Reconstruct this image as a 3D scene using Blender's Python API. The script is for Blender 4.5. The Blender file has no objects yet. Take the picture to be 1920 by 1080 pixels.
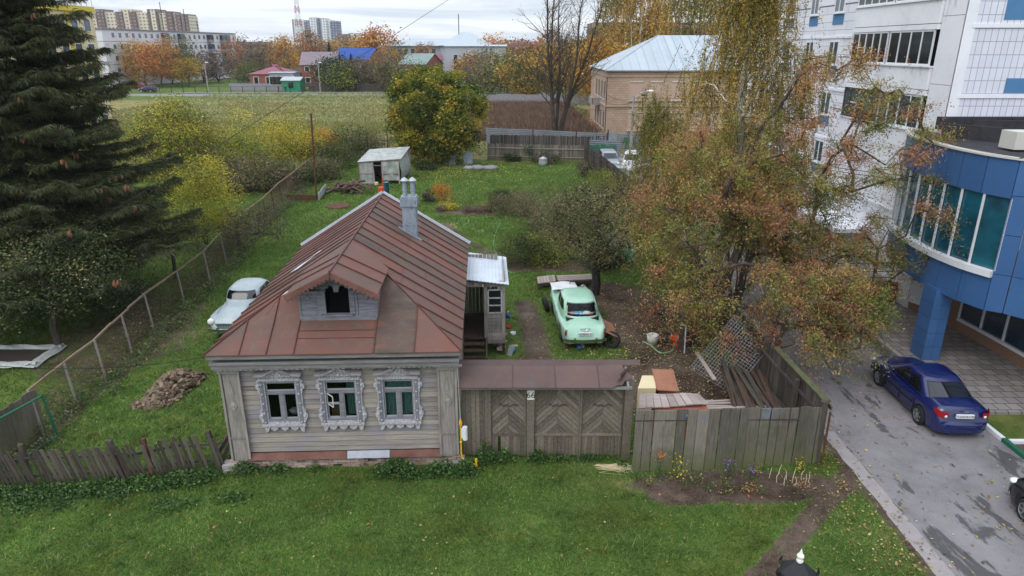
import bpy, math, random
import numpy as np
from mathutils import Vector, Matrix

# ---------------------------------------------------------------- camera, sky, sun, exposure
SC = bpy.context.scene
COL = SC.collection
R = math.radians
PITCH, FPX, CAMH = R(19.45), 1280.0, 11.3
cam = bpy.data.cameras.new('camera'); cam.lens = 24.0; cam.sensor_width = 36.0
cam.clip_start = 0.1; cam.clip_end = 6000
co = bpy.data.objects.new('camera', cam); COL.objects.link(co)
co.location = (0, 0, CAMH); co.rotation_euler = (math.pi/2 - PITCH, 0, 0)
SC.camera = co
SC.view_settings.view_transform = 'Standard'
SC.view_settings.look = 'None'
SC.view_settings.exposure = 0.50
SC.view_settings.gamma = 1.0
SC.cycles.max_bounces = 5
SC.cycles.diffuse_bounces = 3
SC.cycles.glossy_bounces = 3
SC.cycles.transmission_bounces = 3
SC.cycles.transparent_max_bounces = 6
SC.cycles.volume_bounces = 0

SUN_EL, SUN_ROT = R(48), R(215)
W = bpy.data.worlds.new('World'); SC.world = W; W.use_nodes = True
nt = W.node_tree; N = nt.nodes; L = nt.links
bg = N['Background']; bg.inputs[1].default_value = 0.1
sky = N.new('ShaderNodeTexSky'); sky.sky_type = 'NISHITA'; sky.sun_disc = False
sky.sun_elevation = SUN_EL; sky.sun_rotation = SUN_ROT
tc = N.new('ShaderNodeTexCoord')
mp = N.new('ShaderNodeMapping'); mp.inputs['Scale'].default_value = (2.2, 2.2, 26)
L.new(tc.outputs['Generated'], mp.inputs[0])
nz = N.new('ShaderNodeTexNoise'); nz.inputs['Scale'].default_value = 1.7; nz.inputs['Detail'].default_value = 6
nz.inputs['Roughness'].default_value = 0.55; nz.inputs['Distortion'].default_value = 0.6
L.new(mp.outputs[0], nz.inputs['Vector'])
rp = N.new('ShaderNodeValToRGB')
rp.color_ramp.elements[0].position = 0.40; rp.color_ramp.elements[0].color = (5.3, 6.0, 7.0, 1)
rp.color_ramp.elements[1].position = 0.60; rp.color_ramp.elements[1].color = (7.9, 8.3, 8.8, 1)
L.new(nz.outputs[0], rp.inputs[0])
sp = N.new('ShaderNodeSeparateXYZ'); L.new(tc.outputs['Generated'], sp.inputs[0])
mr = N.new('ShaderNodeMapRange')       # an overcast sky is brighter overhead than at the horizon
mr.inputs[1].default_value = 0.05; mr.inputs[2].default_value = 0.9
mr.inputs[3].default_value = 1.0; mr.inputs[4].default_value = 1.85
L.new(sp.outputs[2], mr.inputs[0])
vm = N.new('ShaderNodeVectorMath'); vm.operation = 'SCALE'
L.new(rp.outputs[0], vm.inputs[0]); L.new(mr.outputs[0], vm.inputs['Scale'])
mx = N.new('ShaderNodeMixRGB'); mx.inputs[0].default_value = 0.88
L.new(sky.outputs[0], mx.inputs[1]); L.new(vm.outputs[0], mx.inputs[2])
L.new(mx.outputs[0], bg.inputs[0])

sl = bpy.data.lights.new('sun', 'SUN'); sl.energy = 1.0; sl.angle = R(40); sl.color = (1.0, 0.96, 0.9)
so = bpy.data.objects.new('sun', sl); COL.objects.link(so)
_d = Vector((math.sin(SUN_ROT)*math.cos(SUN_EL), math.cos(SUN_ROT)*math.cos(SUN_EL), math.sin(SUN_EL)))
so.rotation_euler = _d.to_track_quat('Z', 'Y').to_euler()
so.location = (0, 0, 60)

# ---------------------------------------------------------------- survey helpers: where a sight line meets a height or a depth
def _ray(px, py):
    v = (px-960)/FPX; w = (540-py)/FPX
    return v, math.cos(PITCH)+w*math.sin(PITCH), -math.sin(PITCH)+w*math.cos(PITCH)
def G(px, py, z=0.0):
    a, b, c = _ray(px, py); t = (z-CAMH)/c
    return Vector((a*t, b*t, z))
def D(px, py, Y):
    a, b, c = _ray(px, py); t = Y/b
    return Vector((a*t, Y, CAMH+c*t))

# ---------------------------------------------------------------- materials
def srgb(c, k=1.0):
    o = []
    for v in c[:3]:
        v = v/255.0
        o.append(k*(v/12.92 if v <= 0.04045 else ((v+0.055)/1.055)**2.4))
    return (o[0], o[1], o[2], 1)
MATS = {}
def newmat(name):
    m = bpy.data.materials.new(name); m.use_nodes = True
    MATS[name] = m
    return m, m.node_tree.nodes, m.node_tree.links, m.node_tree.nodes['Principled BSDF']
def flat(name, c, rough=0.6, metal=0.0, spec=0.5):
    m, n, l, b = newmat(name)
    b.inputs['Base Color'].default_value = srgb(c); b.inputs['Roughness'].default_value = rough
    b.inputs['Metallic'].default_value = metal; b.inputs['Specular IOR Level'].default_value = spec
    return m
def math_(n, l, op, a, b=None, clamp=False):
    x = n.new('ShaderNodeMath'); x.operation = op; x.use_clamp = clamp
    for i, v in enumerate((a, b)):
        if v is None: continue
        if isinstance(v, (int, float)): x.inputs[i].default_value = v
        else: l.new(v, x.inputs[i])
    return x.outputs[0]
def noise(n, l, scale, vec=None, detail=4, rough=0.55, dist=0.0):
    x = n.new('ShaderNodeTexNoise'); x.inputs['Scale'].default_value = scale
    x.inputs['Detail'].default_value = detail; x.inputs['Roughness'].default_value = rough
    x.inputs['Distortion'].default_value = dist
    if vec is not None: l.new(vec, x.inputs['Vector'])
    return x.outputs[0]
def coords(n, l, stretch=(1, 1, 1), rot=(0, 0, 0), coord='Object'):
    t = n.new('ShaderNodeTexCoord'); m = n.new('ShaderNodeMapping')
    m.inputs['Scale'].default_value = stretch; m.inputs['Rotation'].default_value = rot
    l.new(t.outputs[coord], m.inputs[0]); return m.outputs[0]
def ramp(n, l, fac, cols, pos=None):
    r = n.new('ShaderNodeValToRGB'); cr = r.color_ramp
    k = len(cols)
    while len(cr.elements) < k: cr.elements.new(0.5)
    for i, c in enumerate(cols):
        cr.elements[i].position = pos[i] if pos else i/(k-1)
        cr.elements[i].color = c
    l.new(fac, r.inputs[0]); return r.outputs[0]
def nmat(name, cols, scale=3, stretch=(1, 1, 1), rough=0.8, bump=0.3, island=0.0, metal=0.0, detail=6, rot=(0, 0, 0),
         spec=0.3, contrast=2.2, stain=None, fine=None, bd=0.02):
    """procedural surface: stretched noise plus per-piece tone; stain=(colour, scale, lo, hi, stretch) lays real dirt patches on top"""
    m, n, l, b = newmat(name)
    v = coords(n, l, stretch, rot)
    f = noise(n, l, scale, v, detail)
    f2 = noise(n, l, scale*6, v, 3)
    g = math_(n, l, 'ADD', math_(n, l, 'MULTIPLY', f, 0.7), math_(n, l, 'MULTIPLY', f2, 0.3))
    g = math_(n, l, 'ADD', math_(n, l, 'MULTIPLY', math_(n, l, 'SUBTRACT', g, 0.5), contrast), 0.5)
    if island:
        ge = n.new('ShaderNodeNewGeometry')
        g = math_(n, l, 'ADD', math_(n, l, 'MULTIPLY', g, 1-island), math_(n, l, 'MULTIPLY', ge.outputs['Random Per Island'], island))
    c = ramp(n, l, g, [srgb(x) for x in cols])
    if stain:
        for st in (stain if isinstance(stain, list) else [stain]):
            sc_, ss, lo, hi = st[:4]; sv = coords(n, l, st[4] if len(st) > 4 else (1, 1, 1))
            q = noise(n, l, ss, sv, 5, 0.6)
            mrr = n.new('ShaderNodeMapRange'); mrr.inputs[1].default_value = lo; mrr.inputs[2].default_value = hi
            l.new(q, mrr.inputs[0])
            mm = n.new('ShaderNodeMixRGB'); l.new(mrr.outputs[0], mm.inputs[0]); l.new(c, mm.inputs[1])
            mm.inputs[2].default_value = srgb(sc_); c = mm.outputs[0]
    l.new(c, b.inputs['Base Color'])
    b.inputs['Roughness'].default_value = rough; b.inputs['Metallic'].default_value = metal
    b.inputs['Specular IOR Level'].default_value = spec
    if bump:
        bu = n.new('ShaderNodeBump'); bu.inputs['Strength'].default_value = bump; bu.inputs['Distance'].default_value = bd
        l.new(f2, bu.inputs['Height']); l.new(bu.outputs[0], b.inputs['Normal'])
    return m
def brickmat(name, c1, c2, mortar, w, h, ms=0.01, plane='w', rough=0.85, off=0.5, dirt=0.35, bias=0.0, bump=0.4, dscale=0.6):
    """w: wall (x+y, z); g: ground (x, y)"""
    m, n, l, b = newmat(name)
    t = n.new('ShaderNodeTexCoord'); s = n.new('ShaderNodeSeparateXYZ'); l.new(t.outputs['Object'], s.inputs[0])
    k = n.new('ShaderNodeCombineXYZ')
    if plane == 'w':
        l.new(math_(n, l, 'ADD', s.outputs[0], s.outputs[1]), k.inputs[0]); l.new(s.outputs[2], k.inputs[1])
    else:
        l.new(s.outputs[0], k.inputs[0]); l.new(s.outputs[1], k.inputs[1])
    br = n.new('ShaderNodeTexBrick'); l.new(k.outputs[0], br.inputs['Vector'])
    br.inputs['Color1'].default_value = srgb(c1); br.inputs['Color2'].default_value = srgb(c2)
    br.inputs['Mortar'].default_value = srgb(mortar); br.inputs['Scale'].default_value = 1.0
    br.inputs['Mortar Size'].default_value = ms; br.inputs['Brick Width'].default_value = w
    br.inputs['Row Height'].default_value = h; br.offset = off; br.inputs['Bias'].default_value = bias
    f = noise(n, l, dscale, t.outputs['Object'], 7, 0.65)
    mm = n.new('ShaderNodeMixRGB'); mm.blend_type = 'MULTIPLY'; mm.inputs[0].default_value = dirt
    l.new(br.outputs[0], mm.inputs[1])
    l.new(ramp(n, l, f, [(0.35, 0.34, 0.33, 1), (1, 1, 1, 1)], [0.3, 0.62]), mm.inputs[2])
    l.new(mm.outputs[0], b.inputs['Base Color']); b.inputs['Roughness'].default_value = rough
    b.inputs['Specular IOR Level'].default_value = 0.3
    bu = n.new('ShaderNodeBump'); bu.inputs['Strength'].default_value = bump; bu.inputs['Distance'].default_value = 0.01
    bu.invert = True; l.new(br.outputs['Fac'], bu.inputs['Height']); l.new(bu.outputs[0], b.inputs['Normal'])
    return m
def glassmat(name, c, rough=0.06, spec=0.8):
    m, n, l, b = newmat(name)
    v = coords(n, l); f = noise(n, l, 1.3, v, 2)
    a = srgb(c); d = (a[0]*0.45, a[1]*0.45, a[2]*0.5, 1)
    l.new(ramp(n, l, f, [d, a], [0.35, 0.65]), b.inputs['Base Color'])
    b.inputs['Roughness'].default_value = rough; b.inputs['Specular IOR Level'].default_value = spec
    return m
def seeglass(name, tint=(0.8, 0.86, 0.84), refl=0.015):
    m, n, l, b = newmat(name); n.remove(b)
    tr = n.new('ShaderNodeBsdfTransparent'); tr.inputs[0].default_value = (*tint, 1)
    gl = n.new('ShaderNodeBsdfGlossy'); gl.inputs[1].default_value = 0.04
    mxs = n.new('ShaderNodeMixShader'); lw = n.new('ShaderNodeLayerWeight'); lw.inputs[0].default_value = 0.12
    l.new(math_(n, l, 'ADD', lw.outputs['Fresnel'], refl), mxs.inputs[0])
    l.new(tr.outputs[0], mxs.inputs[1]); l.new(gl.outputs[0], mxs.inputs[2])
    l.new(mxs.outputs[0], n['Material Output'].inputs[0]); return m
def leafmat(name, trans=0.3, rough=0.6):
    m, n, l, b = newmat(name); n.remove(b)
    at = n.new('ShaderNodeAttribute'); at.attribute_name = 'col'
    df = n.new('ShaderNodeBsdfDiffuse'); tl = n.new('ShaderNodeBsdfTranslucent'); gl = n.new('ShaderNodeBsdfGlossy')
    gl.inputs['Roughness'].default_value = 0.5; gl.inputs[0].default_value = (0.6, 0.65, 0.6, 1)
    l.new(at.outputs['Color'], df.inputs[0]); l.new(at.outputs['Color'], tl.inputs[0])
    a = n.new('ShaderNodeMixShader'); a.inputs[0].default_value = trans
    l.new(df.outputs[0], a.inputs[1]); l.new(tl.outputs[0], a.inputs[2])
    c = n.new('ShaderNodeMixShader'); c.inputs[0].default_value = 0.03
    l.new(a.outputs[0], c.inputs[1]); l.new(gl.outputs[0], c.inputs[2])
    l.new(c.outputs[0], n['Material Output'].inputs[0]); return m

# ---------------------------------------------------------------- mesh collector
class MB:
    def __init__(s): s.v = []; s.f = []; s.m = []
    def add(s, vs, fs, mi=0):
        o = len(s.v); s.v += [tuple(x) for x in vs]
        s.f += [tuple(i+o for i in f) for f in fs]; s.m += [mi]*len(fs); return s
    def box(s, x0, x1, y0, y1, z0, z1, mi=0):
        v = [(x0,y0,z0),(x1,y0,z0),(x1,y1,z0),(x0,y1,z0),(x0,y0,z1),(x1,y0,z1),(x1,y1,z1),(x0,y1,z1)]
        return s.add(v, [(0,3,2,1),(4,5,6,7),(0,1,5,4),(1,2,6,5),(2,3,7,6),(3,0,4,7)], mi)
    def obox(s, c, ax, ay, az, mi=0):
        """box about c with half-axis vectors"""
        c, ax, ay, az = map(Vector, (c, ax, ay, az))
        v = [c+i*ax+j*ay+k*az for k in (-1, 1) for (i, j) in ((-1,-1),(1,-1),(1,1),(-1,1))]
        return s.add(v, [(0,3,2,1),(4,5,6,7),(0,1,5,4),(1,2,6,5),(2,3,7,6),(3,0,4,7)], mi)
    def beam(s, p, q, w, h, mi=0, up=(0, 0, 1)):
        p, q = Vector(p), Vector(q); d = q-p; a = d.cross(Vector(up))
        if a.length < 1e-6: a = Vector((1, 0, 0))
        a.normalize(); b = a.cross(d).normalized()
        return s.obox((p+q)/2, d/2, a*w/2, b*h/2, mi)
    def path(s, pts, rad, n=5, mi=0, cap=True):
        pts = [Vector(p) for p in pts]; k = len(pts)
        if isinstance(rad, (int, float)): rad = [rad]*k
        o = len(s.v); ref = None
        for i, p in enumerate(pts):
            d = (pts[min(i+1, k-1)]-pts[max(i-1, 0)])
            if d.length < 1e-9: d = Vector((0, 0, 1))
            d.normalize()
            if ref is None: ref = d.orthogonal().normalized()
            ref = (ref-d*ref.dot(d))
            if ref.length < 1e-6: ref = d.orthogonal()
            ref.normalize(); b = d.cross(ref)
            for j in range(n):
                a = 2*math.pi*j/n
                s.v.append(tuple(p+(ref*math.cos(a)+b*math.sin(a))*rad[i]))
        for i in range(k-1):
            for j in range(n):
                s.f.append((o+i*n+j, o+i*n+(j+1) % n, o+(i+1)*n+(j+1) % n, o+(i+1)*n+j)); s.m.append(mi)
        if cap and n > 2:
            s.f.append(tuple(o+j for j in reversed(range(n)))); s.f.append(tuple(o+(k-1)*n+j for j in range(n))); s.m += [mi, mi]
        return s
    def cyl(s, p, q, r, n=12, mi=0, r2=None): return s.path([p, q], [r, r if r2 is None else r2], n, mi)
    def lathe(s, prof, c=(0, 0, 0), axis='z', n=16, mi=0):
        o = len(s.v); k = len(prof); c = Vector(c)
        for (r, h) in prof:
            for j in range(n):
                a = 2*math.pi*j/n; x, y = r*math.cos(a), r*math.sin(a)
                p = {'z': (x, y, h), 'x': (h, x, y), 'y': (x, h, y)}[axis]
                s.v.append(tuple(c+Vector(p)))
        for i in range(k-1):
            for j in range(n):
                f = (o+i*n+j, o+i*n+(j+1) % n, o+(i+1)*n+(j+1) % n, o+(i+1)*n+j)
                s.f.append(f if axis != 'y' else f[::-1]); s.m.append(mi)
        return s
    def prism(s, poly, vec, mi=0):
        """poly: 3-D points of one face, extruded by vec"""
        n = len(poly); vec = Vector(vec); a = [Vector(p) for p in poly]; b = [p+vec for p in a]
        return s.add(a+b, [tuple(range(n))[::-1], tuple(range(n, 2*n))]+[(i, (i+1) % n, n+(i+1) % n, n+i) for i in range(n)], mi)
    def grid(s, fn, nu, nv, mi=0, flip=False):
        o = len(s.v)
        for i in range(nu+1):
            for j in range(nv+1): s.v.append(tuple(fn(i/nu, j/nv)))
        for i in range(nu):
            for j in range(nv):
                a = o+i*(nv+1)+j; f = (a, a+nv+1, a+nv+2, a+1)
                s.f.append(f[::-1] if flip else f); s.m.append(mi)
        return s
    def blob(s, c, r, n=8, mi=0, rnd=None, flatb=False):
        c = Vector(c); o = len(s.v); k = max(3, n//2)
        for i in range(k+1):
            ph = math.pi*i/k
            for j in range(n):
                a = 2*math.pi*j/n; q = 1 if rnd is None else 1+rnd.uniform(-.25, .25)
                s.v.append((c.x+r[0]*q*math.sin(ph)*math.cos(a), c.y+r[1]*q*math.sin(ph)*math.sin(a), c.z+r[2]*q*math.cos(ph)))
        for i in range(k):
            for j in range(n):
                s.f.append((o+i*n+j, o+(i+1)*n+j, o+(i+1)*n+(j+1) % n, o+i*n+(j+1) % n)); s.m.append(mi)
        return s
    def build(s, name, mats, parent=None, smooth=False, loc=None, rot=None):
        me = bpy.data.meshes.new(name); me.from_pydata(s.v, [], s.f)
        if not isinstance(mats, (list, tuple)): mats = [mats]
        for m in mats: me.materials.append(m)
        if len(mats) > 1: me.polygons.foreach_set('material_index', s.m)
        if smooth: me.polygons.foreach_set('use_smooth', [True]*len(s.f))
        me.update()
        o = bpy.data.objects.new(name, me); COL.objects.link(o)
        if parent is not None: o.parent = parent
        if loc is not None: o.location = loc
        if rot is not None: o.rotation_euler = rot
        return o
def tag(o, label=None, cat=None, group=None, kind=None):
    if label: o['label'] = label
    if cat: o['category'] = cat
    if group: o['group'] = group
    if kind: o['kind'] = kind
    return o
def thing(name, label, cat, loc=(0, 0, 0), rz=0.0, group=None):
    o = bpy.data.objects.new(name, None); COL.objects.link(o); o.empty_display_size = .2
    o.location = loc; o.rotation_euler = (0, 0, rz); return tag(o, label, cat, group)
def kids(o): return [c for c in bpy.data.objects if c.parent is o]
def copy_tree(o, parent=None):
    c = o.copy(); COL.objects.link(c)
    if parent is not None: c.parent = parent
    for k in kids(o): copy_tree(k, c)
    return c
def text(s, size, parent, mat, loc, rot, name='lettering', ext=0.003):
    cu = bpy.data.curves.new(name, 'FONT'); cu.body = s; cu.size = size; cu.extrude = ext; cu.align_x = 'CENTER'; cu.align_y = 'CENTER'
    cu.materials.append(mat); tmp = bpy.data.objects.new(name+'_curve', cu); COL.objects.link(tmp)
    bpy.context.view_layer.update(); dg = bpy.context.evaluated_depsgraph_get()
    me = bpy.data.meshes.new_from_object(tmp.evaluated_get(dg)); me.name = name
    bpy.data.objects.remove(tmp); me.materials.clear(); me.materials.append(mat)
    o = bpy.data.objects.new(name, me); COL.objects.link(o)
    o.parent = parent; o.location = loc; o.rotation_euler = rot; return o
def npmesh(name, V, k, mat, cols=None, parent=None):
    """V: (n*k, 3) vertices of n faces with k corners each; cols: (n, 3) own colour of each leaf or blade"""
    n = len(V)//k
    me = bpy.data.meshes.new(name); me.vertices.add(n*k); me.vertices.foreach_set('co', np.asarray(V, np.float32).ravel())
    me.loops.add(n*k); me.loops.foreach_set('vertex_index', np.arange(n*k, dtype=np.int32))
    me.polygons.add(n); me.polygons.foreach_set('loop_start', np.arange(0, n*k, k, dtype=np.int32))
    me.polygons.foreach_set('loop_total', np.full(n, k, np.int32))
    if cols is not None:
        at = me.attributes.new('col', 'FLOAT_COLOR', 'FACE')
        c4 = np.ones((n, 4), np.float32); c4[:, :3] = np.clip(cols, 0, 1); at.data.foreach_set('color', c4.ravel())
    me.materials.append(mat); me.update(calc_edges=True)
    o = bpy.data.objects.new(name, me); COL.objects.link(o)
    if parent is not None: o.parent = parent
    return o
def lin(c): return np.array(srgb(c)[:3])

# ---------------------------------------------------------------- foliage
def unit(v): return v/np.maximum(np.linalg.norm(v, axis=-1, keepdims=True), 1e-9)
def leaf_quads(c, rng, size, up=0.3, droop=0.0, aspect=0.5):
    """diamond leaves at the centres c, random attitude"""
    n = len(c); a = rng.normal(size=(n, 3)); a[:, 2] = a[:, 2]*0.6-droop; a = unit(a)
    b = rng.normal(size=(n, 3)); b = unit(b-a*np.sum(a*b, 1, keepdims=True))
    s = (size*rng.uniform(0.6, 1.3, n))[:, None]
    V = np.stack([c+a*s*.5, c+b*s*.5*aspect, c-a*s*.5, c-b*s*.5*aspect], 1)
    return V.reshape(-1, 3)
def palette_cols(pal, rng, ncl, nper, jit=0.18, leafmix=0.25):
    P = np.array([lin(p[0]) for p in pal]); w = np.array([p[1] for p in pal], float); w /= w.sum()
    base = rng.choice(len(pal), ncl, p=w); base = np.repeat(base, nper)
    sw = rng.random(ncl*nper) < leafmix; base[sw] = rng.choice(len(pal), sw.sum(), p=w)
    c = P[base]*rng.uniform(1-jit*2, 1+jit*2, (ncl*nper, 1))*rng.uniform(1-jit*.4, 1+jit*.4, (ncl*nper, 3))
    return c
def skeleton(root, tips, rng, trunk_top, step=0.9, trunk_r=0.15, lean=(0, 0), stems=1, sprd=0.0, up=0.25, wig=0.06):
    """grow a branching skeleton from the trunk to every tip; returns positions, parents, radii"""
    P = []; par = []
    rz = np.array(root, float)
    for s_ in range(stems):
        k = max(3, int(trunk_top/step)); ang = 6.28*s_/max(stems, 1)+rng.uniform(0, 1); prev = -1
        for i in range(k+1):
            t = i/k
            p = rz+np.array([lean[0]*t+math.cos(ang)*sprd*t**1.2, lean[1]*t+math.sin(ang)*sprd*t**1.2, trunk_top*t])
            if 0 < i: p[:2] += rng.normal(0, wig, 2)
            P.append(p); par.append(prev); prev = len(P)-1
    nt_ = len(P)
    d0 = np.linalg.norm(tips[:, :2]-rz[:2], axis=1)
    for ti in np.argsort(d0):
        tp = tips[ti]; A = np.array(P)
        dv = tp-A; dist = np.linalg.norm(dv, axis=1)
        cost = dist*(1+np.clip(0.35-dv[:, 2]/np.maximum(dist, 1e-6), 0, 2)*up*2)
        low = np.arange(len(A)) < 0
        for s_ in range(stems):
            k = nt_//stems; low |= (np.arange(len(A)) >= s_*k) & (np.arange(len(A)) < s_*k+max(1, int(k*0.25)))
        cost = cost+low*50
        j = int(np.argmin(cost)); q = A[j]; m = max(1, int(dist[j]/step)); prev = j
        for i in range(1, m+1):
            t = i/m; p = q+(tp-q)*t; p = p+np.array([0, 0, 0.12*dist[j]*math.sin(math.pi*t)])
            if i < m: p = p+rng.normal(0, wig, 3)
            P.append(p); par.append(prev); prev = len(P)-1
    cnt = np.ones(len(P))*0.6
    for i in range(len(P)-1, -1, -1):
        if par[i] >= 0: cnt[par[i]] += cnt[i]
    r = trunk_r*np.sqrt(cnt/cnt.max())*0.98+0.004
    return np.array(P), par, r
def wood_mesh(P, par, r, minr=0.0, sides=6):
    b = MB()
    kid = {}
    for i, p in enumerate(par):
        if p >= 0: kid.setdefault(p, []).append(i)
    done = set()
    for i, p in enumerate(par):
        if p < 0 or i in done: continue
        # follow the thickest chain from here
        chain = [p, i]; done.add(i); c = i
        while c in kid:
            nx = [k for k in kid[c] if k not in done]
            if not nx: break
            k = max(nx, key=lambda q: r[q]); chain.append(k); done.add(k); c = k
        rr = [min(r[q], r[chain[1]]*1.15) if a == 0 else r[q] for a, q in enumerate(chain)]
        if rr[0] < minr: continue
        b.path([P[q] for q in chain], rr, sides if rr[0] > 0.05 else 3, cap=False)
    return b
def crown_points(rng, n, c, r, lump=0.25, shell=0.5, bottom=-1.0):
    K = 9; kd = unit(rng.normal(size=(K, 3))); ka = rng.uniform(-1, 1, K)
    out = []
    while len(out) < n:
        d = unit(rng.normal(size=(n*2, 3)))
        l = 1+lump*np.clip((np.maximum(d@kd.T, 0)**3)@ka, -1.2, 1.2)
        u = rng.random(n*2)**(1/3); u = shell+(1-shell)*u if shell < 1 else u
        u = np.where(rng.random(n*2) < 0.25, rng.random(n*2)**0.5, u)
        p = d*(u*l)[:, None]
        p = p[p[:, 2] > bottom]
        out += list(p)
    return np.array(out[:n])*np.array(r)+np.array(c)
def tree(name, label, cat, base, h, rad, pal, seed, ncl=150, nper=40, leaf=0.12, spread=0.5, trunk_r=0.15, cz=None, rz=None,
         bark='bark', step=None, lump=0.3, shell=0.45, stems=1, sprd=0.0, lean=(0, 0), group=None, droop=0.0, bottom=-1.0, aspect=0.5,
         ry=None, wig=None, up=0.25, offc=(0, 0), extra=None, twigs=0, minr=0.0, flat_=0.7, spray=0.0, sag=0.35, mixl=0.25):
    rng = np.random.default_rng(seed)
    rz = rz or h*0.38; cz = cz or h-rz; base = Vector(base)
    root = thing(name, label, cat, base, 0, group)
    tips = crown_points(rng, ncl, (offc[0], offc[1], cz), (rad, ry or rad, rz), lump, shell, bottom)
    step = step or max(0.5, rad*0.18)
    P, par, r = skeleton((0, 0, 0), tips, rng, max(0.3, (cz-rz*0.1)), step, trunk_r, lean, stems, sprd, up, wig or rad*0.015)
    b = wood_mesh(P, par, r, minr)
    for i in range(twigs):
        t = tips[rng.integers(ncl)]; q = t+rng.normal(0, spread*1.1, 3)+np.array([0, 0, spread*.6])
        b.path([t, (t+q)/2+rng.normal(0, spread*.1, 3), q], [0.02*max(1, rad/5), 0.012*max(1, rad/5), 0.006], 3, cap=False)
    if nper > 0:
        c = np.repeat(tips, nper, 0)+rng.normal(size=(ncl*nper, 3))*np.array([1, 1, flat_])*spread
        if spray:                          # leaves strung along arching sprays that run outward from each tip
            out = unit(tips-np.array([offc[0]*.5, offc[1]*.5, cz*0.75])+rng.normal(0, rad*.25, tips.shape)); K_ = 7
            dd = unit(out[:, None]+rng.normal(0, .55, (ncl, K_, 3))); ll = spray*rng.uniform(.5, 1.3, (ncl, K_)); which = rng.integers(0, K_, (ncl, nper)); u = rng.random((ncl, nper))
            ii = np.arange(ncl)[:, None]; off = dd[ii, which]*(ll[ii, which]*u)[..., None]; off[..., 2] -= sag*(ll[ii, which]*u**2)
            c = c+off.reshape(-1, 3)-np.repeat(out, nper, 0)*spray*.35
            for i in range(0, ncl):
                for j in range(0, K_, 2):
                    b.path([tips[i]-out[i]*spray*.35, tips[i]-out[i]*spray*.35+dd[i, j]*ll[i, j]*.5-np.array([0, 0, sag*ll[i, j]*.25]), tips[i]-out[i]*spray*.35+dd[i, j]*ll[i, j]-np.array([0, 0, sag*ll[i, j]])], [.014*max(1, rad/4), .009*max(1, rad/4), .004], 3, cap=False)
        c[:, 2] = np.maximum(c[:, 2], 0.03)
        V = leaf_quads(c, rng, leaf, droop=droop, aspect=aspect)
        npmesh('crown', V, 4, MATS['leaf'], palette_cols(pal, rng, ncl, nper, .18, mixl), root)
    b.build('trunk', MATS[bark], root)
    if extra: extra(root, tips, rng)
    return root
def bush(name, label, cat, base, rad, h, pal, seed, ncl=40, nper=40, leaf=0.1, group=None, stems=5, bark='bark', ry=None, **kw):
    sp_ = kw.pop('spread', rad*0.22)
    return tree(name, label, cat, base, h, rad, pal, seed, ncl, nper, leaf, sp_, kw.pop('trunk_r', 0.03), cz=h*0.5, rz=h*0.52,
                stems=stems, sprd=rad*0.3, group=group, bark=bark, ry=ry, shell=0.3, **kw)
# ---------------------------------------------------------------- named surfaces
nmat('bark', [(38,33,30),(70,62,54),(98,90,80)], 6, (1,1,.3), bump=.6)
nmat('bark_dark', [(26,23,22),(50,45,40),(72,66,58)], 6, (1,1,.3), bump=.6)
nmat('birch_bark', [(60,56,52),(200,198,190),(222,220,214)], 3, (1,1,2.5), bump=.2, contrast=3.2)
leafmat('leaf'); leafmat('needle', 0.12); leafmat('grass_blade', 0.35)
nmat('siding', [(84,79,77),(128,121,118),(152,143,134),(176,162,140)], 2.2, (.5,1,7), island=.42, bump=.45, contrast=2.9,
     stain=[((132,130,140),1.1,.5,.68,(.6,1,2)),((96,88,82),9,.62,.74,(.35,1,6))])
nmat('weathered', [(78,73,70),(118,112,107),(150,143,136),(168,160,150)], 3, (6,6,.7), island=.4, bump=.45, contrast=2.4)
nmat('weathered_h', [(88,84,84),(128,124,124),(158,154,154)], 3, (.7,6,6), island=.3, bump=.45, contrast=2.2)
nmat('gatewood', [(52,46,41),(92,83,74),(120,110,98),(148,138,122)], 5, (3,3,2.2), island=.42, bump=.5, contrast=2)
nmat('fencewood', [(52,49,44),(92,87,79),(120,114,104),(146,140,128)], 4, (6,6,.6), island=.5, bump=.5, contrast=2.1,
     stain=[((84,86,62),.8,.56,.74,(1,1,1.1)),((110,118,128),1.4,.64,.72,(1,1,.6))])
nmat('fencedark', [(40,36,33),(70,64,58),(100,94,86)], 3, (6,6,.6), island=.55, bump=.5, contrast=2)
nmat('picket', [(50,43,40),(84,75,70),(116,106,99)], 3, (6,6,.6), island=.6, bump=.5, contrast=2)
nmat('mossy', [(52,54,36),(78,80,54),(98,92,74)], 5, (1,1,1), bump=.6)
nmat('peeling', [(112,109,113),(152,149,153),(184,182,186),(200,198,201)], 24, (1,1,.6), bump=.4, contrast=2.6, bd=.004)
nmat('greywood', [(84,84,92),(120,120,128),(148,148,156)], 4, (.8,3,5), island=.25, bump=.5, contrast=2.6)
nmat('plinthbrick', [(120,98,86),(160,140,128),(186,172,160)], 7, island=.5, bump=.6, stain=((92,84,76),3,.55,.7))
nmat('concrete', [(112,108,104),(146,142,138),(168,164,160)], 3, bump=.4, stain=((88,84,80),2,.58,.72))
nmat('redband', [(92,62,56),(112,76,68),(124,90,80)], 3, (1,1,1), bump=.15)
nmat('whiteband', [(150,152,160),(176,180,188)], 5)
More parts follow.
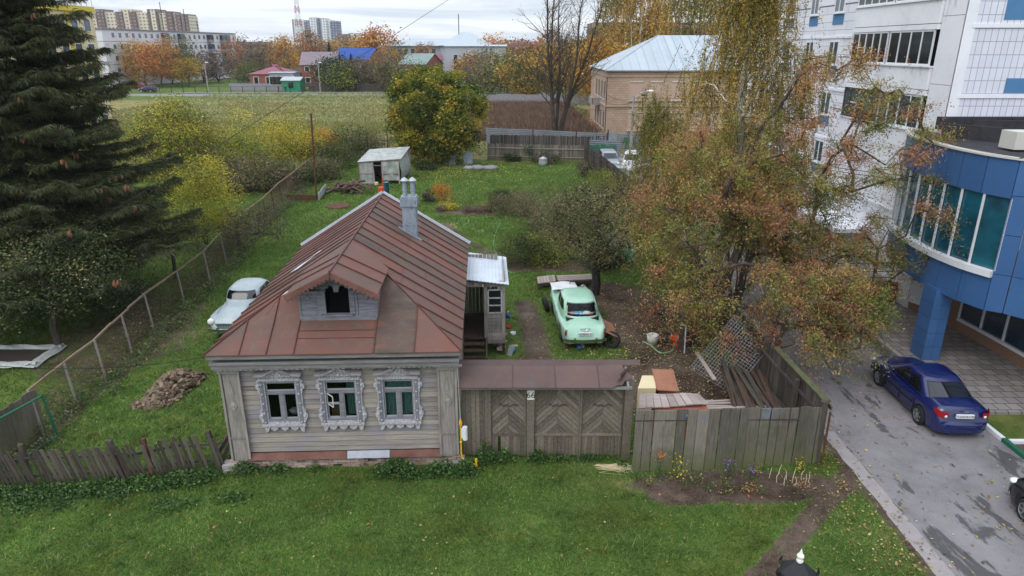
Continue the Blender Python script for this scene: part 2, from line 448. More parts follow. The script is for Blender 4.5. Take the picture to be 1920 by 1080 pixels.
def roofmat():
    m, n, l, b = newmat('roofmetal')
    v = coords(n, l); ge = n.new('ShaderNodeNewGeometry')
    big = noise(n, l, .75, v, 6, .62); isl = ge.outputs['Random Per Island']
    st_ = noise(n, l, 1.1, coords(n, l, (.5,3.5,.5)), 5, .65)
    g = math_(n, l, 'ADD', math_(n, l, 'MULTIPLY', isl, .5), math_(n, l, 'ADD', math_(n, l, 'MULTIPLY', big, .7), math_(n, l, 'MULTIPLY', st_, .5)))
    g = math_(n, l, 'SUBTRACT', g, .34)
    c = ramp(n, l, g, [srgb((54,46,42)), srgb((84,69,60)), srgb((96,70,61)), srgb((106,70,60)), srgb((106,60,50))], [.12,.34,.5,.7,.95])
    q = noise(n, l, 4, coords(n, l, (1,1,1)), 7, .7)
    mm = n.new('ShaderNodeMixRGB'); mr_ = n.new('ShaderNodeMapRange'); mr_.inputs[1].default_value=.52; mr_.inputs[2].default_value=.7
    mr_.inputs[4].default_value=.6
    l.new(q, mr_.inputs[0]); l.new(mr_.outputs[0], mm.inputs[0]); l.new(c, mm.inputs[1]); mm.inputs[2].default_value=srgb((96,90,78))
    q2 = noise(n, l, 1.6, coords(n, l, (1,3,1)), 6, .7); m2 = n.new('ShaderNodeMixRGB'); r2 = n.new('ShaderNodeMapRange')
    r2.inputs[1].default_value=.56; r2.inputs[2].default_value=.66; r2.inputs[4].default_value=.55; l.new(q2, r2.inputs[0])
    l.new(r2.outputs[0], m2.inputs[0]); l.new(mm.outputs[0], m2.inputs[1]); m2.inputs[2].default_value=srgb((134,72,58))
    l.new(m2.outputs[0], b.inputs['Base Color'])
    b.inputs['Roughness'].default_value=.62; b.inputs['Specular IOR Level'].default_value=.35
    bu = n.new('ShaderNodeBump'); bu.inputs['Strength'].default_value=.5; bu.inputs['Distance'].default_value=.03
    l.new(noise(n, l, 1.5, v, 4), bu.inputs['Height']); l.new(bu.outputs[0], b.inputs['Normal']); return m
roofmat()
nmat('roofseam', [(70,46,42),(104,62,56)], 2, rough=.6)
nmat('gateroof', [(66,54,51),(88,70,66),(102,80,74)], .9, (1,1,1), island=.4, rough=.55, bump=.2, stain=((74,78,84),1.2,.58,.7,(2,.5,1)))
nmat('rust', [(48,32,28),(84,54,44),(116,80,66)], 4, island=.4, bump=.5, rough=.9)
nmat('rustsheet', [(122,84,66),(150,104,82),(160,122,100)], 1.5, island=.3, bump=.3)
nmat('oldplank', [(110,96,92),(150,136,130),(176,164,158)], 3, (.6,4,1), island=.45, bump=.4)
nmat('brownplank', [(40,32,28),(68,54,46),(104,84,70)], 3, (5,.6,1), island=.6, bump=.4)
nmat('galv', [(138,142,148),(170,174,180),(196,200,206)], 2, island=.25, rough=.45, metal=.25, bump=.1, stain=((116,104,92),3,.62,.74))
nmat('ribmetal', [(98,102,110),(122,126,134)], .6, rough=.5, metal=.1)
nmat('porchroof', [(168,176,186),(188,196,206),(202,208,214)], 1.4, rough=.5, metal=.0, bump=.1)
nmat('zinc', [(104,112,124),(136,146,158),(160,168,178)], 2.5, (2,2,.7), rough=.5, metal=.2, bump=.15, stain=((52,56,64),4,.63,.68,(2,2,.6)))
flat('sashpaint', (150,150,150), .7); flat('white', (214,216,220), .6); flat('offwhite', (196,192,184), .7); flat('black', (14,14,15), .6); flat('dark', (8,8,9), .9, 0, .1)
flat('blackmetal', (30,31,34), .5, .2); flat('chrome', (200,202,206), .16, 1.0); flat('tyre', (26,26,27), .85); flat('alloy', (170,172,176), .3, .8)
flat('yellowpipe', (214,170,28), .5); flat('greenpaint', (22,92,66), .6); flat('orange', (196,70,30), .6); flat('bluepaint', (40,92,160), .5)
flat('red_glass', (150,18,20), .15); flat('amber', (200,110,40), .2); flat('lampglass', (226,226,222), .1); flat('hose', (120,190,140), .5)
flat('signwhite', (222,220,210), .6); flat('ink', (20,20,22), .7); flat('curtain', (84,112,112), .8); flat('bluetube', (60,140,190), .4)
flat('redcloth', (160,62,66), .8); flat('tarp', (176,176,178), .6); flat('soil_dark', (44,34,30), .95)
glassmat('winglass', (70,84,98)); glassmat('darkglass', (30,38,40)); glassmat('carglass', (18,20,24), .03)
glassmat('tealglass', (22,92,110), .08); glassmat('navyglass', (20,52,74), .05)
seeglass('pane')
nmat('lightpanel', [(212,212,218),(226,226,232),(234,234,238)], .8, bump=.1, stain=((176,174,178),1.2,.6,.75,(1,1,.4)))
brickmat('tilebig', (226,226,232), (218,218,226), (168,166,168), 2.6, .42, .016, dirt=.15)
brickmat('tilesmall', (218,220,230), (212,214,226), (160,160,172), .26, .5, .014, off=0, dirt=.12)
nmat('bluepanel', [(52,88,132),(58,96,144),(66,106,154)], .8, island=.35, rough=.42, spec=.4, bump=.05, stain=((44,74,116),.7,.55,.75,(1,1,.35)))
nmat('bluepatch', [(74,118,160),(84,128,168)], 1, bump=0)
nmat('brownpanel', [(132,104,84),(146,116,94)], 1, island=.3, bump=.05)
nmat('blackfelt', [(34,35,38),(50,51,55),(66,67,70)], 1.5, (1,1,1), rough=.8, bump=.4)
brickmat('paving', (146,140,138), (124,118,116), (84,80,78), .42, .42, .02, 'g', dirt=.75, dscale=.35)
brickmat('beigebrick', (190,166,148), (180,154,136), (150,128,114), .62, .3, .02, dirt=.35, dscale=.35)
brickmat('redbrick', (152,84,64), (138,74,56), (132,104,90), .5, .2, .02, dirt=.3)
nmat('paleroof', [(150,162,172),(164,175,184),(176,184,190)], .25, (1,1,1), rough=.5, metal=.1, bump=.05, island=.4)
nmat('lilacroof', [(116,104,110),(132,120,126)], .4); nmat('pinkroof', [(124,76,90),(142,92,104)], .5); nmat('blueroof', [(34,66,136),(42,80,154)], .4)
nmat('greygreenroof', [(110,128,126),(130,146,142)], .5); nmat('cream', [(206,190,152),(220,206,170)], .3)
nmat('greypanel', [(194,192,200),(212,210,216),(224,222,228)], .12, island=.5, bump=0); nmat('buffpanel', [(178,152,138),(190,164,150)], .3)
nmat('darkbrown', [(70,48,46),(90,64,60)], .5); nmat('asbestos', [(120,118,124),(150,148,156)], 2, bump=.2)
nmat('film', [(116,120,118),(154,158,155),(184,186,182)], 2.5, rough=.35, bump=.6, contrast=2.5, bd=.05)
nmat('mint', [(142,182,160),(154,193,171),(166,202,181)], 1, rough=.28, bump=0, spec=.6, stain=((110,130,104),5,.66,.78))
nmat('palecar', [(128,142,148),(154,166,170),(172,180,182)], 1.5, rough=.35, bump=0, spec=.5)
flat('bluecar', (14,24,78), .18, .0, .9); flat('blackcar', (16,17,20), .2, .1, .7); flat('silvercar', (150,156,162), .3, .5); flat('whitecar', (210,212,216), .3)
flat('redcar', (110,34,30), .35); flat('navycar', (34,42,66), .3, .2)
nmat('railwood', [(92,76,64),(128,108,90),(150,130,108)], 3, island=.4, bump=.4)
nmat('wirebrown', [(70,56,48),(96,78,66)], 3)
nmat('rubble', [(62,52,44),(100,86,72),(136,120,100),(104,76,62)], 2, island=.9, bump=.4)
nmat('logs', [(44,34,30),(84,66,56),(128,108,94)], 3, island=.8, bump=.4)
nmat('greenboard', [(36,116,88),(50,134,102)], 3)
nmat('kerbstone', [(132,126,126),(156,150,150)], 3, bump=.3)
nmat('skin', [(190,140,112),(200,150,122)], 3, bump=0)

def moss_foot(mat, z0, z1, colr):
    m = MATS[mat]; n = m.node_tree.nodes; l = m.node_tree.links; b = n['Principled BSDF']; src = b.inputs['Base Color'].links[0].from_socket
    t = n.new('ShaderNodeTexCoord'); s = n.new('ShaderNodeSeparateXYZ'); l.new(t.outputs['Object'], s.inputs[0])
    q = math_(n, l, 'ADD', s.outputs[2], math_(n, l, 'MULTIPLY', noise(n, l, 3.5, coords(n, l, (1,1,.4)), 4), .8))
    r_ = n.new('ShaderNodeMapRange'); r_.inputs[1].default_value = z1+.4; r_.inputs[2].default_value = z0+.4; r_.inputs[4].default_value = .65; l.new(q, r_.inputs[0])
    mm = n.new('ShaderNodeMixRGB'); l.new(r_.outputs[0], mm.inputs[0]); l.new(src, mm.inputs[1]); mm.inputs[2].default_value = srgb(colr); l.new(mm.outputs[0], b.inputs['Base Color'])
moss_foot('fencewood', .15, .75, (92,98,52)); moss_foot('gatewood', .0, .5, (84,86,60)); moss_foot('picket', .0, .5, (70,72,52))
# ---------------------------------------------------------------- ground
def seg_d(X, Y, pts):
    d = np.full(X.shape, 1e9)
    for (a, b) in zip(pts[:-1], pts[1:]):
        ax, ay, bx, by = a[0], a[1], b[0], b[1]; dx, dy = bx-ax, by-ay; q = dx*dx+dy*dy+1e-9
        t = np.clip(((X-ax)*dx+(Y-ay)*dy)/q, 0, 1); d = np.minimum(d, np.hypot(X-ax-t*dx, Y-ay-t*dy))
    return d
def g2(*p): return [tuple(G(*q)[:2]) for q in p]
FOOT = g2((1420,1090),(1480,1020),(1530,960),(1575,915),(1600,880),(1590,850))
def smooth(x, a, b): t = np.clip((x-a)/(b-a), 0, 1); return t*t*(3-2*t)
def blobm(X, Y, cx, cy, rx, ry, soft=.35): return 1-smooth(np.hypot((X-cx)/rx, (Y-cy)/ry), 1-soft, 1+soft)
def m_dirt(X, Y):
    m = (1-smooth(seg_d(X, Y, FOOT), .12, .5))*.9
    m = np.maximum(m, blobm(X, Y, 6.3, 15.75, 3.1, .75, .3)*(Y < 16.9))                     # flower bed in front of the board fence
    m = np.maximum(m, blobm(X, Y, 4.6, 15.4, 1.0, .5))
    yard = g2((960,700),(1010,670),(995,600),(985,570)); m = np.maximum(m, (1-smooth(seg_d(X, Y, yard), .2, 1.1))*.75)
    m = np.maximum(m, blobm(X, Y, 1.2, 20.5, 2.4, 1.7)*.85); m = np.maximum(m, blobm(X, Y, 5.8, 21.5, 3.2, 3.2)*.75)
    m = np.maximum(m, blobm(X, Y, 6.0, 27.5, 2.2, 5.0)*.75); m = np.maximum(m, blobm(X, Y, 4.4, 31, 2.0, 2.2)*.75)
    m = np.maximum(m, blobm(X, Y, 2.2, 35.5, 3.8, 1.0)*.9)
    m = np.maximum(m, (1-smooth(seg_d(X, Y, [(-4.5,45),(-3,41),(-1.6,38.5),(1,36)]), .1, .7))*.7)
    m = np.maximum(m, blobm(X, Y, -2.4, 48.5, 3.6, .9)*.8); m = np.maximum(m, blobm(X, Y, -6, 69, 5, 2.5)*.45)
    m = np.maximum(m, blobm(X, Y, 6.2, 87, 9, 6)*.5); m = np.maximum(m, blobm(X, Y, -16, 25.5, 3.5, 4)*.55)
    m = np.maximum(m, (1-smooth(np.abs(X+14.3), .1, .5))*((Y > 17) & (Y < 30))*.6)
    wn = np.sin(X*1.7+2.1*np.sin(Y*.9))*np.sin(Y*1.3+1.7*np.sin(X*.8+1)); m = np.maximum(m, smooth(wn, .8, 1.0)*.42*(Y > 5)*(Y < 60))
    m = np.maximum(m, (1-smooth(np.abs(X-9.55), .05, .35))*(Y < 20)*.7)
    return m
def m_dry(X, Y):
    m = smooth(Y+3*np.sin(X*.13), 62, 80)*.95
    m = np.maximum(m, blobm(X, Y, -6, 43, 3, 5)*.45); m = np.maximum(m, blobm(X, Y, 1.5, 58, 4, 8)*.3)
    m = np.maximum(m, blobm(X, Y, 5, 16.0, 5, 2.4)*.35); m = np.maximum(m, (X > 8)*(Y < 20)*.35)
    return m*(1-.7*smooth(Y, 150, 165))
xs = np.concatenate([-np.geomspace(1500, 42, 26), np.arange(-40, 30.01, .25), np.geomspace(32, 1500, 26)])
ys = np.concatenate([[-60, -25, -8, 0], np.arange(4, 76, .25), np.geomspace(77, 1700, 60)])
GX, GY = np.meshgrid(xs, ys, indexing='ij')
GZ = -0.16*((GX < -10) & (GX > -40))*0
nx, ny = GX.shape
V = np.stack([GX, GY, np.zeros_like(GX)], -1).reshape(-1, 3)
idx = np.arange(nx*ny).reshape(nx, ny)
Fq = np.stack([idx[:-1, :-1], idx[1:, :-1], idx[1:, 1:], idx[:-1, 1:]], -1).reshape(-1, 4)
me = bpy.data.meshes.new('ground'); me.vertices.add(len(V)); me.vertices.foreach_set('co', V.astype(np.float32).ravel())
me.loops.add(Fq.size); me.loops.foreach_set('vertex_index', Fq.astype(np.int32).ravel()); me.polygons.add(len(Fq))
me.polygons.foreach_set('loop_start', np.arange(0, Fq.size, 4, dtype=np.int32)); me.polygons.foreach_set('loop_total', np.full(len(Fq), 4, np.int32))
for nm, fn in (('dirt', m_dirt), ('dry', m_dry)):
    at = me.attributes.new(nm, 'FLOAT', 'POINT'); at.data.foreach_set('value', fn(GX, GY).astype(np.float32).ravel())
me.update(calc_edges=True)
go = bpy.data.objects.new('ground', me); COL.objects.link(go); tag(go, 'mown green lawn and dry meadow around the old wooden house', None, None, 'structure')
m, n, l, b = newmat('groundmat')
v = coords(n, l)
gf = noise(n, l, .55, v, 6, .6); gs = noise(n, l, 14, v, 6, .7); gm = noise(n, l, 2.3, v, 5, .65)
gg = math_(n, l, 'ADD', math_(n, l, 'MULTIPLY', gf, .45), math_(n, l, 'ADD', math_(n, l, 'MULTIPLY', gm, .25), math_(n, l, 'MULTIPLY', gs, .3)))
green = ramp(n, l, gg, [srgb((48,60,30)), srgb((74,92,42)), srgb((94,112,54)), srgb((124,128,76))], [.36,.47,.57,.68])
dry = ramp(n, l, gg, [srgb((78,82,46)), srgb((118,112,66)), srgb((142,128,84)), srgb((160,142,104))], [.38,.47,.55,.66])
soil = ramp(n, l, gg, [srgb((48,38,32)), srgb((84,70,62)), srgb((112,98,88))], [.4,.5,.62])
def mixattr(base, other, attr, lo, hi, sc=1.6):
    at = n.new('ShaderNodeAttribute'); at.attribute_name = attr
    q = math_(n, l, 'ADD', at.outputs['Fac'], math_(n, l, 'MULTIPLY', math_(n, l, 'SUBTRACT', noise(n, l, sc, v, 7, .7), .5), 1.5))
    r_ = n.new('ShaderNodeMapRange'); r_.inputs[1].default_value = lo; r_.inputs[2].default_value = hi; l.new(q, r_.inputs[0])
    mm = n.new('ShaderNodeMixRGB'); l.new(r_.outputs[0], mm.inputs[0]); l.new(base, mm.inputs[1]); l.new(other, mm.inputs[2]); return mm.outputs[0]
c = mixattr(green, dry, 'dry', .35, .75, .35); c = mixattr(c, soil, 'dirt', .38, .62, 2.2)
l.new(c, b.inputs['Base Color']); b.inputs['Roughness'].default_value = .95; b.inputs['Specular IOR Level'].default_value = .1
bu = n.new('ShaderNodeBump'); bu.inputs['Strength'].default_value = .7; bu.inputs['Distance'].default_value = .06
l.new(gs, bu.inputs['Height']); l.new(bu.outputs[0], b.inputs['Normal']); me.materials.append(m)

# ---------------------------------------------------------------- road, pavement, kerbs
m, n, l, b = newmat('asphalt')
v = coords(n, l); f = noise(n, l, .5, v, 6, .65); f2 = noise(n, l, 45, v, 3)
c = ramp(n, l, math_(n, l, 'ADD', math_(n, l, 'MULTIPLY', f, .7), math_(n, l, 'MULTIPLY', f2, .3)), [srgb((92,88,90)), srgb((122,118,120)), srgb((136,132,134))], [.34,.5,.66])
for (st, sc_, lo, hi, colr) in (((1.3,.42,1), .62, .585, .61, (58,56,58)), ((2.2,.8,1), 1.5, .62, .655, (66,62,62)), ((1,1,1), 2.0, .64, .70, (98,82,74))):
    q = noise(n, l, sc_, coords(n, l, st), 6, .62, .4); r_ = n.new('ShaderNodeMapRange'); r_.inputs[1].default_value = lo; r_.inputs[2].default_value = hi
    r_.inputs[4].default_value = .8; l.new(q, r_.inputs[0]); mm = n.new('ShaderNodeMixRGB'); l.new(r_.outputs[0], mm.inputs[0]); l.new(c, mm.inputs[1]); mm.inputs[2].default_value = srgb(colr); c = mm.outputs[0]
# long cracks
wv = n.new('ShaderNodeTexVoronoi'); wv.feature = 'DISTANCE_TO_EDGE'; wv.inputs['Scale'].default_value = .22
l.new(coords(n, l, (2.0,.6,1)), wv.inputs['Vector']); r_ = n.new('ShaderNodeMapRange'); r_.inputs[1].default_value = .006; r_.inputs[2].default_value = .0; r_.inputs[4].default_value = .22
l.new(wv.outputs['Distance'], r_.inputs[0]); mm = n.new('ShaderNodeMixRGB'); l.new(r_.outputs[0], mm.inputs[0]); l.new(c, mm.inputs[1]); mm.inputs[2].default_value = srgb((74,70,70)); c = mm.outputs[0]
l.new(c, b.inputs['Base Color']); b.inputs['Roughness'].default_value = .8
bu = n.new('ShaderNodeBump'); bu.inputs['Strength'].default_value = .4; bu.inputs['Distance'].default_value = .01; l.new(f2, bu.inputs['Height']); l.new(bu.outputs[0], b.inputs['Normal'])
def ragged_strip(name, x0, x1, y0, y1, z, mat, amp=.08, step=.5, seed=1, label=None):
    rr = random.Random(seed); b_ = MB(); k = int((y1-y0)/step); L_ = []; R_ = []
    for i in range(k+1):
        y = y0+(y1-y0)*i/k; L_.append((x0+rr.uniform(-amp, amp), y, z)); R_.append((x1+rr.uniform(-amp, amp), y, z))
    b_.add(L_+R_, [(i, k+1+i, k+2+i, i+1) for i in range(k)])
    o = b_.build(name, MATS[mat]); return tag(o, label, None, None, 'structure')
ragged_strip('road', 10.05, 14.9, -20, 76, .012, 'asphalt', .02, label='grey patched asphalt lane beside the white apartment block')
ragged_strip('gutter', 9.62, 10.06, -20, 60, .008, 'kerbstone', .05, seed=3, label='pale concrete gutter strip between the lawn and the lane')
ragged_strip('parking_lane', 8.9, 10.0, 20.4, 76, .004, 'asphalt', .1, seed=5, label='worn asphalt margin along the board fence')
b_ = MB(); b_.box(14.98, 19.2, 19.6, 42, -.05, .1)
tag(b_.build('pavement', MATS['paving']), 'grey paving slabs below the blue curved building', None, None, 'structure')
b_ = MB(); b_.box(14.98, 17.6, -6, 17.75, -.05, .06); tag(b_.build('verge', MATS['groundmat']), 'dirt and grass verge behind the green and white kerb', None, None, 'structure')
for nm in ('dirt', 'dry'):
    at = bpy.data.meshes['verge'].attributes.new(nm, 'FLOAT', 'POINT'); at.data.foreach_set('value', [.62]*8)
b_ = MB()
for y in np.arange(19.6, 42, 1.0): b_.box(14.82, 14.975, y+.01, y+.99, -.05, .125)
tag(b_.build('kerb', MATS['kerbstone']), 'plain grey kerb along the paving slabs', None, None, 'structure')
b_ = MB(); i = 0
for y in np.arange(-4, 19.2, 1.0):
    b_.box(14.84, 14.975, y+.01, y+.99, -.05, .13, i % 2); i += 1
for x in np.arange(15.0, 18.0, 1.0): b_.box(x+.01, x+.99, 17.8, 17.94, -.05, .13, i % 2); i += 1
tag(b_.build('painted_kerb', [MATS['white'], MATS['greenpaint']]), 'kerb painted in green and white blocks beside the lane', None, None, 'structure')
b_ = MB(); b_.box(-160, 120, 172, 180.5, -.1, .02); tag(b_.build('far_road', MATS['asphalt']), 'road beyond the meadow where cars park', None, None, 'structure')
b_ = MB(); b_.box(-90, 12, 186, 188, -.1, .03); tag(b_.build('far_path', MATS['kerbstone']), 'pale footpath at the far edge of the meadow', None, None, 'structure')
b_ = MB(); b_.box(15.2, 17.9, 30.5, 56, .0, .9); tag(b_.build('raised_terrace', [MATS['concrete']]), 'raised concrete entrance terrace along the white block', None, None, 'structure')

# ---------------------------------------------------------------- the old wooden house
HY, HR, SLOPE = 16.75, 0.04, .63
house = thing('wooden_house', 'old grey plank house with rusty red metal roof and three carved windows', 'house', (-4.70, HY, 0), HR)
HW = 3.1                                    # half width of the body
WIN = [-1.62, 0.0, 1.57]; WZ0, WZ1, WHW = 1.50, 2.74, .43
rr = random.Random(5)
b_ = MB(); z = .5
while z < 3.3:
    h_ = .145+rr.uniform(-.012, .02); z1 = min(z+h_, 3.36)
    cuts = [(-HW, HW)]
    if z1 > WZ0 and z < WZ1:
        cuts = []; x0 = -HW
        for wx in WIN: cuts.append((x0, wx-WHW)); x0 = wx+WHW
        cuts.append((x0, HW))
    for (a, c) in cuts:
        if rr.random() < .3 and c-a > 2: cuts2 = [(a, (a+c)/2+rr.uniform(-.5,.5))]; cuts2.append((cuts2[0][1]+.004, c))
        else: cuts2 = [(a, c)]
        for (p, q) in cuts2: b_.obox(((p+q)/2, .015, (z+z1)/2), ((q-p)/2, 0, 0), (0, .018, -.006), (0, .009, (z1-z)/2-.007))
    z = z1
for sx in (-1, 1):                          # side boards
    z = .5
    while z < 3.3:
        z1 = z+.2; b_.box(sx*HW-.02, sx*HW+.02, .06, 9.6, z+.004, z1); z = z1
b_.box(-HW, HW, 9.6, 9.66, .3, 3.4)
b_.build('wall', MATS['siding'], house)
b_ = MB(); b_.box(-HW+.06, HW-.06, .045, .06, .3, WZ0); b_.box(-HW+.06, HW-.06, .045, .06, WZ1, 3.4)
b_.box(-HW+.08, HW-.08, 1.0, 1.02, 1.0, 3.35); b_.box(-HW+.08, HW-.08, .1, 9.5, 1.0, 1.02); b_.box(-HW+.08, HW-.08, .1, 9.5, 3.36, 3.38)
b_.build('dark_room_lining', MATS['dark'], house)  # near-black colour stands in for the shade of the rooms behind the facade
# plinth
b_ = MB(); rr = random.Random(7)
for r_ in range(4):
    z0 = .0+r_*.075; x = -HW-.05-(r_ % 2)*.12
    while x < HW+.05:
        w_ = .25
        if rr.random() > .06: b_.obox((x+w_/2, .0+rr.uniform(-.02, .03), z0+.035), (w_/2-.006, 0, 0), (0, .06, 0), (0, 0, .031))
        x += w_
for r_ in range(4): b_.box(HW-.06, HW+.02, .08, 9.6, r_*.075, r_*.075+.068)
b_.box(-HW+.05, HW-.05, .07, .12, -.1, .3)
b_.build('plinth', MATS['plinthbrick'], house)
b_ = MB(); b_.box(-HW-.35, -HW+.35, -.22, .1, -.05, .22); b_.box(-HW-.3, -HW+.3, -.3, -.1, -.05, .1); b_.build('corner_stone', MATS['concrete'], house)
b_ = MB(); b_.box(HW-.35, HW+.3, -.2, .05, -.05, .12); b_.build('corner_stone', MATS['concrete'], house)
b_ = MB()
for (x0, x1, mi) in ((-2.75,-1.7,0),(-1.695,.02,0),(.03,1.22,1),(1.23,2.74,0)):
    b_.add([(x0,-.03,.49),(x1,-.03,.49),(x1,-.13,.31),(x0,-.13,.31),(x0,-.025,.5),(x1,-.025,.5),(x1,-.12,.31),(x0,-.12,.31)],
           [(0,3,2,1),(4,5,6,7),(0,1,5,4),(2,3,7,6),(1,2,6,5),(3,0,4,7)], mi)
b_.build('drip_strip', [MATS['redband'], MATS['whiteband']], house)
# corner boards
for sx in (-1, 1):
    b_ = MB(); o_ = sx*(HW-.18)
    b_.box(o_-.24, o_+.24, -.1, -.03, .3, 3.16); b_.box(o_-.27, o_-.21, -.13, -.1, .36, 3.05); b_.box(o_+.21, o_+.27, -.13, -.1, .36, 3.05)
    b_.box(o_-.29, o_+.29, -.15, -.1, 3.04, 3.16); b_.box(o_-.2, o_+.2, -.12, -.1, 1.0, 1.06)
    d = .1
    b_.prism([(o_-d,-.125,2.05),(o_,-.125,1.87),(o_+d,-.125,2.05),(o_,-.125,2.3)], (0,.025,0))
    b_.lathe([(0,0),(.05,0),(.07,.02)], (o_,-.14,2.08), 'y', 12)
    b_.prism([(o_-.05,-.12,2.4),(o_+.05,-.12,2.4),(o_,-.12,2.8)], (0,.02,0))
    b_.box(sx*(HW+.0)+(-.05 if sx < 0 else 0), sx*HW+(0.05 if sx > 0 else 0), -.1, .5, .3, 3.2)
    if sx > 0: b_.box(HW+.05, HW+.16, -.02, .04, .3, 3.2)
    b_.build('corner_board', MATS['weathered'], house)
# cornice with hanging fringe
b_ = MB(); b_.box(-HW-.18, HW+.16, -.30, -.27, 3.24, 3.42); b_.box(-HW-.2, HW+.18, -.36, -.3, 3.38, 3.46); b_.box(-HW-.2, HW+.18, -.27, .0, 3.42, 3.45)
b_.box(-HW-.16, HW+.14, -.27, -.03, 3.2, 3.235)
x = -HW-.16
while x < HW+.12:
    p = [(x,-.285,3.27),(x+.13,-.285,3.27)]
    for t in range(7): a = math.pi*t/6; p.append((x+.065+.062*math.cos(a), -.285, 3.225-.04*math.sin(a)))
    if rr.random() > .05: b_.prism(p, (0, .02, 0))
    x += .135
b_.build('cornice', MATS['weathered_h'], house)

# carved windows
def arc(cx, cz, r, a0, a1, n=8): return [(cx+r*math.cos(R(a0+(a1-a0)*i/n)), cz+r*math.sin(R(a0+(a1-a0)*i/n))) for i in range(n+1)]
for wi, wx in enumerate(WIN):
    w = MB(); Z0, Z1 = WZ0, WZ1
    for sx in (-1, 1): w.box(wx+sx*WHW-.035, wx+sx*WHW+.035, -.05, .1, Z0, Z1)
    w.box(wx-WHW, wx+WHW, -.05, .1, Z1-.06, Z1); w.box(wx-WHW, wx+WHW, -.06, .1, Z0, Z0+.07)
    w.box(wx-WHW+.03, wx+WHW-.03, -.04, .02, 2.34, 2.43)                        # transom bar
    w.box(wx-.055, wx+.055, -.045, .02, Z0+.06, 2.35)                            # middle post
    wo = w.build('window', MATS['greywood'], house)
    s = MB()
    for (a, c, z0, z1) in ((wx-WHW+.035, wx-.055, Z0+.07, 2.34), (wx+.055, wx+WHW-.035, Z0+.07, 2.34), (wx-WHW+.035, wx+WHW-.035, 2.43, Z1-.06)):
        if wi == 1 and z1 < 2.4 and a < wx-.1: z1 = 2.0; s.box(a, c, -.02, .02, 2.0, 2.04)
        s.box(a, a+.024, -.01, .03, z0, z1); s.box(c-.024, c, -.01, .03, z0, z1); s.box(a, c, -.01, .03, z0, z0+.03); s.box(a, c, -.01, .03, z1-.024, z1)
    s.build('sash', MATS['sashpaint'], wo)
    g = MB(); g.box(wx-WHW+.04, wx+WHW-.04, .012, .018, Z0+.08, Z1-.07); g.build('pane', MATS['pane'], wo)
    cu = MB()
    if wi == 2: spans = [(wx-WHW, wx+WHW)]
    elif wi == 1: spans = [(wx+.12, wx+WHW)]
    else: spans = []
    for (a, c) in spans:
        cu.grid(lambda u, v_, a=a, c=c: (a+(c-a)*u, .13+.025*math.sin(u*34), Z0+.1+(Z1-Z0-.12)*v_), 40, 1)
    if wi == 2: cu.box(wx-.3, wx+.3, .1, .13, Z0+.07, Z0+.14)
    if spans: cu.build('curtain', MATS['curtain'], wo, smooth=True)
    if wi == 0:
        cu = MB(); cu.blob((wx+.2, .25, Z0+.16), (.15, .1, .1), 10); cu.build('cushion', MATS['asbestos'], wo)
    if wi == 1:
        cu = MB(); cu.box(wx-.33, wx-.1, .12, .15, Z0+.06, Z0+.42); cu.build('curtain', MATS['rust'], wo)
        cu = MB(); A = Vector((wx-WHW+.04, -.01, 2.33)); ux = Vector((.2, -.22, 0)); 
        for (p, q) in (((0,0),(1,0)),((0,1),(1,1)),((0,0),(0,1)),((1,0),(1,1))):
            cu.beam(A+ux*p[0]-Vector((0,0,.32*p[1])), A+ux*q[0]-Vector((0,0,.32*q[1])), .022, .022)
        cu.build('vent_sash', MATS['offwhite'], wo)
    # carved surround
    k = MB(); y0 = -.075
    for sx in (-1, 1):
        prof = [(WHW-.02, 1.34), (WHW+.13, 1.34)]
        prof += [(WHW+.13, 1.5), (WHW+.17, 1.52), (WHW+.22, 1.6), (WHW+.24, 1.7), (WHW+.19, 1.78), (WHW+.21, 1.84), (WHW+.16, 1.9), (WHW+.14, 2.0), (WHW+.14, 2.35),
                 (WHW+.17, 2.42), (WHW+.15, 2.48), (WHW+.22, 2.53), (WHW+.23, 2.62), (WHW+.17, 2.68), (WHW+.2, 2.74), (WHW+.14, 2.8), (WHW-.02, 2.8)]
        pl = [(wx+sx*a, y0, z_) for (a, z_) in prof]
        if sx > 0: pl = pl[::-1]
        k.prism(pl, (0, .05, 0))
        k.box(wx+sx*(WHW+.06)-.045, wx+sx*(WHW+.06)+.045, y0-.03, y0, 1.45, 2.76, 1)
        for zc, rad_ in ((1.68,.05),(2.6,.045),(1.86,.03),(2.46,.03),(1.5,.03),(2.74,.03)):
            k.lathe([(0,-.035),(rad_*.7,-.03),(rad_,0)], (wx+sx*(WHW+.15), y0, zc), 'y', 8)
        for t in range(5): k.lathe([(0,-.03),(.02,-.02),(.03,0)], (wx+sx*(WHW+.065), y0-.03, 1.5+t*.29), 'y', 6)
        k.prism([(wx+sx*(WHW+.13), y0, 1.34), (wx+sx*(WHW-.03), y0, 1.34), (wx+sx*(WHW+.03), y0, 1.2), (wx+sx*(WHW+.1), y0, 1.17)][::sx], (0, .05, 0))
    # apron with scallops
    p = [(wx-WHW-.02, 1.42)]
    for cx in (-.28, 0, .28): p += [(wx+cx+dx, z_) for dx, z_ in ((-.12,1.34),(-.09,1.27),(0,1.22),(.09,1.27),(.12,1.34))]
    p += [(wx+WHW+.02, 1.42)]
    k.prism([(a, y0-.01, z_) for a, z_ in p], (0, .05, 0)); k.box(wx-WHW-.16, wx+WHW+.16, y0-.05, y0, 1.38, 1.45); k.box(wx-WHW, wx+WHW, -.06, -.02, 1.42, 1.52)
    # head board, bead row and pediment
    k.box(wx-WHW-.12, wx+WHW+.12, y0-.02, y0+.05, 2.76, 2.85)
    for t in range(15): k.obox((wx-.52+t*.0743, y0-.03, 2.865), (.02,0,.0), (0,.015,0), (0,0,.022))
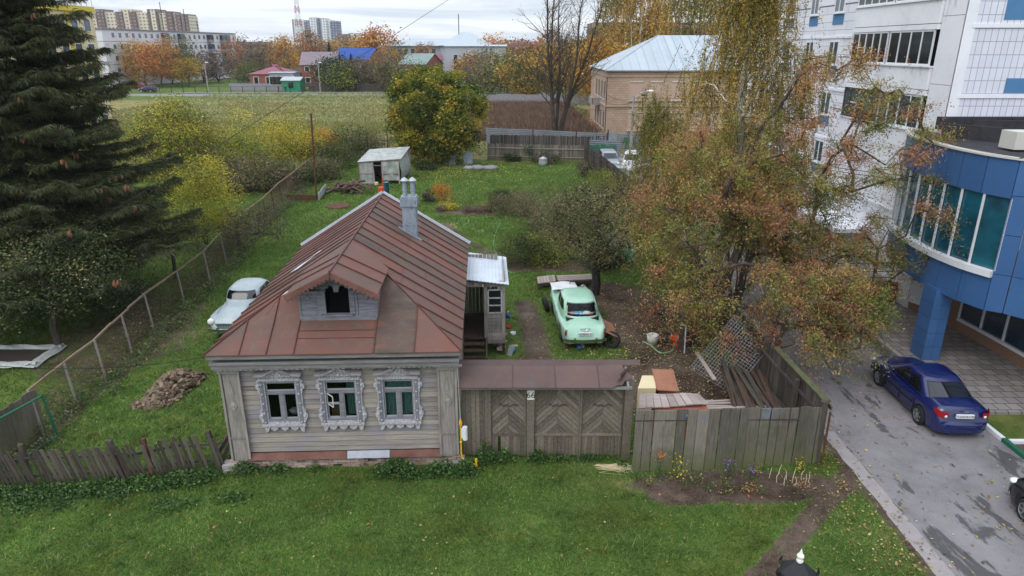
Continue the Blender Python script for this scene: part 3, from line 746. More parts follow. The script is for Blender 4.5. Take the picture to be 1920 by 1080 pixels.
    k.box(wx-WHW-.13, wx+WHW+.13, y0-.03, y0+.05, 2.885, 2.98)
    k.prism([(wx-.34,y0-.03,2.98),(wx+.34,y0-.03,2.98),(wx+.18,y0-.03,3.09),(wx,y0-.03,3.17),(wx-.18,y0-.03,3.09)], (0,.07,0))
    k.lathe([(.085,-.0),(.1,-.025),(.115,0)], (wx, y0-.03, 3.02), 'y', 16); k.lathe([(0,-.03),(.03,-.02),(.05,0)], (wx, y0-.03, 3.0), 'y', 10)
    for sx in (-1, 1):
        for (q, t) in (((.13,2.94),(.2,2.99)),((.2,2.99),(.27,2.95)),((.27,2.95),(.36,2.97))): k.beam((wx+sx*q[0], y0-.04, q[1]), (wx+sx*t[0], y0-.04, t[1]), .02, .02)
    k.build('carved_surround', [MATS['peeling'], MATS['greywood']], wo)
    k = MB()
    pts = [(-WHW-.2,3.0),(-.36,3.02),(-.2,3.12),(0,3.22),(.2,3.12),(.36,3.02),(WHW+.2,3.0)]
    for (a, c) in zip(pts[:-1], pts[1:]):
        k.add([(wx+a[0],-.26,a[1]-.045),(wx+c[0],-.26,c[1]-.045),(wx+c[0],-.03,c[1]+.03),(wx+a[0],-.03,a[1]+.03),
               (wx+a[0],-.26,a[1]-.02),(wx+c[0],-.26,c[1]-.02),(wx+c[0],-.03,c[1]+.05),(wx+a[0],-.03,a[1]+.05)],
              [(0,3,2,1),(4,5,6,7),(0,1,5,4),(1,2,6,5),(2,3,7,6),(3,0,4,7)])
    k.build('pediment', MATS['weathered_h'], wo)

# roof
EZ, RZ, EX, Y0, YH, Y1 = 3.72, 5.83, 3.35, -.45, 3.19, 9.85
def hipx(y): return EX*(1-(y-Y0)/(YH-Y0)) if y < YH else 0.0
rf = MB(); seam = MB(); rr = random.Random(11)
def mz(x): return RZ-SLOPE*abs(x)
def seamline(a, b__):
    a, b__ = Vector(a)+Vector((0,0,.018)), Vector(b__)+Vector((0,0,.018)); k = max(1, int((b__-a).length/.7)); prev = a
    for i in range(1, k+1):
        q = a.lerp(b__, i/k)+(Vector((rr.uniform(-.012,.012), rr.uniform(-.018,.018), rr.uniform(-.006,.01))) if i < k else Vector())
        seam.beam(prev, q, .022, .045); prev = q
for sx in (-1, 1):
    y = Y0; st = .735; k = 0
    ysl = [Y0+st*i for i in range(int((Y1-Y0)/st)+1)]+[Y1]
    for a, c in zip(ysl[:-1], ysl[1:]):
        pts = [(hipx(a), a)]+([(0, YH)] if a < YH < c else [])+[(hipx(c), c), (EX, c), (EX, a)]
        q = []
        for (x, yy) in pts:
            if not q or abs(q[-1][0]-x)+abs(q[-1][1]-yy) > 1e-4: q.append((x, yy))
        if abs(q[0][0]-q[-1][0])+abs(q[0][1]-q[-1][1]) < 1e-4: q.pop()
        # each strip is two or three sheets
        cutx = [EX*rr.uniform(.35, .65)]
        for lo, hi in ((cutx[0], 99), (-1, cutx[0])):
            pl = []
            for i in range(len(q)):
                A, B_ = q[i], q[(i+1) % len(q)]
                ia, ib = lo <= A[0] <= hi, lo <= B_[0] <= hi
                if ia: pl.append(A)
                if ia != ib and abs(A[0]-B_[0]) > 1e-6:
                    t = (cutx[0]-A[0])/(B_[0]-A[0]); pl.append((cutx[0], A[1]+(B_[1]-A[1])*t))
            if len(pl) >= 3:
                P3 = [(sx*x, yy, mz(x)) for x, yy in pl]
                rf.prism([(x_, y_, z_+rr.uniform(-.006,.004)) for x_, y_, z_ in (P3 if sx > 0 else P3[::-1])], (0, 0, -.03))
        if c < Y1: seamline((sx*hipx(c), c, mz(hipx(c))), (sx*EX, c, EZ))
        if c < Y1: seam.beam((sx*cutx[0], a+.02, mz(cutx[0])+.008), (sx*cutx[0], c-.02, mz(cutx[0])+.008), .012, .01)
def hz(y): return EZ+(y-Y0)*(RZ-EZ)/(YH-Y0)
def clipy(x): return Y0+(YH-Y0)*(1-abs(x)/EX)
DWX, DWY = 1.04, .55
xsl = [-EX, -2.45, -1.75, -DWX, DWX, 2.1, EX]
for a, c in zip(xsl[:-1], xsl[1:]):
    if a == -DWX:
        for (p, q) in ((Y0, -.02), (-.02, .2), (.2, DWY)): rf.prism([(a, p, hz(p)), (c, p, hz(p)), (c, q, hz(q)), (a, q, hz(q))], (0, 0, -.03))
        seam.beam((a, .2, hz(.2)+.01), (c, .2, hz(.2)+.01), .02, .012); seam.beam((a, -.02, hz(-.02)+.01), (c, -.02, hz(-.02)+.01), .014, .012)
    else:
        q = [(a, Y0), (c, Y0)]+([(c, clipy(c))] if clipy(c) > Y0+1e-3 else [])+([(a, clipy(a))] if clipy(a) > Y0+1e-3 else [])
        rf.prism([(x, yy, hz(yy)) for x, yy in q], (0, 0, -.03))
    if c < EX: seamline((c, Y0, EZ), (c, clipy(c) if abs(c) > DWX+.01 else DWY+.0, hz(clipy(c)) if abs(c) > DWX+.01 else hz(DWY)))
    if abs(c) == DWX: seamline((c, DWY, hz(DWY)), (c, clipy(DWX), hz(clipy(DWX))))
for sx in (-1, 1):
    rf.prism([(sx*DWX, 2.12, hz(2.12)), (0, YH, RZ), (sx*DWX, clipy(DWX), hz(clipy(DWX)))][::sx], (0, 0, -.03))
    seamline((sx*EX, Y0, EZ), (0, YH, RZ))
seam.beam((0, -.04, RZ+.02), (0, Y1, RZ+.02), .05, .05)
# dormer roof
DX, DY0, DZ = 1.2, -.05, 5.21
for sx in (-1, 1):
    dz_ = lambda x: RZ-(RZ-DZ)/DX*x
    for (a, c) in ((DY0, .75), (.75, 1.5), (1.5, YH)):
        def yb(x): return 2.12+(YH-2.12)*(1-x/DX)
        pl = [(0, a), (0, min(c, YH)), (DX, min(c, 2.12)), (DX, min(a, 2.12))]
        if a >= 2.12: continue
        rf.prism([(sx*x, yy, dz_(x)+.012) for x, yy in pl][::sx], (0, 0, -.03))
        if c < 2: seamline((0, c, RZ+.01), (sx*DX, c, DZ+.01))
ro = rf.build('roof', MATS['roofmetal'], house)
seam.build('seam', MATS['roofseam'], ro)
b_ = MB()                                   # pale flashing at the rear gable and patches
for sx in (-1, 1): b_.beam((0, Y1+.03, RZ+.05), (sx*(EX+.03), Y1+.03, EZ+.05), .06, .16)
b_.build('gable_flashing', MATS['porchroof'], ro); b_ = MB()
b_.prism([(-1.15, 1.0, mz(1.15)+.02), (-1.5, 1.12, mz(1.5)+.02), (-1.62, 1.0, mz(1.62)+.02), (-1.3, .86, mz(1.3)+.02)], (0, 0, .004)); b_.build('metal_patch', MATS['porchroof'], ro); b_ = MB()
b_.prism([(-2.0,4.2,mz(2)+.02),(-1.35,4.9,mz(1.35)+.02),(-1.5,5.1,mz(1.5)+.02),(-2.35,4.45,mz(2.35)+.02)], (0,0,.004))
b_.build('metal_patch', MATS['porchroof'], ro)
b_ = MB(); b_.prism([(-3.0, 9.7, 3.4), (3.0, 9.7, 3.4), (0, 9.7, 5.6)], (0, .05, 0)); b_.box(-EX+.02, EX-.02, Y0+.05, .05, 3.56, 3.6)
for sx in (-1, 1): b_.box(min(sx*3.1, sx*3.33), max(sx*3.1, sx*3.33), .0, 9.8, 3.5, 3.54); b_.box(min(sx*3.3, sx*3.33), max(sx*3.3, sx*3.33), Y0+.04, 9.8, 3.6, 3.68)
b_.box(-EX+.03, EX-.03, Y0+.03, Y0+.06, 3.58, 3.68)
b_.build('soffit', MATS['weathered_h'], house)
# dormer
dm = MB(); FY = .56
def dbox(x0, x1, z0, z1, y0=FY, d=.05): dm.box(x0, x1, y0, y0+d, z0, z1)
OX, OZ0, OZ1 = .33, 4.46, 5.12
z = 4.28
while z < 5.75:
    z1 = z+.09; hw = min(1.02, (RZ-.03-z1)/((RZ-DZ)/DX))
    if z1 < 5.24: hw = 1.02
    if hw < .08: break
    if z < OZ1+.2 and z1 > OZ0: 
        ox = OX if z1 < OZ1 else max(.12, .36-(z1-OZ1)*.9)
        dbox(-hw, -ox, z, z1-.004); dbox(ox, hw, z, z1-.004)
    else: dbox(-hw, hw, z, z1-.004)
    z = z1
for sx in (-1, 1):
    dm.box(sx*1.02-.03, sx*1.02+.03, FY-.02, 2.0, 4.25, 5.24)
    dm.box(sx*(OX+.06)-.07, sx*(OX+.06)+.07, FY-.05, FY, OZ0, OZ1); dm.box(sx*.5-.035, sx*.5+.035, FY-.03, FY, 4.4, 5.2)
    dm.box(min(sx*.45, sx*1.12), max(sx*.45, sx*1.12), FY-.16, FY, 5.12, 5.16); dm.box(min(sx*.5, sx*1.1), max(sx*.5, sx*1.1), FY-.1, FY, 5.06, 5.12)
    for (a, z_) in ((.62,5.03),(.7,5.0),(.78,4.95),(.86,5.0),(.94,5.03)): dm.lathe([(0,-.03),(.03,-.02),(.045,0)], (sx*a, FY-.0, z_), 'y', 8)
    dm.lathe([(0,-.05),(.05,-.03),(.07,0)], (sx*.78, FY, 4.9), 'y', 8)
    # arched head over each half
    ring = arc(sx*.19, OZ1+.02, .19, 0, 180, 10); inn = arc(sx*.19, OZ1+.02, .14, 180, 0, 10)
    dm.prism([(x, FY-.07, z_) for x, z_ in ring+inn][::-1], (0, .05, 0))
dm.prism([(-.06, FY-.09, OZ1-.02), (.06, FY-.09, OZ1-.02), (.09, FY-.09, OZ1+.2), (-.09, FY-.09, OZ1+.2)], (0, .08, 0))
dm.box(-.62, .62, FY-.01, FY+.03, OZ1+.21, OZ1+.4)
ring = arc(0, 5.42, .2, 0, 360, 18)[:-1]; dm.prism([(x, FY-.07, z_) for x, z_ in ring][::-1], (0, .06, 0)); dm.lathe([(0,-.05),(.06,-.03),(.1,0)], (0, FY-.07, 5.42), 'y', 12)
dm.box(-1.05, 1.05, FY-.05, FY+.02, 4.27, 4.4); dm.box(-.4, .4, FY-.09, FY, 4.4, 4.45)
do = dm.build('dormer', MATS['greywood'], house)
b_ = MB()
for sx in (-1, 1):
    b_.beam((0, DY0-.02, RZ-.07), (sx*(DX+.02), DY0-.02, DZ-.07), .03, .13)
    for t in range(11):
        u = (t+.5)/11; b_.lathe([(0,-.015),(.03,-.01),(.045,0)], (sx*DX*u, DY0-.02, RZ-.16-(RZ-DZ)*u), 'y', 7)
b_.build('bargeboard', MATS['redband'], do)
b_ = MB(); b_.box(-.8, .8, .7, .72, 4.3, 5.4); b_.box(-.95, .95, .6, 2.4, 4.27, 4.29); b_.build('attic_shadow_board', MATS['dark'], do)  # near-black sheets paint the attic's shade behind the dormer opening
# chimney
ch = MB(); cx, cy = 1.33, 7.15
ch.box(cx-.25, cx+.25, cy-.25, cy+.25, 4.5, 6.0); ch.box(cx-.3, cx+.3, cy-.3, cy+.3, 5.98, 6.26); ch.box(cx-.27, cx+.27, cy-.27, cy+.27, 6.26, 6.32)
ch.box(cx-.262, cx+.262, cy-.262, cy+.262, 5.3, 5.33)
ch.beam((cx-.4, cy-.34, mz(cx-.4)+.03), (cx+.4, cy-.34, mz(cx+.4)+.03), .1, .04)
cho = ch.build('chimney', MATS['zinc'], house)
for dx in (-.14, .14):
    f = MB(); f.cyl((cx+dx, cy, 6.3), (cx+dx, cy, 6.82), .085, 14); f.cyl((cx+dx, cy, 6.5), (cx+dx, cy, 6.53), .1, 14)
    fo = f.build('flue', MATS['zinc'], cho)
    f = MB(); f.lathe([(.15, 6.86), (.09, 6.93), (0, 6.99)], (cx+dx, cy, 0), 'z', 14); f.lathe([(.0, 6.86), (.15, 6.855)], (cx+dx, cy, 0), 'z', 14)
    for a in (0, 2, 4): f.box(cx+dx+.1*math.cos(a)-.01, cx+dx+.1*math.cos(a)+.01, cy+.1*math.sin(a)-.01, cy+.1*math.sin(a)+.01, 6.8, 6.87)
    f.build('flue_cap', MATS['galv'], cho)

# porch at the side of the house (world-aligned, parts of the house)
PX0, PX1, PY0, PY1 = 2.95, 4.72, 7.25, 9.9        # local frame of the house
po = MB(); po.box(PX0, PX1, PY0, PY1, .68, .75)
for i, (a, c) in enumerate(((.0,.18),(.2,.37),(.4,.56))): po.box(PX0+.18, PX0+.98, PY0-.62+i*.2, PY0-.36+i*.2, c-.04, c)
po.box(PX0+.1, PX0+.18, PY0-.62, PY0, .0, .1); po.beam((PX0+.12, PY0-.62, .1), (PX0+.12, PY0, .72), .06, .2); po.beam((PX0+1.06, PY0-.62, .1), (PX0+1.06, PY0, .72), .06, .2)
for x in (PX0+.1, PX0+1.05, PX1-.05): po.box(x-.05, x+.05, PY0+.02, PY0+.12, 0, .68)
po.build('porch_steps', MATS['brownplank'], house)
po = MB()
for x in (PX0+.08, PX0+1.05, PX1-.05): po.box(x-.06, x+.06, PY0-.02, PY0+.08, .75, 3.02)
po.box(PX0, PX1, PY0-.02, PY0+.06, 2.82, 3.04)
z = .5
while z < 1.75: po.box(PX0+1.1, PX1, PY0-.005, PY0+.03, z, z+.14); z += .15
for i in range(17): po.box(PX1-.02, PX1+.02, PY0+.05+i*.155, PY0+.19+i*.155, .6, 3.2)
for i in range(10): po.box(PX0+.02+i*.155, PX0+.16+i*.155, PY1-.02, PY1+.02, .6, 3.3)
po.build('porch_wall', MATS['weathered'], house)
po = MB(); a, c, z0, z1 = PX0+1.12, PX1-.1, 1.75, 2.72
po.box(a, a+.05, PY0-.03, PY0+.02, z0, z1); po.box(c-.05, c, PY0-.03, PY0+.02, z0, z1)
for z_ in (z0, z0+.3, z0+.6, z1-.05): po.box(a, c, PY0-.03, PY0+.02, z_, z_+.05)
pw = po.build('porch_window', MATS['peeling'], house)
po = MB(); po.box(a+.04, c-.04, PY0-.012, PY0-.006, z0+.04, z1-.04); po.build('pane', MATS['darkglass'], pw)
def prf(u, v_):
    x = PX0-.1+(PX1+.15-PX0+.1)*u; y = PY0-.25+(3.45)*v_
    return (x, y, 3.26-.28*u+.03*v_+.007*math.sin(u*2*math.pi*15))
po = MB(); po.grid(prf, 90, 2); po.grid(lambda u, v_: tuple(Vector(prf(u, v_))-Vector((0, 0, .02))), 90, 2, flip=True)
po.build('porch_roof', MATS['porchroof'], house, smooth=True)
po = MB()
for i in range(6): po.box(PX0+.05+i*.29, PX0+.11+i*.29, PY0-.2, PY0+.1, 3.03-.05*i, 3.13-.05*i)
po.build('porch_rafters', MATS['weathered'], house)
# ---------------------------------------------------------------- gate with its little roof
def clip(poly, x0, x1, z0, z1):
    def cut(pl, ins, sect):
        out = []
        for i in range(len(pl)):
            a, c = pl[i], pl[(i+1) % len(pl)]
            if ins(a): out.append(a)
            if ins(a) != ins(c): out.append(sect(a, c))
        return out
    for ax, v, s in ((0, x0, 1), (0, x1, -1), (1, z0, 1), (1, z1, -1)):
        if not poly: return poly
        poly = cut(poly, lambda p: (p[ax]-v)*s >= 0, lambda a, c: tuple(a[k]+(c[k]-a[k])*((v-a[ax])/(c[ax]-a[ax])) if k != ax else v for k in (0, 1)))
    return poly
rr = random.Random(21)
gate = thing('yard_gate', 'herringbone plank yard gate under a long rusty metal roof beside the house', 'gate', (0, 0, 0))
GY = 17.1
def herring(b_, x0, x1, z0, z1, sgn, y):
    w = .115; k = -6
    L_ = 1.5
    xm = x0 if sgn > 0 else x1
    for k in range(-16, 40):
        c0 = z0+(k)*w*1.414; c1 = c0+w*1.414-.02      # stripes z = c + sgn*(-1)*(x-xm)
        pl = [(x0, c0+(x0-xm)*-sgn), (x1, c0+(x1-xm)*-sgn), (x1, c1+(x1-xm)*-sgn), (x0, c1+(x0-xm)*-sgn)]
        pl = clip(pl, x0+.004, x1-.004, z0, z1)
        if len(pl) >= 3:
            yy = y+rr.uniform(-.006, .006)
            b_.prism([(a, yy, c) for a, c in pl], (0, .025, 0))
def leaf(name, x0, x1, label=None, top=2.62):
    b_ = MB(); xm = (x0+x1)/2
    herring(b_, x0+.03, xm, .86, top, -1, GY-.03); herring(b_, xm, x1-.03, .86, top, 1, GY-.03)
    x = x0+.02
    while x < x1-.03:
        w = rr.uniform(.07, .13); w = min(w, x1-.02-x)
        if rr.random() > .04: b_.box(x, x+w-.008, GY-.02+rr.uniform(-.006,.006), GY+.01, .12+rr.uniform(-.02,.03), .8)
        x += w
    b_.box(x0, x1, GY-.05, GY-.005, .78, .86); b_.box(x0, x1, GY+.01, GY+.04, .12, .2)
    b_.box(x0, x0+.04, GY-.045, GY, .1, top); b_.box(x1-.04, x1, GY-.045, GY, .1, top)
    o = b_.build(name, MATS['gatewood'], gate)
    # carved wavy latch board
    c = MB(); k = 12; top_ = [(xm-.27+.54*i/k, 1.78+.025*math.sin(i*1.57)+.02*math.cos(i*math.pi*2/k)) for i in range(k+1)]
    c.prism([(a, GY-.055, z_-.03) for a, z_ in top_]+[(a, GY-.055, z_+.01) for a, z_ in top_[::-1]], (0, .02, 0)); c.build('wavy_batten', MATS['fencedark'], o)
    return o
leaf('wicket_door', -.60, .40)
leaf('gate_leaf', .66, 1.92); leaf('gate_leaf', 1.98, 3.14)
b_ = MB(); x = -1.42
while x < -.68:
    w = rr.uniform(.09, .17); b_.box(x, x+w-.01, GY-.03+rr.uniform(-.01,.01), GY, .15, 2.62); x += w
b_.build('fixed_boards', MATS['gatewood'], gate)
for (x0, x1) in ((-.68, -.6), (.42, .63), (3.16, 3.4), (1.925, 1.975)):
    b_ = MB(); b_.box(x0, x1, GY-.09, GY+.08, .0, 2.6); b_.build('gate_post', MATS['gatewood'], gate)
b_ = MB(); b_.box(-1.45, 3.4, GY-.04, GY+.06, 2.58, 2.64); b_.box(-1.45, 3.3, 16.74, 16.8, 2.43, 2.5)
for x in np.arange(-1.3, 3.3, .75): b_.beam((x, 16.75, 2.46), (x, 17.6, 2.86), .06, .05)
b_.build('roof_rafters', MATS['weathered_h'], gate)
b_ = MB(); xs_ = [-1.5, .02, 1.2, 2.4]
def gz(y): return 2.52+(y-16.68)*.44
for i, x in enumerate(xs_):
    x1 = (xs_[i+1]-.01) if i < 3 else 2.95
    if i < 3: b_.prism([(x,16.68,gz(16.68)),(x1,16.68,gz(16.68)),(x1,17.42,gz(17.42)),(x,17.42,gz(17.42))], (0,0,-.02))
    else:
        rg = [(2.4,16.68),(2.75,16.68),(2.93,16.76),(3.02,16.74),(3.12,16.9),(3.3,17.0),(3.36,17.1),(3.16,17.22),(3.1,17.42),(2.4,17.42)]
        b_.prism([(p, q, gz(q)+.05*max(0,p-2.6)*math.sin(p*9)) for p, q in rg], (0,0,-.015))
b_.prism([(-1.5,17.41,gz(17.41)+.003),(3.62,17.41,gz(17.41)+.003),(3.62,17.6,gz(17.6)+.003),(-1.5,17.6,gz(17.6)+.003)], (0,0,-.02))
def curl(u, v_): a = u*2.4; return (2.86+.3*v_+.12*math.sin(a), 16.8+.5*v_, gz(17.0)+.02+.1*(1-math.cos(a)))
b_.grid(curl, 8, 4)
b_.build('gate_roof', MATS['gateroof'], gate)
b_ = MB()
for x in xs_[1:]: b_.beam((x-.005, 16.68, gz(16.68)+.012), (x-.005, 17.42, gz(17.42)+.012), .014, .014)
b_.build('roof_seam', MATS['roofseam'], gate)
b_ = MB(); b_.box(.425, .625, GY-.115, GY-.1, 1.98, 2.27); sg = b_.build('number_plate', MATS['signwhite'], gate)
text('66', .25, sg, MATS['ink'], (.525, GY-.118, 2.12), (math.pi/2, 0, 0), 'house_number')

# ---------------------------------------------------------------- board fences
def boards(name, pts, h0, h1, mat, wmin, wmax, gap, seed, parent, lean=0.0, thick=.025, jit=.03, miss=0.0, z0=0.0, ang=0.0):
    r_ = random.Random(seed); b_ = MB(); tot = sum((Vector(q)-Vector(p)).length for p, q in zip(pts[:-1], pts[1:])); run = 0
    for p, q in zip(pts[:-1], pts[1:]):
        p, q = Vector((p[0], p[1], 0)), Vector((q[0], q[1], 0)); d = q-p; Lg = d.length; d.normalize(); nrm = Vector((-d.y, d.x, 0)); s = 0
        while s < Lg:
            w = r_.uniform(wmin, wmax)
            if r_.random() > miss:
                h = h0+(h1-h0)*(run+s)/tot+r_.uniform(-jit, jit); c = p+d*(s+w/2); a = ang+r_.uniform(-.012, .012)*(1+20*abs(ang))
                upv = (Vector((0, 0, 1))+d*a+nrm*(lean+r_.uniform(-.006, .006))).normalized()
                b_.obox(c+upv*(h/2)+Vector((0, 0, z0))+nrm*r_.uniform(-.006, .006), d*(w/2-gap/2), nrm*thick/2, upv*h/2)
            s += w
        run += Lg
    return b_.build(name, MATS[mat], parent)
fr = thing('board_fence', 'wide grey board fence with mossy lower edge facing the lawn', 'fence', (0, 0, 0))
boards('boards', [(3.36,16.42),(6,16.55),(8.75,16.82)], 1.98, 1.86, 'fencewood', .24, .36, .025, 31, fr)
b_ = MB(); b_.beam((3.4,16.5,.55), (6,16.63,.55), .05, .1); b_.beam((6,16.63,.55), (8.6,16.88,.55), .05, .1); b_.beam((3.4,16.5,1.5), (6,16.63,1.46), .05, .09); b_.beam((6,16.63,1.46), (8.7,16.9,1.42), .05, .09)
b_.beam((3.36,16.39,1.66),(8.0,16.70,1.52),.02,.025)
b_.build('rail', MATS['fencedark'], fr)
b_ = MB(); b_.box(8.62, 8.78, 16.8, 16.96, 0, 2.0); b_.build('corner_post', MATS['fencedark'], fr)
b_ = MB(); b_.cyl((8.84,16.72,0),(8.84,16.72,1.75),.03,8); b_.build('iron_pipe', MATS['rust'], fr)
sf = thing('side_fence', 'long dark board fence running back between the garden and the lane', 'fence', (0, 0, 0))
SFP = [(8.8,16.95),(8.65,20),(8.6,26),(8.8,40),(9.0,53),(8.2,64),(7.5,71)]
boards('boards', SFP, 1.9, 1.9, 'fencedark', .12, .2, .015, 33, sf, jit=.05, miss=.01)
b_ = MB()
for p, q in zip(SFP[:-1], SFP[1:]): b_.beam((p[0]-.05,p[1],.5),(q[0]-.05,q[1],.5),.05,.09); b_.beam((p[0]-.05,p[1],1.5),(q[0]-.05,q[1],1.5),.05,.09)
b_.build('rail', MATS['fencedark'], sf)
b_ = MB(); b_.beam((8.82,16.95,1.95),(8.68,20.5,1.98),.2,.05); b_.beam((9.0,17.0,1.7),(8.95,20.4,1.72),.05,.12); b_.build('mossy_cap', MATS['mossy'], sf)
for i, y in enumerate(np.arange(18.5, 70, 3)):
    b_ = MB(); x = np.interp(y, [p[1] for p in SFP], [p[0] for p in SFP]); b_.box(x-.17, x-.05, y-.06, y+.06, 0, 1.85); b_.build('post', MATS['fencedark'], sf)
bf = thing('back_fence', 'weathered board fence closing the far end of the garden', 'fence', (0, 0, 0))
boards('boards', [(-2.6,72.6),(2,71.8),(7.4,71.0)], 1.75, 1.75, 'fencewood', .14, .22, .02, 35, bf, jit=.04)
b_ = MB(); b_.beam((-2.6,72.5,1.35),(7.4,70.9,1.35),.05,.1); b_.beam((-2.6,72.5,.5),(7.4,70.9,.5),.05,.1); b_.build('rail', MATS['weathered'], bf)
bd = thing('upper_back_fence', 'taller dark plank fence just behind the garden end fence', 'fence', (0, 0, 0))
boards('boards', [(-2.4,75.2),(8.2,73.6)], 2.35, 2.35, 'fencedark', .14, .22, .02, 36, bd, jit=.05)
# picket fence
pk = thing('picket_fence', 'leaning weathered picket fence along the lawn left of the house', 'fence', (0, 0, 0))
PKP = [(-14.6,15.45),(-12.4,15.85),(-10.5,15.95),(-9.2,16.4),(-8.15,16.5)]
boards('pickets', PKP, 1.18, 1.2, 'picket', .085, .14, .035, 41, pk, lean=-.12, jit=.09, miss=.1, ang=-.13, thick=.02)
b_ = MB()
for p, q in zip(PKP[:-1], PKP[1:]): b_.beam((p[0],p[1]+.1,.78),(q[0],q[1]+.1,.84),.05,.07); b_.beam((p[0],p[1]+.06,.3),(q[0],q[1]+.06,.3),.05,.07)
b_.build('rail', MATS['fencedark'], pk)
for (x, y, t) in ((-13.1,15.85,-.1),(-10.75,16.05,-.25),(-9.95,16.15,-.12),(-8.3,16.55,-.2)):
    b_ = MB(); b_.obox((x-.06,y,.6),(.055+.02*(t<-.2),0,0),(0,.05,0),(t*.6,.06,.62)); b_.build('post', MATS['rust'] if x > -10.3 and x < -9 else MATS['fencedark'], pk)
b_ = MB(); b_.beam((-8.5,16.75,.2),(-7.9,17.3,1.15),.04,.12); b_.beam((-8.35,16.7,.0),(-8.0,16.9,.75),.04,.1); b_.beam((-8.3,17.1,.7),(-7.8,17.0,.9),.03,.1); b_.beam((-7.95,16.7,.2),(-7.6,16.75,.5),.3,.03)
tag(b_.build('loose_boards', MATS['picket']), 'broken boards propped between the picket fence and the house corner', 'boards')
# side gate at the far left
sg_ = thing('green_framed_gate', 'grey board gate panel with green tube frame at the picket fence end', 'gate', (0, 0, 0))
boards('boards', [(-14.65,15.6),(-14.4,18.2)], 1.55, 1.6, 'fencewood', .14, .2, .01, 43, sg_)
b_ = MB()
for p, q in (((-14.5,15.7,1.55),(-14.0,18.1,1.5)),((-14.0,18.1,1.55),(-13.85,18.15,.0)),((-14.3,16.2,.1),(-13.85,18.15,.12)),((-14.5,15.7,0),(-14.5,15.7,1.6))): b_.cyl(p, q, .035, 8)
b_.build('tube_frame', MATS['greenpaint'], sg_)
# chain-link fence
cf = thing('chain_link_fence', 'rusty chain-link fence with pale rail and leaning posts left of the garden', 'fence', (0, 0, 0))
CFP = [(-14.5,18.2),(-14.7,21.95),(-15.3,26.6),(-15.5,32.8),(-16.6,39.7),(-16.9,45.5),(-17.6,51),(-18.6,63.2)]
b_ = MB()
for si, (p, q) in enumerate(zip(CFP[:-1], CFP[1:])):
    p, q = Vector((*p, 0)), Vector((*q, 0)); d = (q-p); Lg = d.length; d.normalize(); H_ = 1.5; st = .09; s = -H_
    rad_ = .0032 if si < 3 else .0036
    while s < Lg:
        for sg2 in (1, -1):
            s0, s1 = (s, s+H_) if sg2 > 0 else (s+H_, s); z0_, z1_ = 0, H_
            a0, a1 = s0, s1
            # clip to the bay
            def cl(a, z_, o, oz):
                if a < 0: t = (0-a)/(o-a); return 0, z_+(oz-z_)*t
                if a > Lg: t = (Lg-a)/(o-a); return Lg, z_+(oz-z_)*t
                return a, z_
            if (a0 < 0 and a1 < 0) or (a0 > Lg and a1 > Lg): continue
            A = cl(a0, z0_, a1, z1_); B_ = cl(a1, z1_, a0, z0_)
            b_.path([p+d*A[0]+Vector((0,0,A[1]+.05)), p+d*B_[0]+Vector((0,0,B_[1]+.05))], rad_, 3, cap=False)
        s += st
b_.build('wire_mesh', MATS['wirebrown'], cf)
b_ = MB(); rr = random.Random(3)
for p, q in zip(CFP[:-1], CFP[1:]):
    k = 3
    for i in range(k):
        a = Vector((*p, 1.6)).lerp(Vector((*q, 1.6)), i/k); c = Vector((*p, 1.6)).lerp(Vector((*q, 1.6)), (i+1)/k)
        b_.beam(a+Vector((0,0,rr.uniform(-.03,.03))), c+Vector((0,0,rr.uniform(-.03,.03))), .05, .07)
b_.build('top_rail', MATS['railwood'], cf)
for i, p in enumerate(CFP):
    for t in ((0,) if i == len(CFP)-1 else (0, .5)):
        x, y = (p[0], p[1]) if t == 0 else ((p[0]+CFP[i+1][0])/2, (p[1]+CFP[i+1][1])/2)
        b_ = MB(); b_.obox((x+.12,y,.78),(.028,0,0),(0,.03,0),(-.06,0,.82)); b_.build('post', MATS['weathered'] if i < 5 else MATS['rust'], cf)

# ---------------------------------------------------------------- things in the yard
rr = random.Random(77)
b_ = MB(); hc = G(322, 735); 
for i in range(800):
    u = rr.gauss(0, .5); v_ = rr.uniform(-1, 1); 
    if abs(u) > 1: continue
    yy = v_*1.2; xx = u*.64; hh = max(0, .6*(1-abs(v_)**2.2)*(1-u*u))*(.6+.4*(v_ > 0))
    z_ = rr.uniform(max(0, hh-.16), hh+.03); s = rr.uniform(.03, .095)
    rot = Matrix.Rotation(rr.uniform(0, 6), 3, Vector((rr.gauss(0,1), rr.gauss(0,1), rr.gauss(0,1))).normalized())
    b_.obox((hc.x+xx+yy*.22, hc.y+yy, z_+.03), rot@Vector((s*1.4,0,0)), rot@Vector((0,s*.8,0)), rot@Vector((0,0,s*.55)))
b_.build('brick_rubble', MATS['rubble']); tag(bpy.data.objects['brick_rubble'], 'heap of broken brown bricks on the grass left of the house', 'rubble heap', None, 'stuff')
def M3(rx, ry, rz): return Matrix.Rotation(rz, 3, 'Z')@Matrix.Rotation(ry, 3, 'Y')@Matrix.Rotation(rx, 3, 'X')
tb = thing('tarp_bed', 'garden bed edged with crumpled pale tarpaulin left of the chain-link fence', 'garden bed', G(38, 672))
rr = random.Random(8)
def tarpf(x0, x1, y0, y1):
    def f(u, v_): return (x0+(x1-x0)*u, y0+(y1-y0)*v_, .1+.12*math.sin(math.pi*(v_ if (y1-y0) < (x1-x0) else u))+.03*math.sin(u*17+v_*9))
    return f
b_ = MB(); b_.grid(tarpf(-2.0,1.2,-1.0,-.55), 14, 6); b_.grid(tarpf(-2.0,1.2,.55,.95), 14, 6); b_.grid(tarpf(.8,1.25,-.95,.95), 6, 10); b_.build('tarpaulin', MATS['film'], tb)
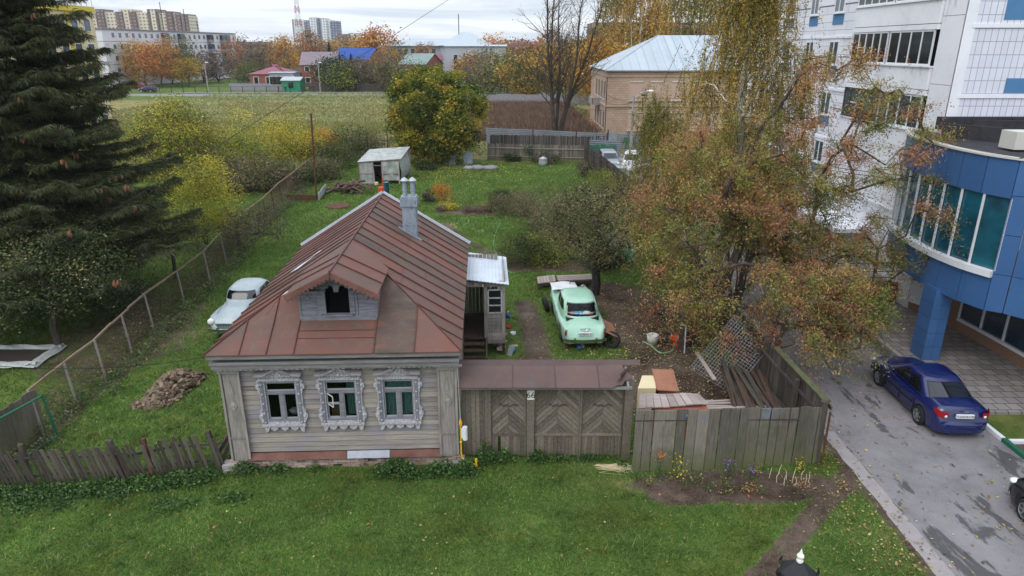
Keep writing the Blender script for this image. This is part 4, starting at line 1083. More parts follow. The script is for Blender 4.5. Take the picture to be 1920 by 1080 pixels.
b_ = MB(); b_.box(-2.0, 1.0, -.7, .7, .02, .12); b_.build('compost', MATS['soil_dark'], tb)
# gas pipe
gp = thing('gas_pipe', 'yellow gas riser pipe with white regulator at the house corner', 'pipe', (-1.43, 16.62, 0))
b_ = MB(); b_.path([(0,0,.45),(0,0,1.6)], .022, 8); b_.path([(0,0,.5),(.02,-.02,.35),(.12,-.1,.28),(.35,-.14,.22),(.42,-.15,.22)], .022, 8); b_.cyl((.42,-.15,.1),(.42,-.15,.4), .035, 10); b_.blob((0,0,.85),(.045,.045,.04)); b_.blob((0,.0,1.45),(.05,.04,.12))
b_.build('pipe', MATS['yellowpipe'], gp)
b_ = MB(); b_.cyl((.12,-.03,.95),(.12,-.03,1.35), .07, 12); b_.box(.02,.1,-.05,0,1.0,1.3); b_.build('regulator', MATS['white'], gp)
b_ = MB(); b_.cyl((.0,0,1.6),(-.05,.03,3.3),.012,6); b_.build('grey_conduit', MATS['galv'], gp)
# porch things
for (px, py, z_, r_, h_, mt, nm, lb, ct) in ((952,596,.75,.1,.22,'bluepaint','blue_jug','blue jug with yellow lid on the porch side shelf','jug'),
        (955,616,.5,.13,.12,'redcloth','red_basin','red enamel basin beside the porch','basin'), (962,628,.3,.12,.12,'white','white_basin','white basin hanging beside the porch','basin')):
    p = G(px, py, z_); t_ = thing(nm, lb, ct, p); b_ = MB(); b_.lathe([(0,0),(r_*.8,0),(r_,h_),(r_*.9,h_),(r_*.7,.02)], (0,0,0), 'z', 14); b_.build('body', MATS[mt], t_, True)
    if nm == 'blue_jug': b_ = MB(); b_.cyl((0,0,h_),(0.02,0,h_+.07),.04,8); b_.build('lid', MATS['yellowpipe'], t_)
b_ = MB(); p = G(963,662); b_.lathe([(0,0),(.06,0),(.065,.22),(.03,.27),(.025,.32),(0,.32)], p, 'z', 10); tag(b_.build('plastic_bottle', MATS['bluetube'], None, True), 'light blue plastic bottle standing by the porch corner', 'bottle')
bs_ = thing('brick_stack', 'untidy stack of bricks supporting the porch corner', 'bricks', (0,0,0)); rr = random.Random(4)
for i in range(14):
    p = G(rr.uniform(925,968), rr.uniform(640,668)); b_ = MB(); b_.obox(p+Vector((0,.1,rr.uniform(.05,.35))), (rr.uniform(.05,.14),0,0), (0,.06,0), (0,0,rr.uniform(.02,.06))); b_.build('brick', MATS['plinthbrick'], bs_)
b_ = MB(); p = G(957,668); b_.obox(p+Vector((0,0,.22)), (.09,0,-.05), (0,.02,0), (.05,0,.2)); tag(b_.build('leaning_sheet', MATS['galv']), 'small grey sheet leaning on the porch bricks', 'sheet')
# pots at the rear bumper and by the fence
for (px, py, r_, h_, mt, nm, lb, ct) in ((1086,655,.1,.16,'bluepaint','paint_can','blue paint can under the green car bumper','can'),(1092,652,.08,.13,'offwhite','cream_tin','cream tin under the green car bumper','can'),
        (1063,652,.1,.1,'rust','clay_pot','reddish clay pot under the green car bumper','pot'),
        (1223,643,.24,.36,'offwhite','white_bucket','off-white bucket on the leaf litter beside scrap','bucket')):
    t_ = MB(); p = G(px, py); t_.lathe([(0,0),(r_*.85,0),(r_,h_),(r_*.92,h_),(r_*.8,.02),(0,.02)], p, 'z', 18); tag(t_.build(nm, MATS[mt], None, True), lb, ct)
b_ = MB(); p = G(1268,652); b_.lathe([(0,.25),(.15,.26),(.3,.45),(.27,.45),(.13,.3),(0,.29)], p, 'z', 18); b_.cyl(p, p+Vector((0,0,.26)), .14, 10)
tag(b_.build('orange_bowl', MATS['orange'], None, True), 'orange bowl standing under the white water tap', 'bowl')
wt = thing('water_tap', 'white plastic standpipe tap strapped to a dark post', 'tap', G(1283, 662))
b_ = MB(); b_.path([(0,0,0),(-.03,0,1.15),(-.09,.0,1.2),(-.26,0,1.18)], .028, 8); b_.cyl((-.2,0,1.18),(-.2,0,1.28),.03,8); b_.build('pipe', MATS['white'], wt)
b_ = MB(); b_.box(-.22,-.07,.05,.2,0,1.05); b_.build('post', MATS['fencedark'], wt)
def hose(name, label, pts, r_, mat):
    P_ = [Vector(p) for p in pts]; out = []
    for i in range(len(P_)-1):
        p0, p1, p2, p3 = P_[max(i-1,0)], P_[i], P_[i+1], P_[min(i+2,len(P_)-1)]
        for t in (0,.2,.4,.6,.8): out.append(.5*((2*p1)+(p2-p0)*t+(2*p0-5*p1+4*p2-p3)*t*t+(3*p1-p0-3*p2+p3)*t**3))
    out.append(P_[-1]); b_ = MB(); b_.path(out, r_, 6); tag(b_.build(name, MATS[mat], None, True), label, 'hose')
z_ = .03
hose('garden_hose', 'pale green hose looping over the leaves below the tap', [G(1272,632,1.15),G(1266,645,.6),G(1262,656,z_),G(1245,662,z_),G(1232,658,z_),G(1221,648,z_),G(1205,640,z_)], .022, 'hose')
hose('white_hose', 'thin white hose lying across the back lawn', [G(940,415,z_),G(932,430,z_),G(926,450,z_),G(928,470,z_),G(950,505,z_),G(965,512,z_)], .014, 'hose')
hose('looped_hose', 'pale hose looped on the grass near the flower bed', [G(857,420,z_),G(862,412,z_),G(875,410,z_),G(878,418,z_),G(866,422,z_)], .013, 'hose')
# scrap heap behind
b_ = MB(); rr = random.Random(14)
for i in range(22):
    p = G(rr.uniform(1236,1262), rr.uniform(628,646)); b_.blob(p+Vector((0,0,rr.uniform(.05,.2))), (rr.uniform(.05,.16), rr.uniform(.05,.14), rr.uniform(.04,.12)), 6, rnd=rr)
tag(b_.build('scrap_heap', MATS['fencedark']), 'dark heap of scrap between the bucket and the bowl', 'scrap')
st_ = thing('tree_stump', 'dark broken tree stump beside the water tap', 'stump', G(1298, 645))
b_ = MB(); b_.lathe([(.4,0),(.3,.25),(.27,.7),(.22,1.05),(0,1.0)], (0,0,0), 'z', 11); b_.build('trunk', MATS['bark_dark'], st_)
# sheets and planks behind the board fence
t_ = thing('plank_lid_box', 'low brick box covered with old grey planks behind the board fence', 'box', (0,0,0))
A, B_, C_, D_ = G(1197,765,1.15), G(1332,757,1.15), G(1310,738,1.3), G(1200,738,1.3)
b_ = MB(); n_ = 9
for i in range(n_):
    u, v_ = i/n_, (i+.93)/n_; q = [A.lerp(B_,u), A.lerp(B_,v_), D_.lerp(C_,v_), D_.lerp(C_,u)]
    dz = Vector((0,0,rr.uniform(-.02,.03))); b_.prism([p+dz for p in q], (0,0,-.04))
b_.build('lid', MATS['oldplank'], t_)
b_ = MB(); b_.box(A.x+.5, B_.x-.1, A.y+.06, A.y+.5, .0, 1.06); b_.build('brick_base', MATS['redbrick'], t_)
b_ = MB(); q = [G(1232,731,.95), G(1269,733,.95), G(1258,693,1.05), G(1223,692,1.05)]; b_.prism(q, (0,0,-.03)); b_.beam(q[0],q[3],.03,.05); b_.prism([p+Vector((.1,.1,-.9)) for p in q],(0,0,.85)); tag(b_.build('rusty_sheet_lid', MATS['rustsheet']), 'brown rusty sheet covering a crate behind the gate roof', 'metal sheet')
b_ = MB(); b_.prism([G(1196,728,1.0),G(1230,728,1.0),G(1226,704,1.0),G(1204,704,1.0)], (0,0,-.95)); tag(b_.build('yellow_plywood', MATS['cream']), 'pale yellow panel littered with leaves behind the gate', 'panel')
b_ = MB(); rr = random.Random(31)
for i in range(7): p = G(rr.uniform(1285,1325), rr.uniform(765,771), 1.2); b_.blob(p+Vector((0,.15,-.35)), (.12,.1,.08), 6, rnd=rr)
tag(b_.build('blue_tarpaulin', MATS['bluepaint']), 'crumpled blue plastic tucked behind the board fence', 'tarpaulin')
t_ = thing('timber_pile', 'pile of long dark old boards in the fence corner', 'timber pile', (0,0,0)); rr = random.Random(12)
for k in range(34):
    u = k/33; a = G(1352+rr.uniform(-8,8)+70*u, 680+rr.uniform(-6,14)+18*u, .55+.2*rr.random()); c = G(1395+rr.uniform(-10,10)+70*u, 772, .55+.25*rr.random())
    b_ = MB(); b_.beam(a+Vector((0,0,rr.uniform(-.1,.25))), c+Vector((rr.uniform(-.3,.3),0,rr.uniform(-.15,.1))), rr.uniform(.06,.16), .035); b_.build('board', MATS['brownplank' if rr.random() < .8 else 'fencedark'], t_)
for k in range(6):
    a = G(rr.uniform(1290,1310), 752+k*3, .4+.05*k); c = a+Vector((rr.uniform(1.6,2.6), rr.uniform(-.2,.3), 0)); b_ = MB(); b_.beam(a, c, .1, .04); b_.build('board', MATS['oldplank'], t_)
b_ = MB(); a = G(1306,660,1.0); c = G(1340,712,.9); b_.beam(a, c, .14, .03); tag(b_.build('leaning_board', MATS['oldplank']), 'single pale board lying across the wire mesh panels', 'board')
gA, gB, gC, gD = G(1292,690,.25), G(1372,738,.25), G(1452,640,1.7), G(1378,590,1.7)
for k, (off, lb) in enumerate(((0,'front welded wire mesh panel leaning on the side fence'),(.14,'middle welded wire mesh panel between two others'),(.3,'rear welded wire mesh panel nearest the side fence'))):
    b_ = MB(); o_ = Vector((off, off*1.6, -.02*k))
    for i in range(17): u = i/16; b_.path([gA.lerp(gB,u)+o_, gD.lerp(gC,u)+o_], .0034, 3)
    for i in range(23): u = i/22; b_.path([gA.lerp(gD,u)+o_, gB.lerp(gC,u)+o_], .0034, 3)
    tag(b_.build('wire_mesh_panel', MATS['galv']), lb, 'mesh panel', 'wire mesh panels leaning by the timber pile')
# green sheet and barrel near the apple tree
b_ = MB(); p = G(1176,496); b_.obox(p+Vector((0,.2,.55)), (.25,0,.42), (0,.02,0), (-.28,.1,.16)); tag(b_.build('green_mesh_sheet', MATS['greenboard']), 'bright green netting sheet propped against a barrel', 'netting')
b_ = MB(); b_.lathe([(0,0),(.28,0),(.3,.3),(.28,.85),(.26,.85),(0,.6)], G(1186,492), 'z', 16); tag(b_.build('grey_barrel', MATS['zinc'], None, True), 'grey barrel beneath the green netting sheet', 'barrel')
# pallets behind the green car
for (a, c, w_, lb, nn) in (((1008,531),(1042,527),1.0,'short wooden pallet stacked left of the green car bonnet',6),((1046,527),(1112,524),1.1,'long grey plank bench right behind the green car bonnet',3)):
    t_ = thing('pallet' if nn == 6 else 'plank_bench', lb, 'pallet' if nn == 6 else 'bench', (0,0,0)); A, B_ = G(a[0],a[1],.35), G(c[0],c[1],.35); b_ = MB()
    if nn == 6:
        for i in range(nn): b_.obox(A.lerp(B_,(i+.5)/nn)+Vector((0,.45,0)), (.07,0,0), (0,.5,0), (0,0,.02))
    else:
        for i in range(nn): b_.beam(A+Vector((0,.15+i*.28,0)), B_+Vector((0,.15+i*.28,0)), .24, .04)
    b_.build('deck', MATS['oldplank'], t_)
    b_ = MB()
    for yy in (0,.85): b_.beam(A+Vector((0,yy,-.1)), B_+Vector((0,yy,-.1)), .08, .12); b_.box(A.x,A.x+.1,A.y+yy-.04,A.y+yy+.04,0,.25); b_.box(B_.x-.1,B_.x,B_.y+yy-.04,B_.y+yy+.04,0,.25)
    b_.build('bearer', MATS['fencedark'], t_)
def loose_tyre(px, py, z_, rot, lb):
    b_ = MB(); b_.lathe([(.19,-.09),(.3,-.1),(.345,-.06),(.345,.06),(.3,.1),(.19,.09),(.19,-.09)], (0,0,0), 'x', 24)
    o = b_.build('loose_tyre', MATS['tyre'], None, True); o.location = G(px, py)+Vector((0,0,z_)); o.rotation_euler = rot; tag(o, lb, 'tyre')
loose_tyre(1023,583,.33,(0,-.25,.15),'black tyre leaning against the left side of the green car')
loose_tyre(1146,650,.3,(0,.5,1.2),'black tyre under the rusty sheet right of the green car')
b_ = MB(); b_.prism([G(1130,620,.75),G(1158,632,.5),G(1148,606,.35),G(1126,596,.5)], (0,0,-.02)); tag(b_.build('rusty_bonnet', MATS['rustsheet']), 'rusty brown car panel lying beside the green car', 'metal sheet')
# greenhouse
gh = thing('film_greenhouse', 'small wooden greenhouse covered with torn pale film', 'greenhouse', (-13.2, 59.3, 0), -.04); gh.scale = (1, 1, .86)
b_ = MB()
for (x, y, h_) in ((0,0,2.2),(1.15,0,2.3),(1.95,0,2.35),(3.4,0,2.45),(0,4.2,2.5),(3.6,4.2,2.9)): b_.box(x-.05,x+.05,y-.05,y+.05,0,h_)
for i in range(8): b_.beam((-.1,i*.6,2.2+i*.06),(3.6,i*.6,2.5+i*.07),.05,.05)
b_.beam((-.1,-.06,2.2),(3.5,-.06,2.5),.07,.08); b_.beam((0,-.06,1.1),(1.15,-.06,1.1),.05,.07); b_.beam((1.15,-.06,1.9),(1.95,-.06,1.9),.06,.06); b_.beam((1.95,-.06,1.1),(3.4,-.06,1.1),.05,.07); b_.beam((1.3,-.3,.1),(1.2,-.05,1.5),.06,.06)
b_.build('timber_frame', MATS['oldplank'], gh)
b_ = MB(); b_.grid(lambda u, v_: (-.15+3.8*u, -.15+4.5*v_, 2.26+.32*u+.5*v_+.03*math.sin(v_*45)), 10, 44)
b_.grid(lambda u, v_: (1.15*u, -.02+.02*math.sin(u*12+v_*5), 2.2*v_), 8, 6); b_.grid(lambda u, v_: (1.95+1.45*u, -.03+.06*math.sin(u*9)*math.sin(v_*7), .4+2.0*v_), 12, 10)
b_.grid(lambda u, v_: (3.45+.3*math.sin(v_*3)*(1-v_), 4.2*u, .3+(2.15+.4*u)*v_), 12, 8); b_.grid(lambda u, v_: (0, 4.2*u, (2.2+.3*u)*v_), 6, 4)
b_.build('film_cover', MATS['film'], gh, True)
b_ = MB(); b_.grid(lambda u, v_: (3.6*u, 4.2+.03*math.sin(u*20), .5+1.9*v_), 12, 4); b_.box(-.05, 3.6, 4.22, 4.26, 0, .6); b_.build('rear_wall', MATS['asbestos'], gh)
b_ = MB(); b_.lathe([(0,0),(.15,0),(.17,.3),(0,.3)], G(706,348), 'z', 10); tag(b_.build('yellow_bucket', MATS['cream']), 'small yellowish bucket at the greenhouse door', 'bucket')
# iron pole and low sheets
t_ = thing('iron_pole', 'tall thin rusty iron pole standing in the garden grass', 'pole', G(594,376)); top = D(583,213,G(594,376).y)-G(594,376)
b_ = MB(); b_.cyl((0,0,0), top, .07, 8); b_.build('shaft', MATS['rust'], t_); b_ = MB(); b_.cyl(top*.66, top*.66+Vector((.25,0,.1)), .02, 6); b_.cyl(top*.92, top*.92+Vector((.3,0,.0)), .02, 6); b_.build('hook', MATS['rust'], t_)
a, c = G(538,377), G(592,377); b_ = MB(); b_.beam(a+Vector((0,0,.25)), c+Vector((0,0,.25)), .04, .5); tag(b_.build('rusty_low_fence', MATS['rust']), 'low rusty metal sheet edging left of the iron pole', 'edging')
a, c = G(598,377), G(612,358); b_ = MB(); b_.beam(a+Vector((0,0,.3)), c+Vector((0,0,.3)), .04, .6); tag(b_.build('grey_low_fence', MATS['galv']), 'low grey board edging right of the iron pole', 'edging')
b_ = MB(); p = G(634,388); b_.lathe([(0,.14),(.9,.12),(.95,.0),(.6,.0)], p, 'z', 9); tag(b_.build('rusty_well_lid', MATS['rust']), 'flat rusty well lid on the open grass', 'lid')
t_ = thing('log_pile', 'pile of grey and brown logs and sticks left of the greenhouse', 'log pile', (0,0,0)); rr = random.Random(9); c = G(655,360)
for i in range(70):
    a = c+Vector((rr.gauss(0,.7), rr.gauss(0,.5), rr.uniform(.05,.75))); d = Vector((rr.gauss(.0,.35), rr.gauss(0,.6), rr.uniform(-.1,.22)))
    b_ = MB(); b_.cyl(a-d, a+d, rr.uniform(.04,.11), 6); b_.build('log', MATS['logs'], t_)
b_ = MB(); p = G(726,372); b_.cyl(p, p+Vector((0,0,1.3)), .2, 12); tag(b_.build('teal_cylinder', MATS['tealglass'], None), 'tall teal cylinder standing beyond the house ridge', 'cylinder')
b_ = MB(); p = G(717,372); b_.cyl(p, p+Vector((0,0,.9)), .28, 12); b_.cyl(p+Vector((.1,0,.9)), p+Vector((.1,0,1.6)), .05, 6); tag(b_.build('red_drum', MATS['orange'], None), 'faded red drum next to the teal cylinder', 'drum')
b_ = MB(); p = G(1018,311); b_.lathe([(0,0),(.42,0),(.45,.35),(.42,.7),(.45,.75),(0,.95)], p, 'z', 16); tag(b_.build('metal_drum', MATS['galv'], None, True), 'silvery ribbed drum against the garden end fence', 'drum')
for (px, py, w_, h_, lb) in ((843,309,1.2,.9,'grey sheet leaning under the round maple, left one'),(878,307,.9,1.1,'grey sheet leaning under the round maple, right one')):
    b_ = MB(); p = G(px, py); b_.obox(p+Vector((0,.1,h_/2)), (w_/2,0,0), (0,.03,0), (0,.15,h_/2)); tag(b_.build('leaning_sheet', MATS['zinc']), lb, 'sheet')
b_ = MB(); rr = random.Random(2); p = G(902,318)
for i in range(6): b_.blob(p+Vector((rr.uniform(-1.2,1.2), rr.uniform(-.3,.3), .15)), (.6,.35,.25), 8, rnd=rr)
tag(b_.build('tarpaulin_heap', MATS['asbestos'], None, True), 'grey tarpaulin heap on the lawn right of the maple', 'tarpaulin')
# straw
b_ = MB(); p = G(1143,880); rr = random.Random(6)
for i in range(90): a = rr.uniform(-1, 1); c0 = p+Vector((rr.gauss(0,.09), rr.gauss(0,.05), rr.uniform(.02,.12))); b_.path([c0, c0+Vector((.3*math.copysign(1,rr.random()-.2),rr.gauss(0,.1),.03)), c0+Vector((.45,rr.gauss(0,.14),-.02))], .004, 3, cap=False)
tag(b_.build('straw_bundle', MATS['cream']), 'small bundle of dry straw on the lawn by the gate', 'straw')
# lantern at the lower edge
p = G(1495,1078,4.45); ln = thing('park_lantern', 'black park lantern with cream ball finial at the lower edge', 'street lamp', (p.x, p.y, 0))
b_ = MB(); b_.lathe([(.12,0),(.1,.3),(.05,.5),(.045,4.0),(.1,4.03)], (0,0,0), 'z', 12); b_.build('post', MATS['blackmetal'], ln, True)
b_ = MB()
for k in range(6): a = math.pi/3*k+.4; b_.beam((.1*math.cos(a),.1*math.sin(a),4.05),(.19*math.cos(a),.19*math.sin(a),4.45),.02,.02)
b_.build('lantern_frame', MATS['blackmetal'], ln)
b_ = MB(); b_.lathe([(.09,4.05),(.17,4.44)], (0,0,0), 'z', 6); b_.build('glass', MATS['lampglass'], ln)
b_ = MB(); b_.lathe([(.27,4.44),(.25,4.5),(.14,4.6),(.07,4.66),(0,4.68)], (0,0,0), 'z', 6)
for k in range(6):
    a = math.pi/3*k; b_.path([(.26*math.cos(a),.26*math.sin(a),4.45),(.29*math.cos(a),.29*math.sin(a),4.5),(.27*math.cos(a),.27*math.sin(a),4.57)], [.03,.02,.008], 6)
b_.build('hood', MATS['blackmetal'], ln)
b_ = MB(); b_.lathe([(.03,4.66),(.05,4.7),(.02,4.73)], (0,0,0), 'z', 10); b_.blob((0,0,4.77),(.05,.05,.045),12); b_.lathe([(.03,4.8),(.012,4.86),(0,4.9)], (0,0,0), 'z', 8); b_.build('finial', MATS['signwhite'], ln, True)
# cables
def cable(name, label, a, c, sag, r_=.012, mat='black', n_=24):
    a, c = Vector(a), Vector(c); b_ = MB(); b_.path([a.lerp(c, i/n_)-Vector((0,0,sag*4*(i/n_)*(1-i/n_))) for i in range(n_+1)], r_, 4, cap=False)
    tag(b_.build(name, MATS[mat]), label, 'cable')
cable('overhead_cable', 'thin dark cable rising diagonally from the spruce towards the sky', D(-60,562,19.3), D(860,-13,62), .1, .016)
cable('house_cable', 'thin black cable sagging from the left frame edge to the house eave', D(-40,683,16.6), D(404,666,16.75), .25, .009)
for k, (dz, lb) in enumerate(((0,'upper black cable reaching the blue building window band'),(-.12,'lower black cable reaching the blue building window band'))):
    cable('service_cable', lb, D(1180,296,70)+Vector((0,0,4.4+dz)), D(1800,341,24.6)+Vector((0,0,dz*1.5)), .9, .018)
b_ = MB(); b_.path([D(1780,343,24.4),D(1795,340,24.3),D(1805,345,24.3),D(1790,350,24.3),D(1778,343,24.3)], .03, 5); tag(b_.build('cable_clamp', MATS['blackmetal']), 'tangle of cable clamps on the blue building front', 'clamp')
# ---------------------------------------------------------------- vehicles
def interp(tab, y): return float(np.interp(y, [t[0] for t in tab], [t[1] for t in tab]))
def smoothtab(tab, n=64):
    """cubic-ish smooth sampling of a short table"""
    a = np.array(tab, float); ys_ = np.linspace(a[0, 0], a[-1, 0], n); v = np.interp(ys_, a[:, 0], a[:, 1])
    for _ in range(2):
        w = v.copy(); w[1:-1] = (v[:-2]+2*v[1:-1]+v[2:])/4; v = w
    return list(zip(ys_, v))
def wheel(parent, x, y, r, side, mats, spokes, name='wheel'):
    w = bpy.data.objects.new(name, None); COL.objects.link(w); w.parent = parent; w.location = (x, y, r)
    b_ = MB(); b_.lathe([(r*.62,-.09),(r*.9,-.1),(r,-.06),(r,.06),(r*.9,.1),(r*.62,.09)], (0,0,0), 'x', 28); b_.build('tyre', MATS['tyre'], w, True)
    b_ = MB(); s = side
    if spokes:
        b_.lathe([(r*.66,s*.1),(r*.6,s*.09),(r*.58,s*.02),(r*.58,-s*.05)], (0,0,0), 'x', 28)
        for k in range(spokes):
            a = 2*math.pi*k/spokes; b_.beam((s*.085,0,0), (s*.08,r*.6*math.cos(a),r*.6*math.sin(a)), .045, .03)
        b_.cyl((s*.06,0,0),(s*.1,0,0), r*.16, 12); b_.build('rim', MATS[mats], w)
        b_ = MB(); b_.cyl((-s*.02,0,0),(s*.0,0,0), r*.56, 20); b_.build('brake_disc', MATS['blackmetal'], w)
    else:
        b_.lathe([(r*.64,s*.09),(r*.5,s*.05),(r*.3,s*.1),(r*.12,s*.12),(0,s*.125)], (0,0,0), 'x', 28); b_.build('rim', MATS[mats], w, True)
def car(name, label, loc, rz, paint, kind='sedan', plate=None, group=None, simple=False, openrear=False, roofpaint=None, wheelr=None):
    root = thing(name, label, 'car', loc, rz, group); old = kind == 'classic'
    if old:   # tall round-shouldered 1950s saloon; y forward
        wt_ = smoothtab([(-2.4,.66),(-2.3,.78),(-2.0,.86),(-1.2,.9),(0,.9),(1.2,.9),(2.0,.86),(2.3,.74),(2.42,.6)])
        zt_ = smoothtab([(-2.4,.62),(-2.33,.8),(-2.15,.93),(-1.7,1.02),(-1.0,1.08),(.2,1.1),(1.0,1.1),(1.6,1.07),(2.1,1.0),(2.32,.84),(2.42,.66)])
        zs_ = smoothtab([(-2.4,.55),(-2.3,.82),(-2.0,.9),(-1.0,.86),(0,.86),(1.3,.9),(2.1,.92),(2.35,.8),(2.42,.55)])
        ya, yb_, R_, wr, zb0, trk = -1.33, 1.37, .37, .33, .24, .76
        gb = dict(yf=.98, yr=-1.72, hw=.80, z0=.9, yft=.5, yrt=-1.0, hwt=.64, z1=1.52, zc=1.62, n=3.4)
    elif kind == 'suv':
        wt_ = smoothtab([(-2.25,.75),(-2.1,.88),(0,.92),(1.9,.88),(2.2,.7)]); zt_ = smoothtab([(-2.25,.6),(-2.2,.95),(-1.9,1.06),(.8,1.08),(1.2,1.05),(1.9,.98),(2.15,.85),(2.2,.6)])
        zs_ = smoothtab([(-2.25,.55),(-2,.9),(1.5,.88),(2.2,.55)]); ya, yb_, R_, wr, zb0, trk = -1.3, 1.38, .4, .35, .28, .8
        gb = dict(yf=1.2, yr=-2.2, hw=.86, z0=1.0, yft=.45, yrt=-2.0, hwt=.7, z1=1.6, zc=1.68, n=5)
    else:
        wt_ = smoothtab([(-2.25,.7),(-2.12,.8),(-1.5,.86),(0,.865),(1.4,.86),(2.0,.78),(2.25,.55)])
        zt_ = smoothtab([(-2.25,.6),(-2.22,.92),(-2.1,1.03),(-1.6,1.06),(-1,1.02),(.6,.98),(1.2,.94),(1.8,.86),(2.15,.76),(2.25,.6)])
        zs_ = smoothtab([(-2.25,.6),(-2.1,.9),(-1,.86),(.8,.82),(1.7,.76),(2.25,.58)])
        ya, yb_, R_, wr, zb0, trk = -1.32, 1.3, .36, .31, .2, .76
        gb = dict(yf=1.12, yr=-1.72, hw=.80, z0=.93, yft=.3, yrt=-.92, hwt=.60, z1=1.36, zc=1.43, n=4.5)
    y0, y1 = wt_[0][0], wt_[-1][0]; b_ = MB(); ys_ = [y0+(y1-y0)*(.5-.5*math.cos(math.pi*i/70)) for i in range(71)]
    rings = []
    for y in ys_:
        w, zt, zs = interp(wt_, y), interp(zt_, y), interp(zs_, y); zt = max(zt, zs+.01); zb = zb0
        if abs(y-y0) < .25 or abs(y-y1) < .25: zb = zb0+.1*(1-min(abs(y-y0), abs(y-y1))/.25)
        for a in (ya, yb_):
            if abs(y-a) < R_: zb = max(zb, wr+math.sqrt(R_*R_-(y-a)**2)-.02)
        zb = min(zb, zs-.06)
        half = [(w*.93, zb), (w*.985, zb+(zs-zb)*.35), (w, zb+(zs-zb)*.7)]
        if old:    # separate rounded wings: a shoulder, a dip, then the raised lid
            hump = .05*min(1, abs(y)/1.4)
            for t in (.0,.25,.5,.75,1): a = math.pi/2*t; half.append((w*(1-.13*(1-math.cos(a))), zs-.08+(.1+hump*.4)*math.sin(a)))
            half += [(w*.80, zs+.02+hump*.3), (w*.72, min(zt-.03, zs+.05)+.0), (w*.55, zt-.025), (w*.3, zt-.005), (0, zt)]
        else:
            for t in (0,.3,.6,1): a = math.pi/2*t; half.append((w*(1-.09*(1-math.cos(a))), zs-.05+.07*math.sin(a)))
            half += [(w*.84, zs+(zt-zs)*.55+.01), (w*.6, zt-.012), (w*.3, zt-.003), (0, zt)]
        rings.append([(x, y, z) for x, z in half]+[(-x, y, z) for x, z in half[-2::-1]])
    m_ = len(rings[0])
    for i in range(len(rings)-1):
        for j in range(m_-1): 
            b_.add([rings[i][j], rings[i+1][j], rings[i+1][j+1], rings[i][j+1]], [(0, 1, 2, 3)])
    b_.add(rings[0], [tuple(range(m_))]); b_.add(rings[-1], [tuple(range(m_))[::-1]])
    # weld by building shared vertices
    o = b_.build('body', MATS[paint], root, True)
    import bmesh
    bm = bmesh.new(); bm.from_mesh(o.data); bmesh.ops.remove_doubles(bm, verts=bm.verts, dist=.0005); bmesh.ops.recalc_face_normals(bm, faces=bm.faces)
    bm.to_mesh(o.data); bm.free()
    b_ = MB(); b_.box(-.66, .66, y0+.25, y1-.45, zb0-.02, .5); b_.build('underbody', MATS['dark'], root)
    # cabin
    g = gb; n_ = g['n']
    def lv(t):
        e = t
        return (g['yf']+(g['yft']-g['yf'])*e, g['yr']+(g['yrt']-g['yr'])*e, g['hw']+(g['hwt']-g['hw'])*(e**1.3), g['z0']+(g['z1']-g['z0'])*(e if not old else math.sin(e*math.pi/2)**.9))
    def side(t, s, q, off=0):       # q 0..1 from rear to front along the side
        yf, yr, hw, z = lv(t); hl = (yf-yr)/2; yc = (yf+yr)/2; y = yc+hl*(2*q-1); x = hw*(1-abs((y-yc)/hl)**n_)**(1/n_)
        return (s*(x+off), y, z)
    def face(t, s, q, off=0):       # q -1..1 across the front (s=1) or rear (s=-1)
        yf, yr, hw, z = lv(t); hl = (yf-yr)/2; yc = (yf+yr)/2; x = hw*q; y = hl*(1-abs(q)**n_)**(1/n_)
        return (x, yc+s*(y+off), z+off*.5)
    b_ = MB(); K = 56; Lv = [0,.2,.4,.6,.8,1.0]; o_ = 0; vs = []; 
    for t in Lv:
        yf, yr, hw, z = lv(t); hl = (yf-yr)/2; yc = (yf+yr)/2
        for k in range(K):
            a = 2*math.pi*k/K; ca, sa = math.cos(a), math.sin(a)
            vs.append((hw*math.copysign(abs(ca)**(2/n_), ca), yc+hl*math.copysign(abs(sa)**(2/n_), sa), z))
    yf, yr, hw, z = lv(1)
    for (sc_, zz) in ((.93, .45),(.8,.72),(.55,.92),(.25,1.0)):
        hl = (yf-yr)/2; yc = (yf+yr)/2
        for k in range(K):
            a = 2*math.pi*k/K; ca, sa = math.cos(a), math.sin(a)
            vs.append((sc_*hw*math.copysign(abs(ca)**(2/n_), ca), yc+sc_*hl*math.copysign(abs(sa)**(2/n_), sa), g['z1']+(g['zc']-g['z1'])*zz))
    fs = []
    for i in range(len(Lv)+3):
        for k in range(K): fs.append((i*K+k, i*K+(k+1) % K, (i+1)*K+(k+1) % K, (i+1)*K+k))
    fs.append(tuple((len(Lv)+3)*K+k for k in range(K)))
    if openrear:
        def cen(f): return sum((Vector(vs[i]) for i in f), Vector())/len(f)
        fs = [f for f in fs if not (cen(f).y < -.6 and abs(cen(f).x) < .56 and g['z0']+.2 < cen(f).z < g['z1']-.05)]
    b_.add(vs, fs)
    b_.build('cabin', MATS[roofpaint or paint], root, True)
    t0, t1 = (.31, .87) if old else (.14, .9)
    b_ = MB(); b_.grid(lambda u, v_: face(t0+(t1-t0)*v_, 1, -.82+1.64*u, .008), 14, 4, flip=True); b_.build('windscreen', MATS['carglass'], root, True)
    b_ = MB(); b_.grid(lambda u, v_: face(t0+(t1-t0)*v_, -1, -.84+1.68*u, .008), 14, 4); rw = b_.build('rear_window', MATS['carglass'], root, True)
    if not simple:
        b_ = MB(); tr = MATS['chrome'] if old else MATS['blackmetal']
        ring = [face(t0, -1, -.84+1.68*i/12, .014) for i in range(13)]+[face(t1, -1, .84-1.68*i/12, .014) for i in range(13)]; b_.path(ring+[ring[0]], .012 if old else .008, 5, cap=False); b_.build('window_trim', tr, rw)
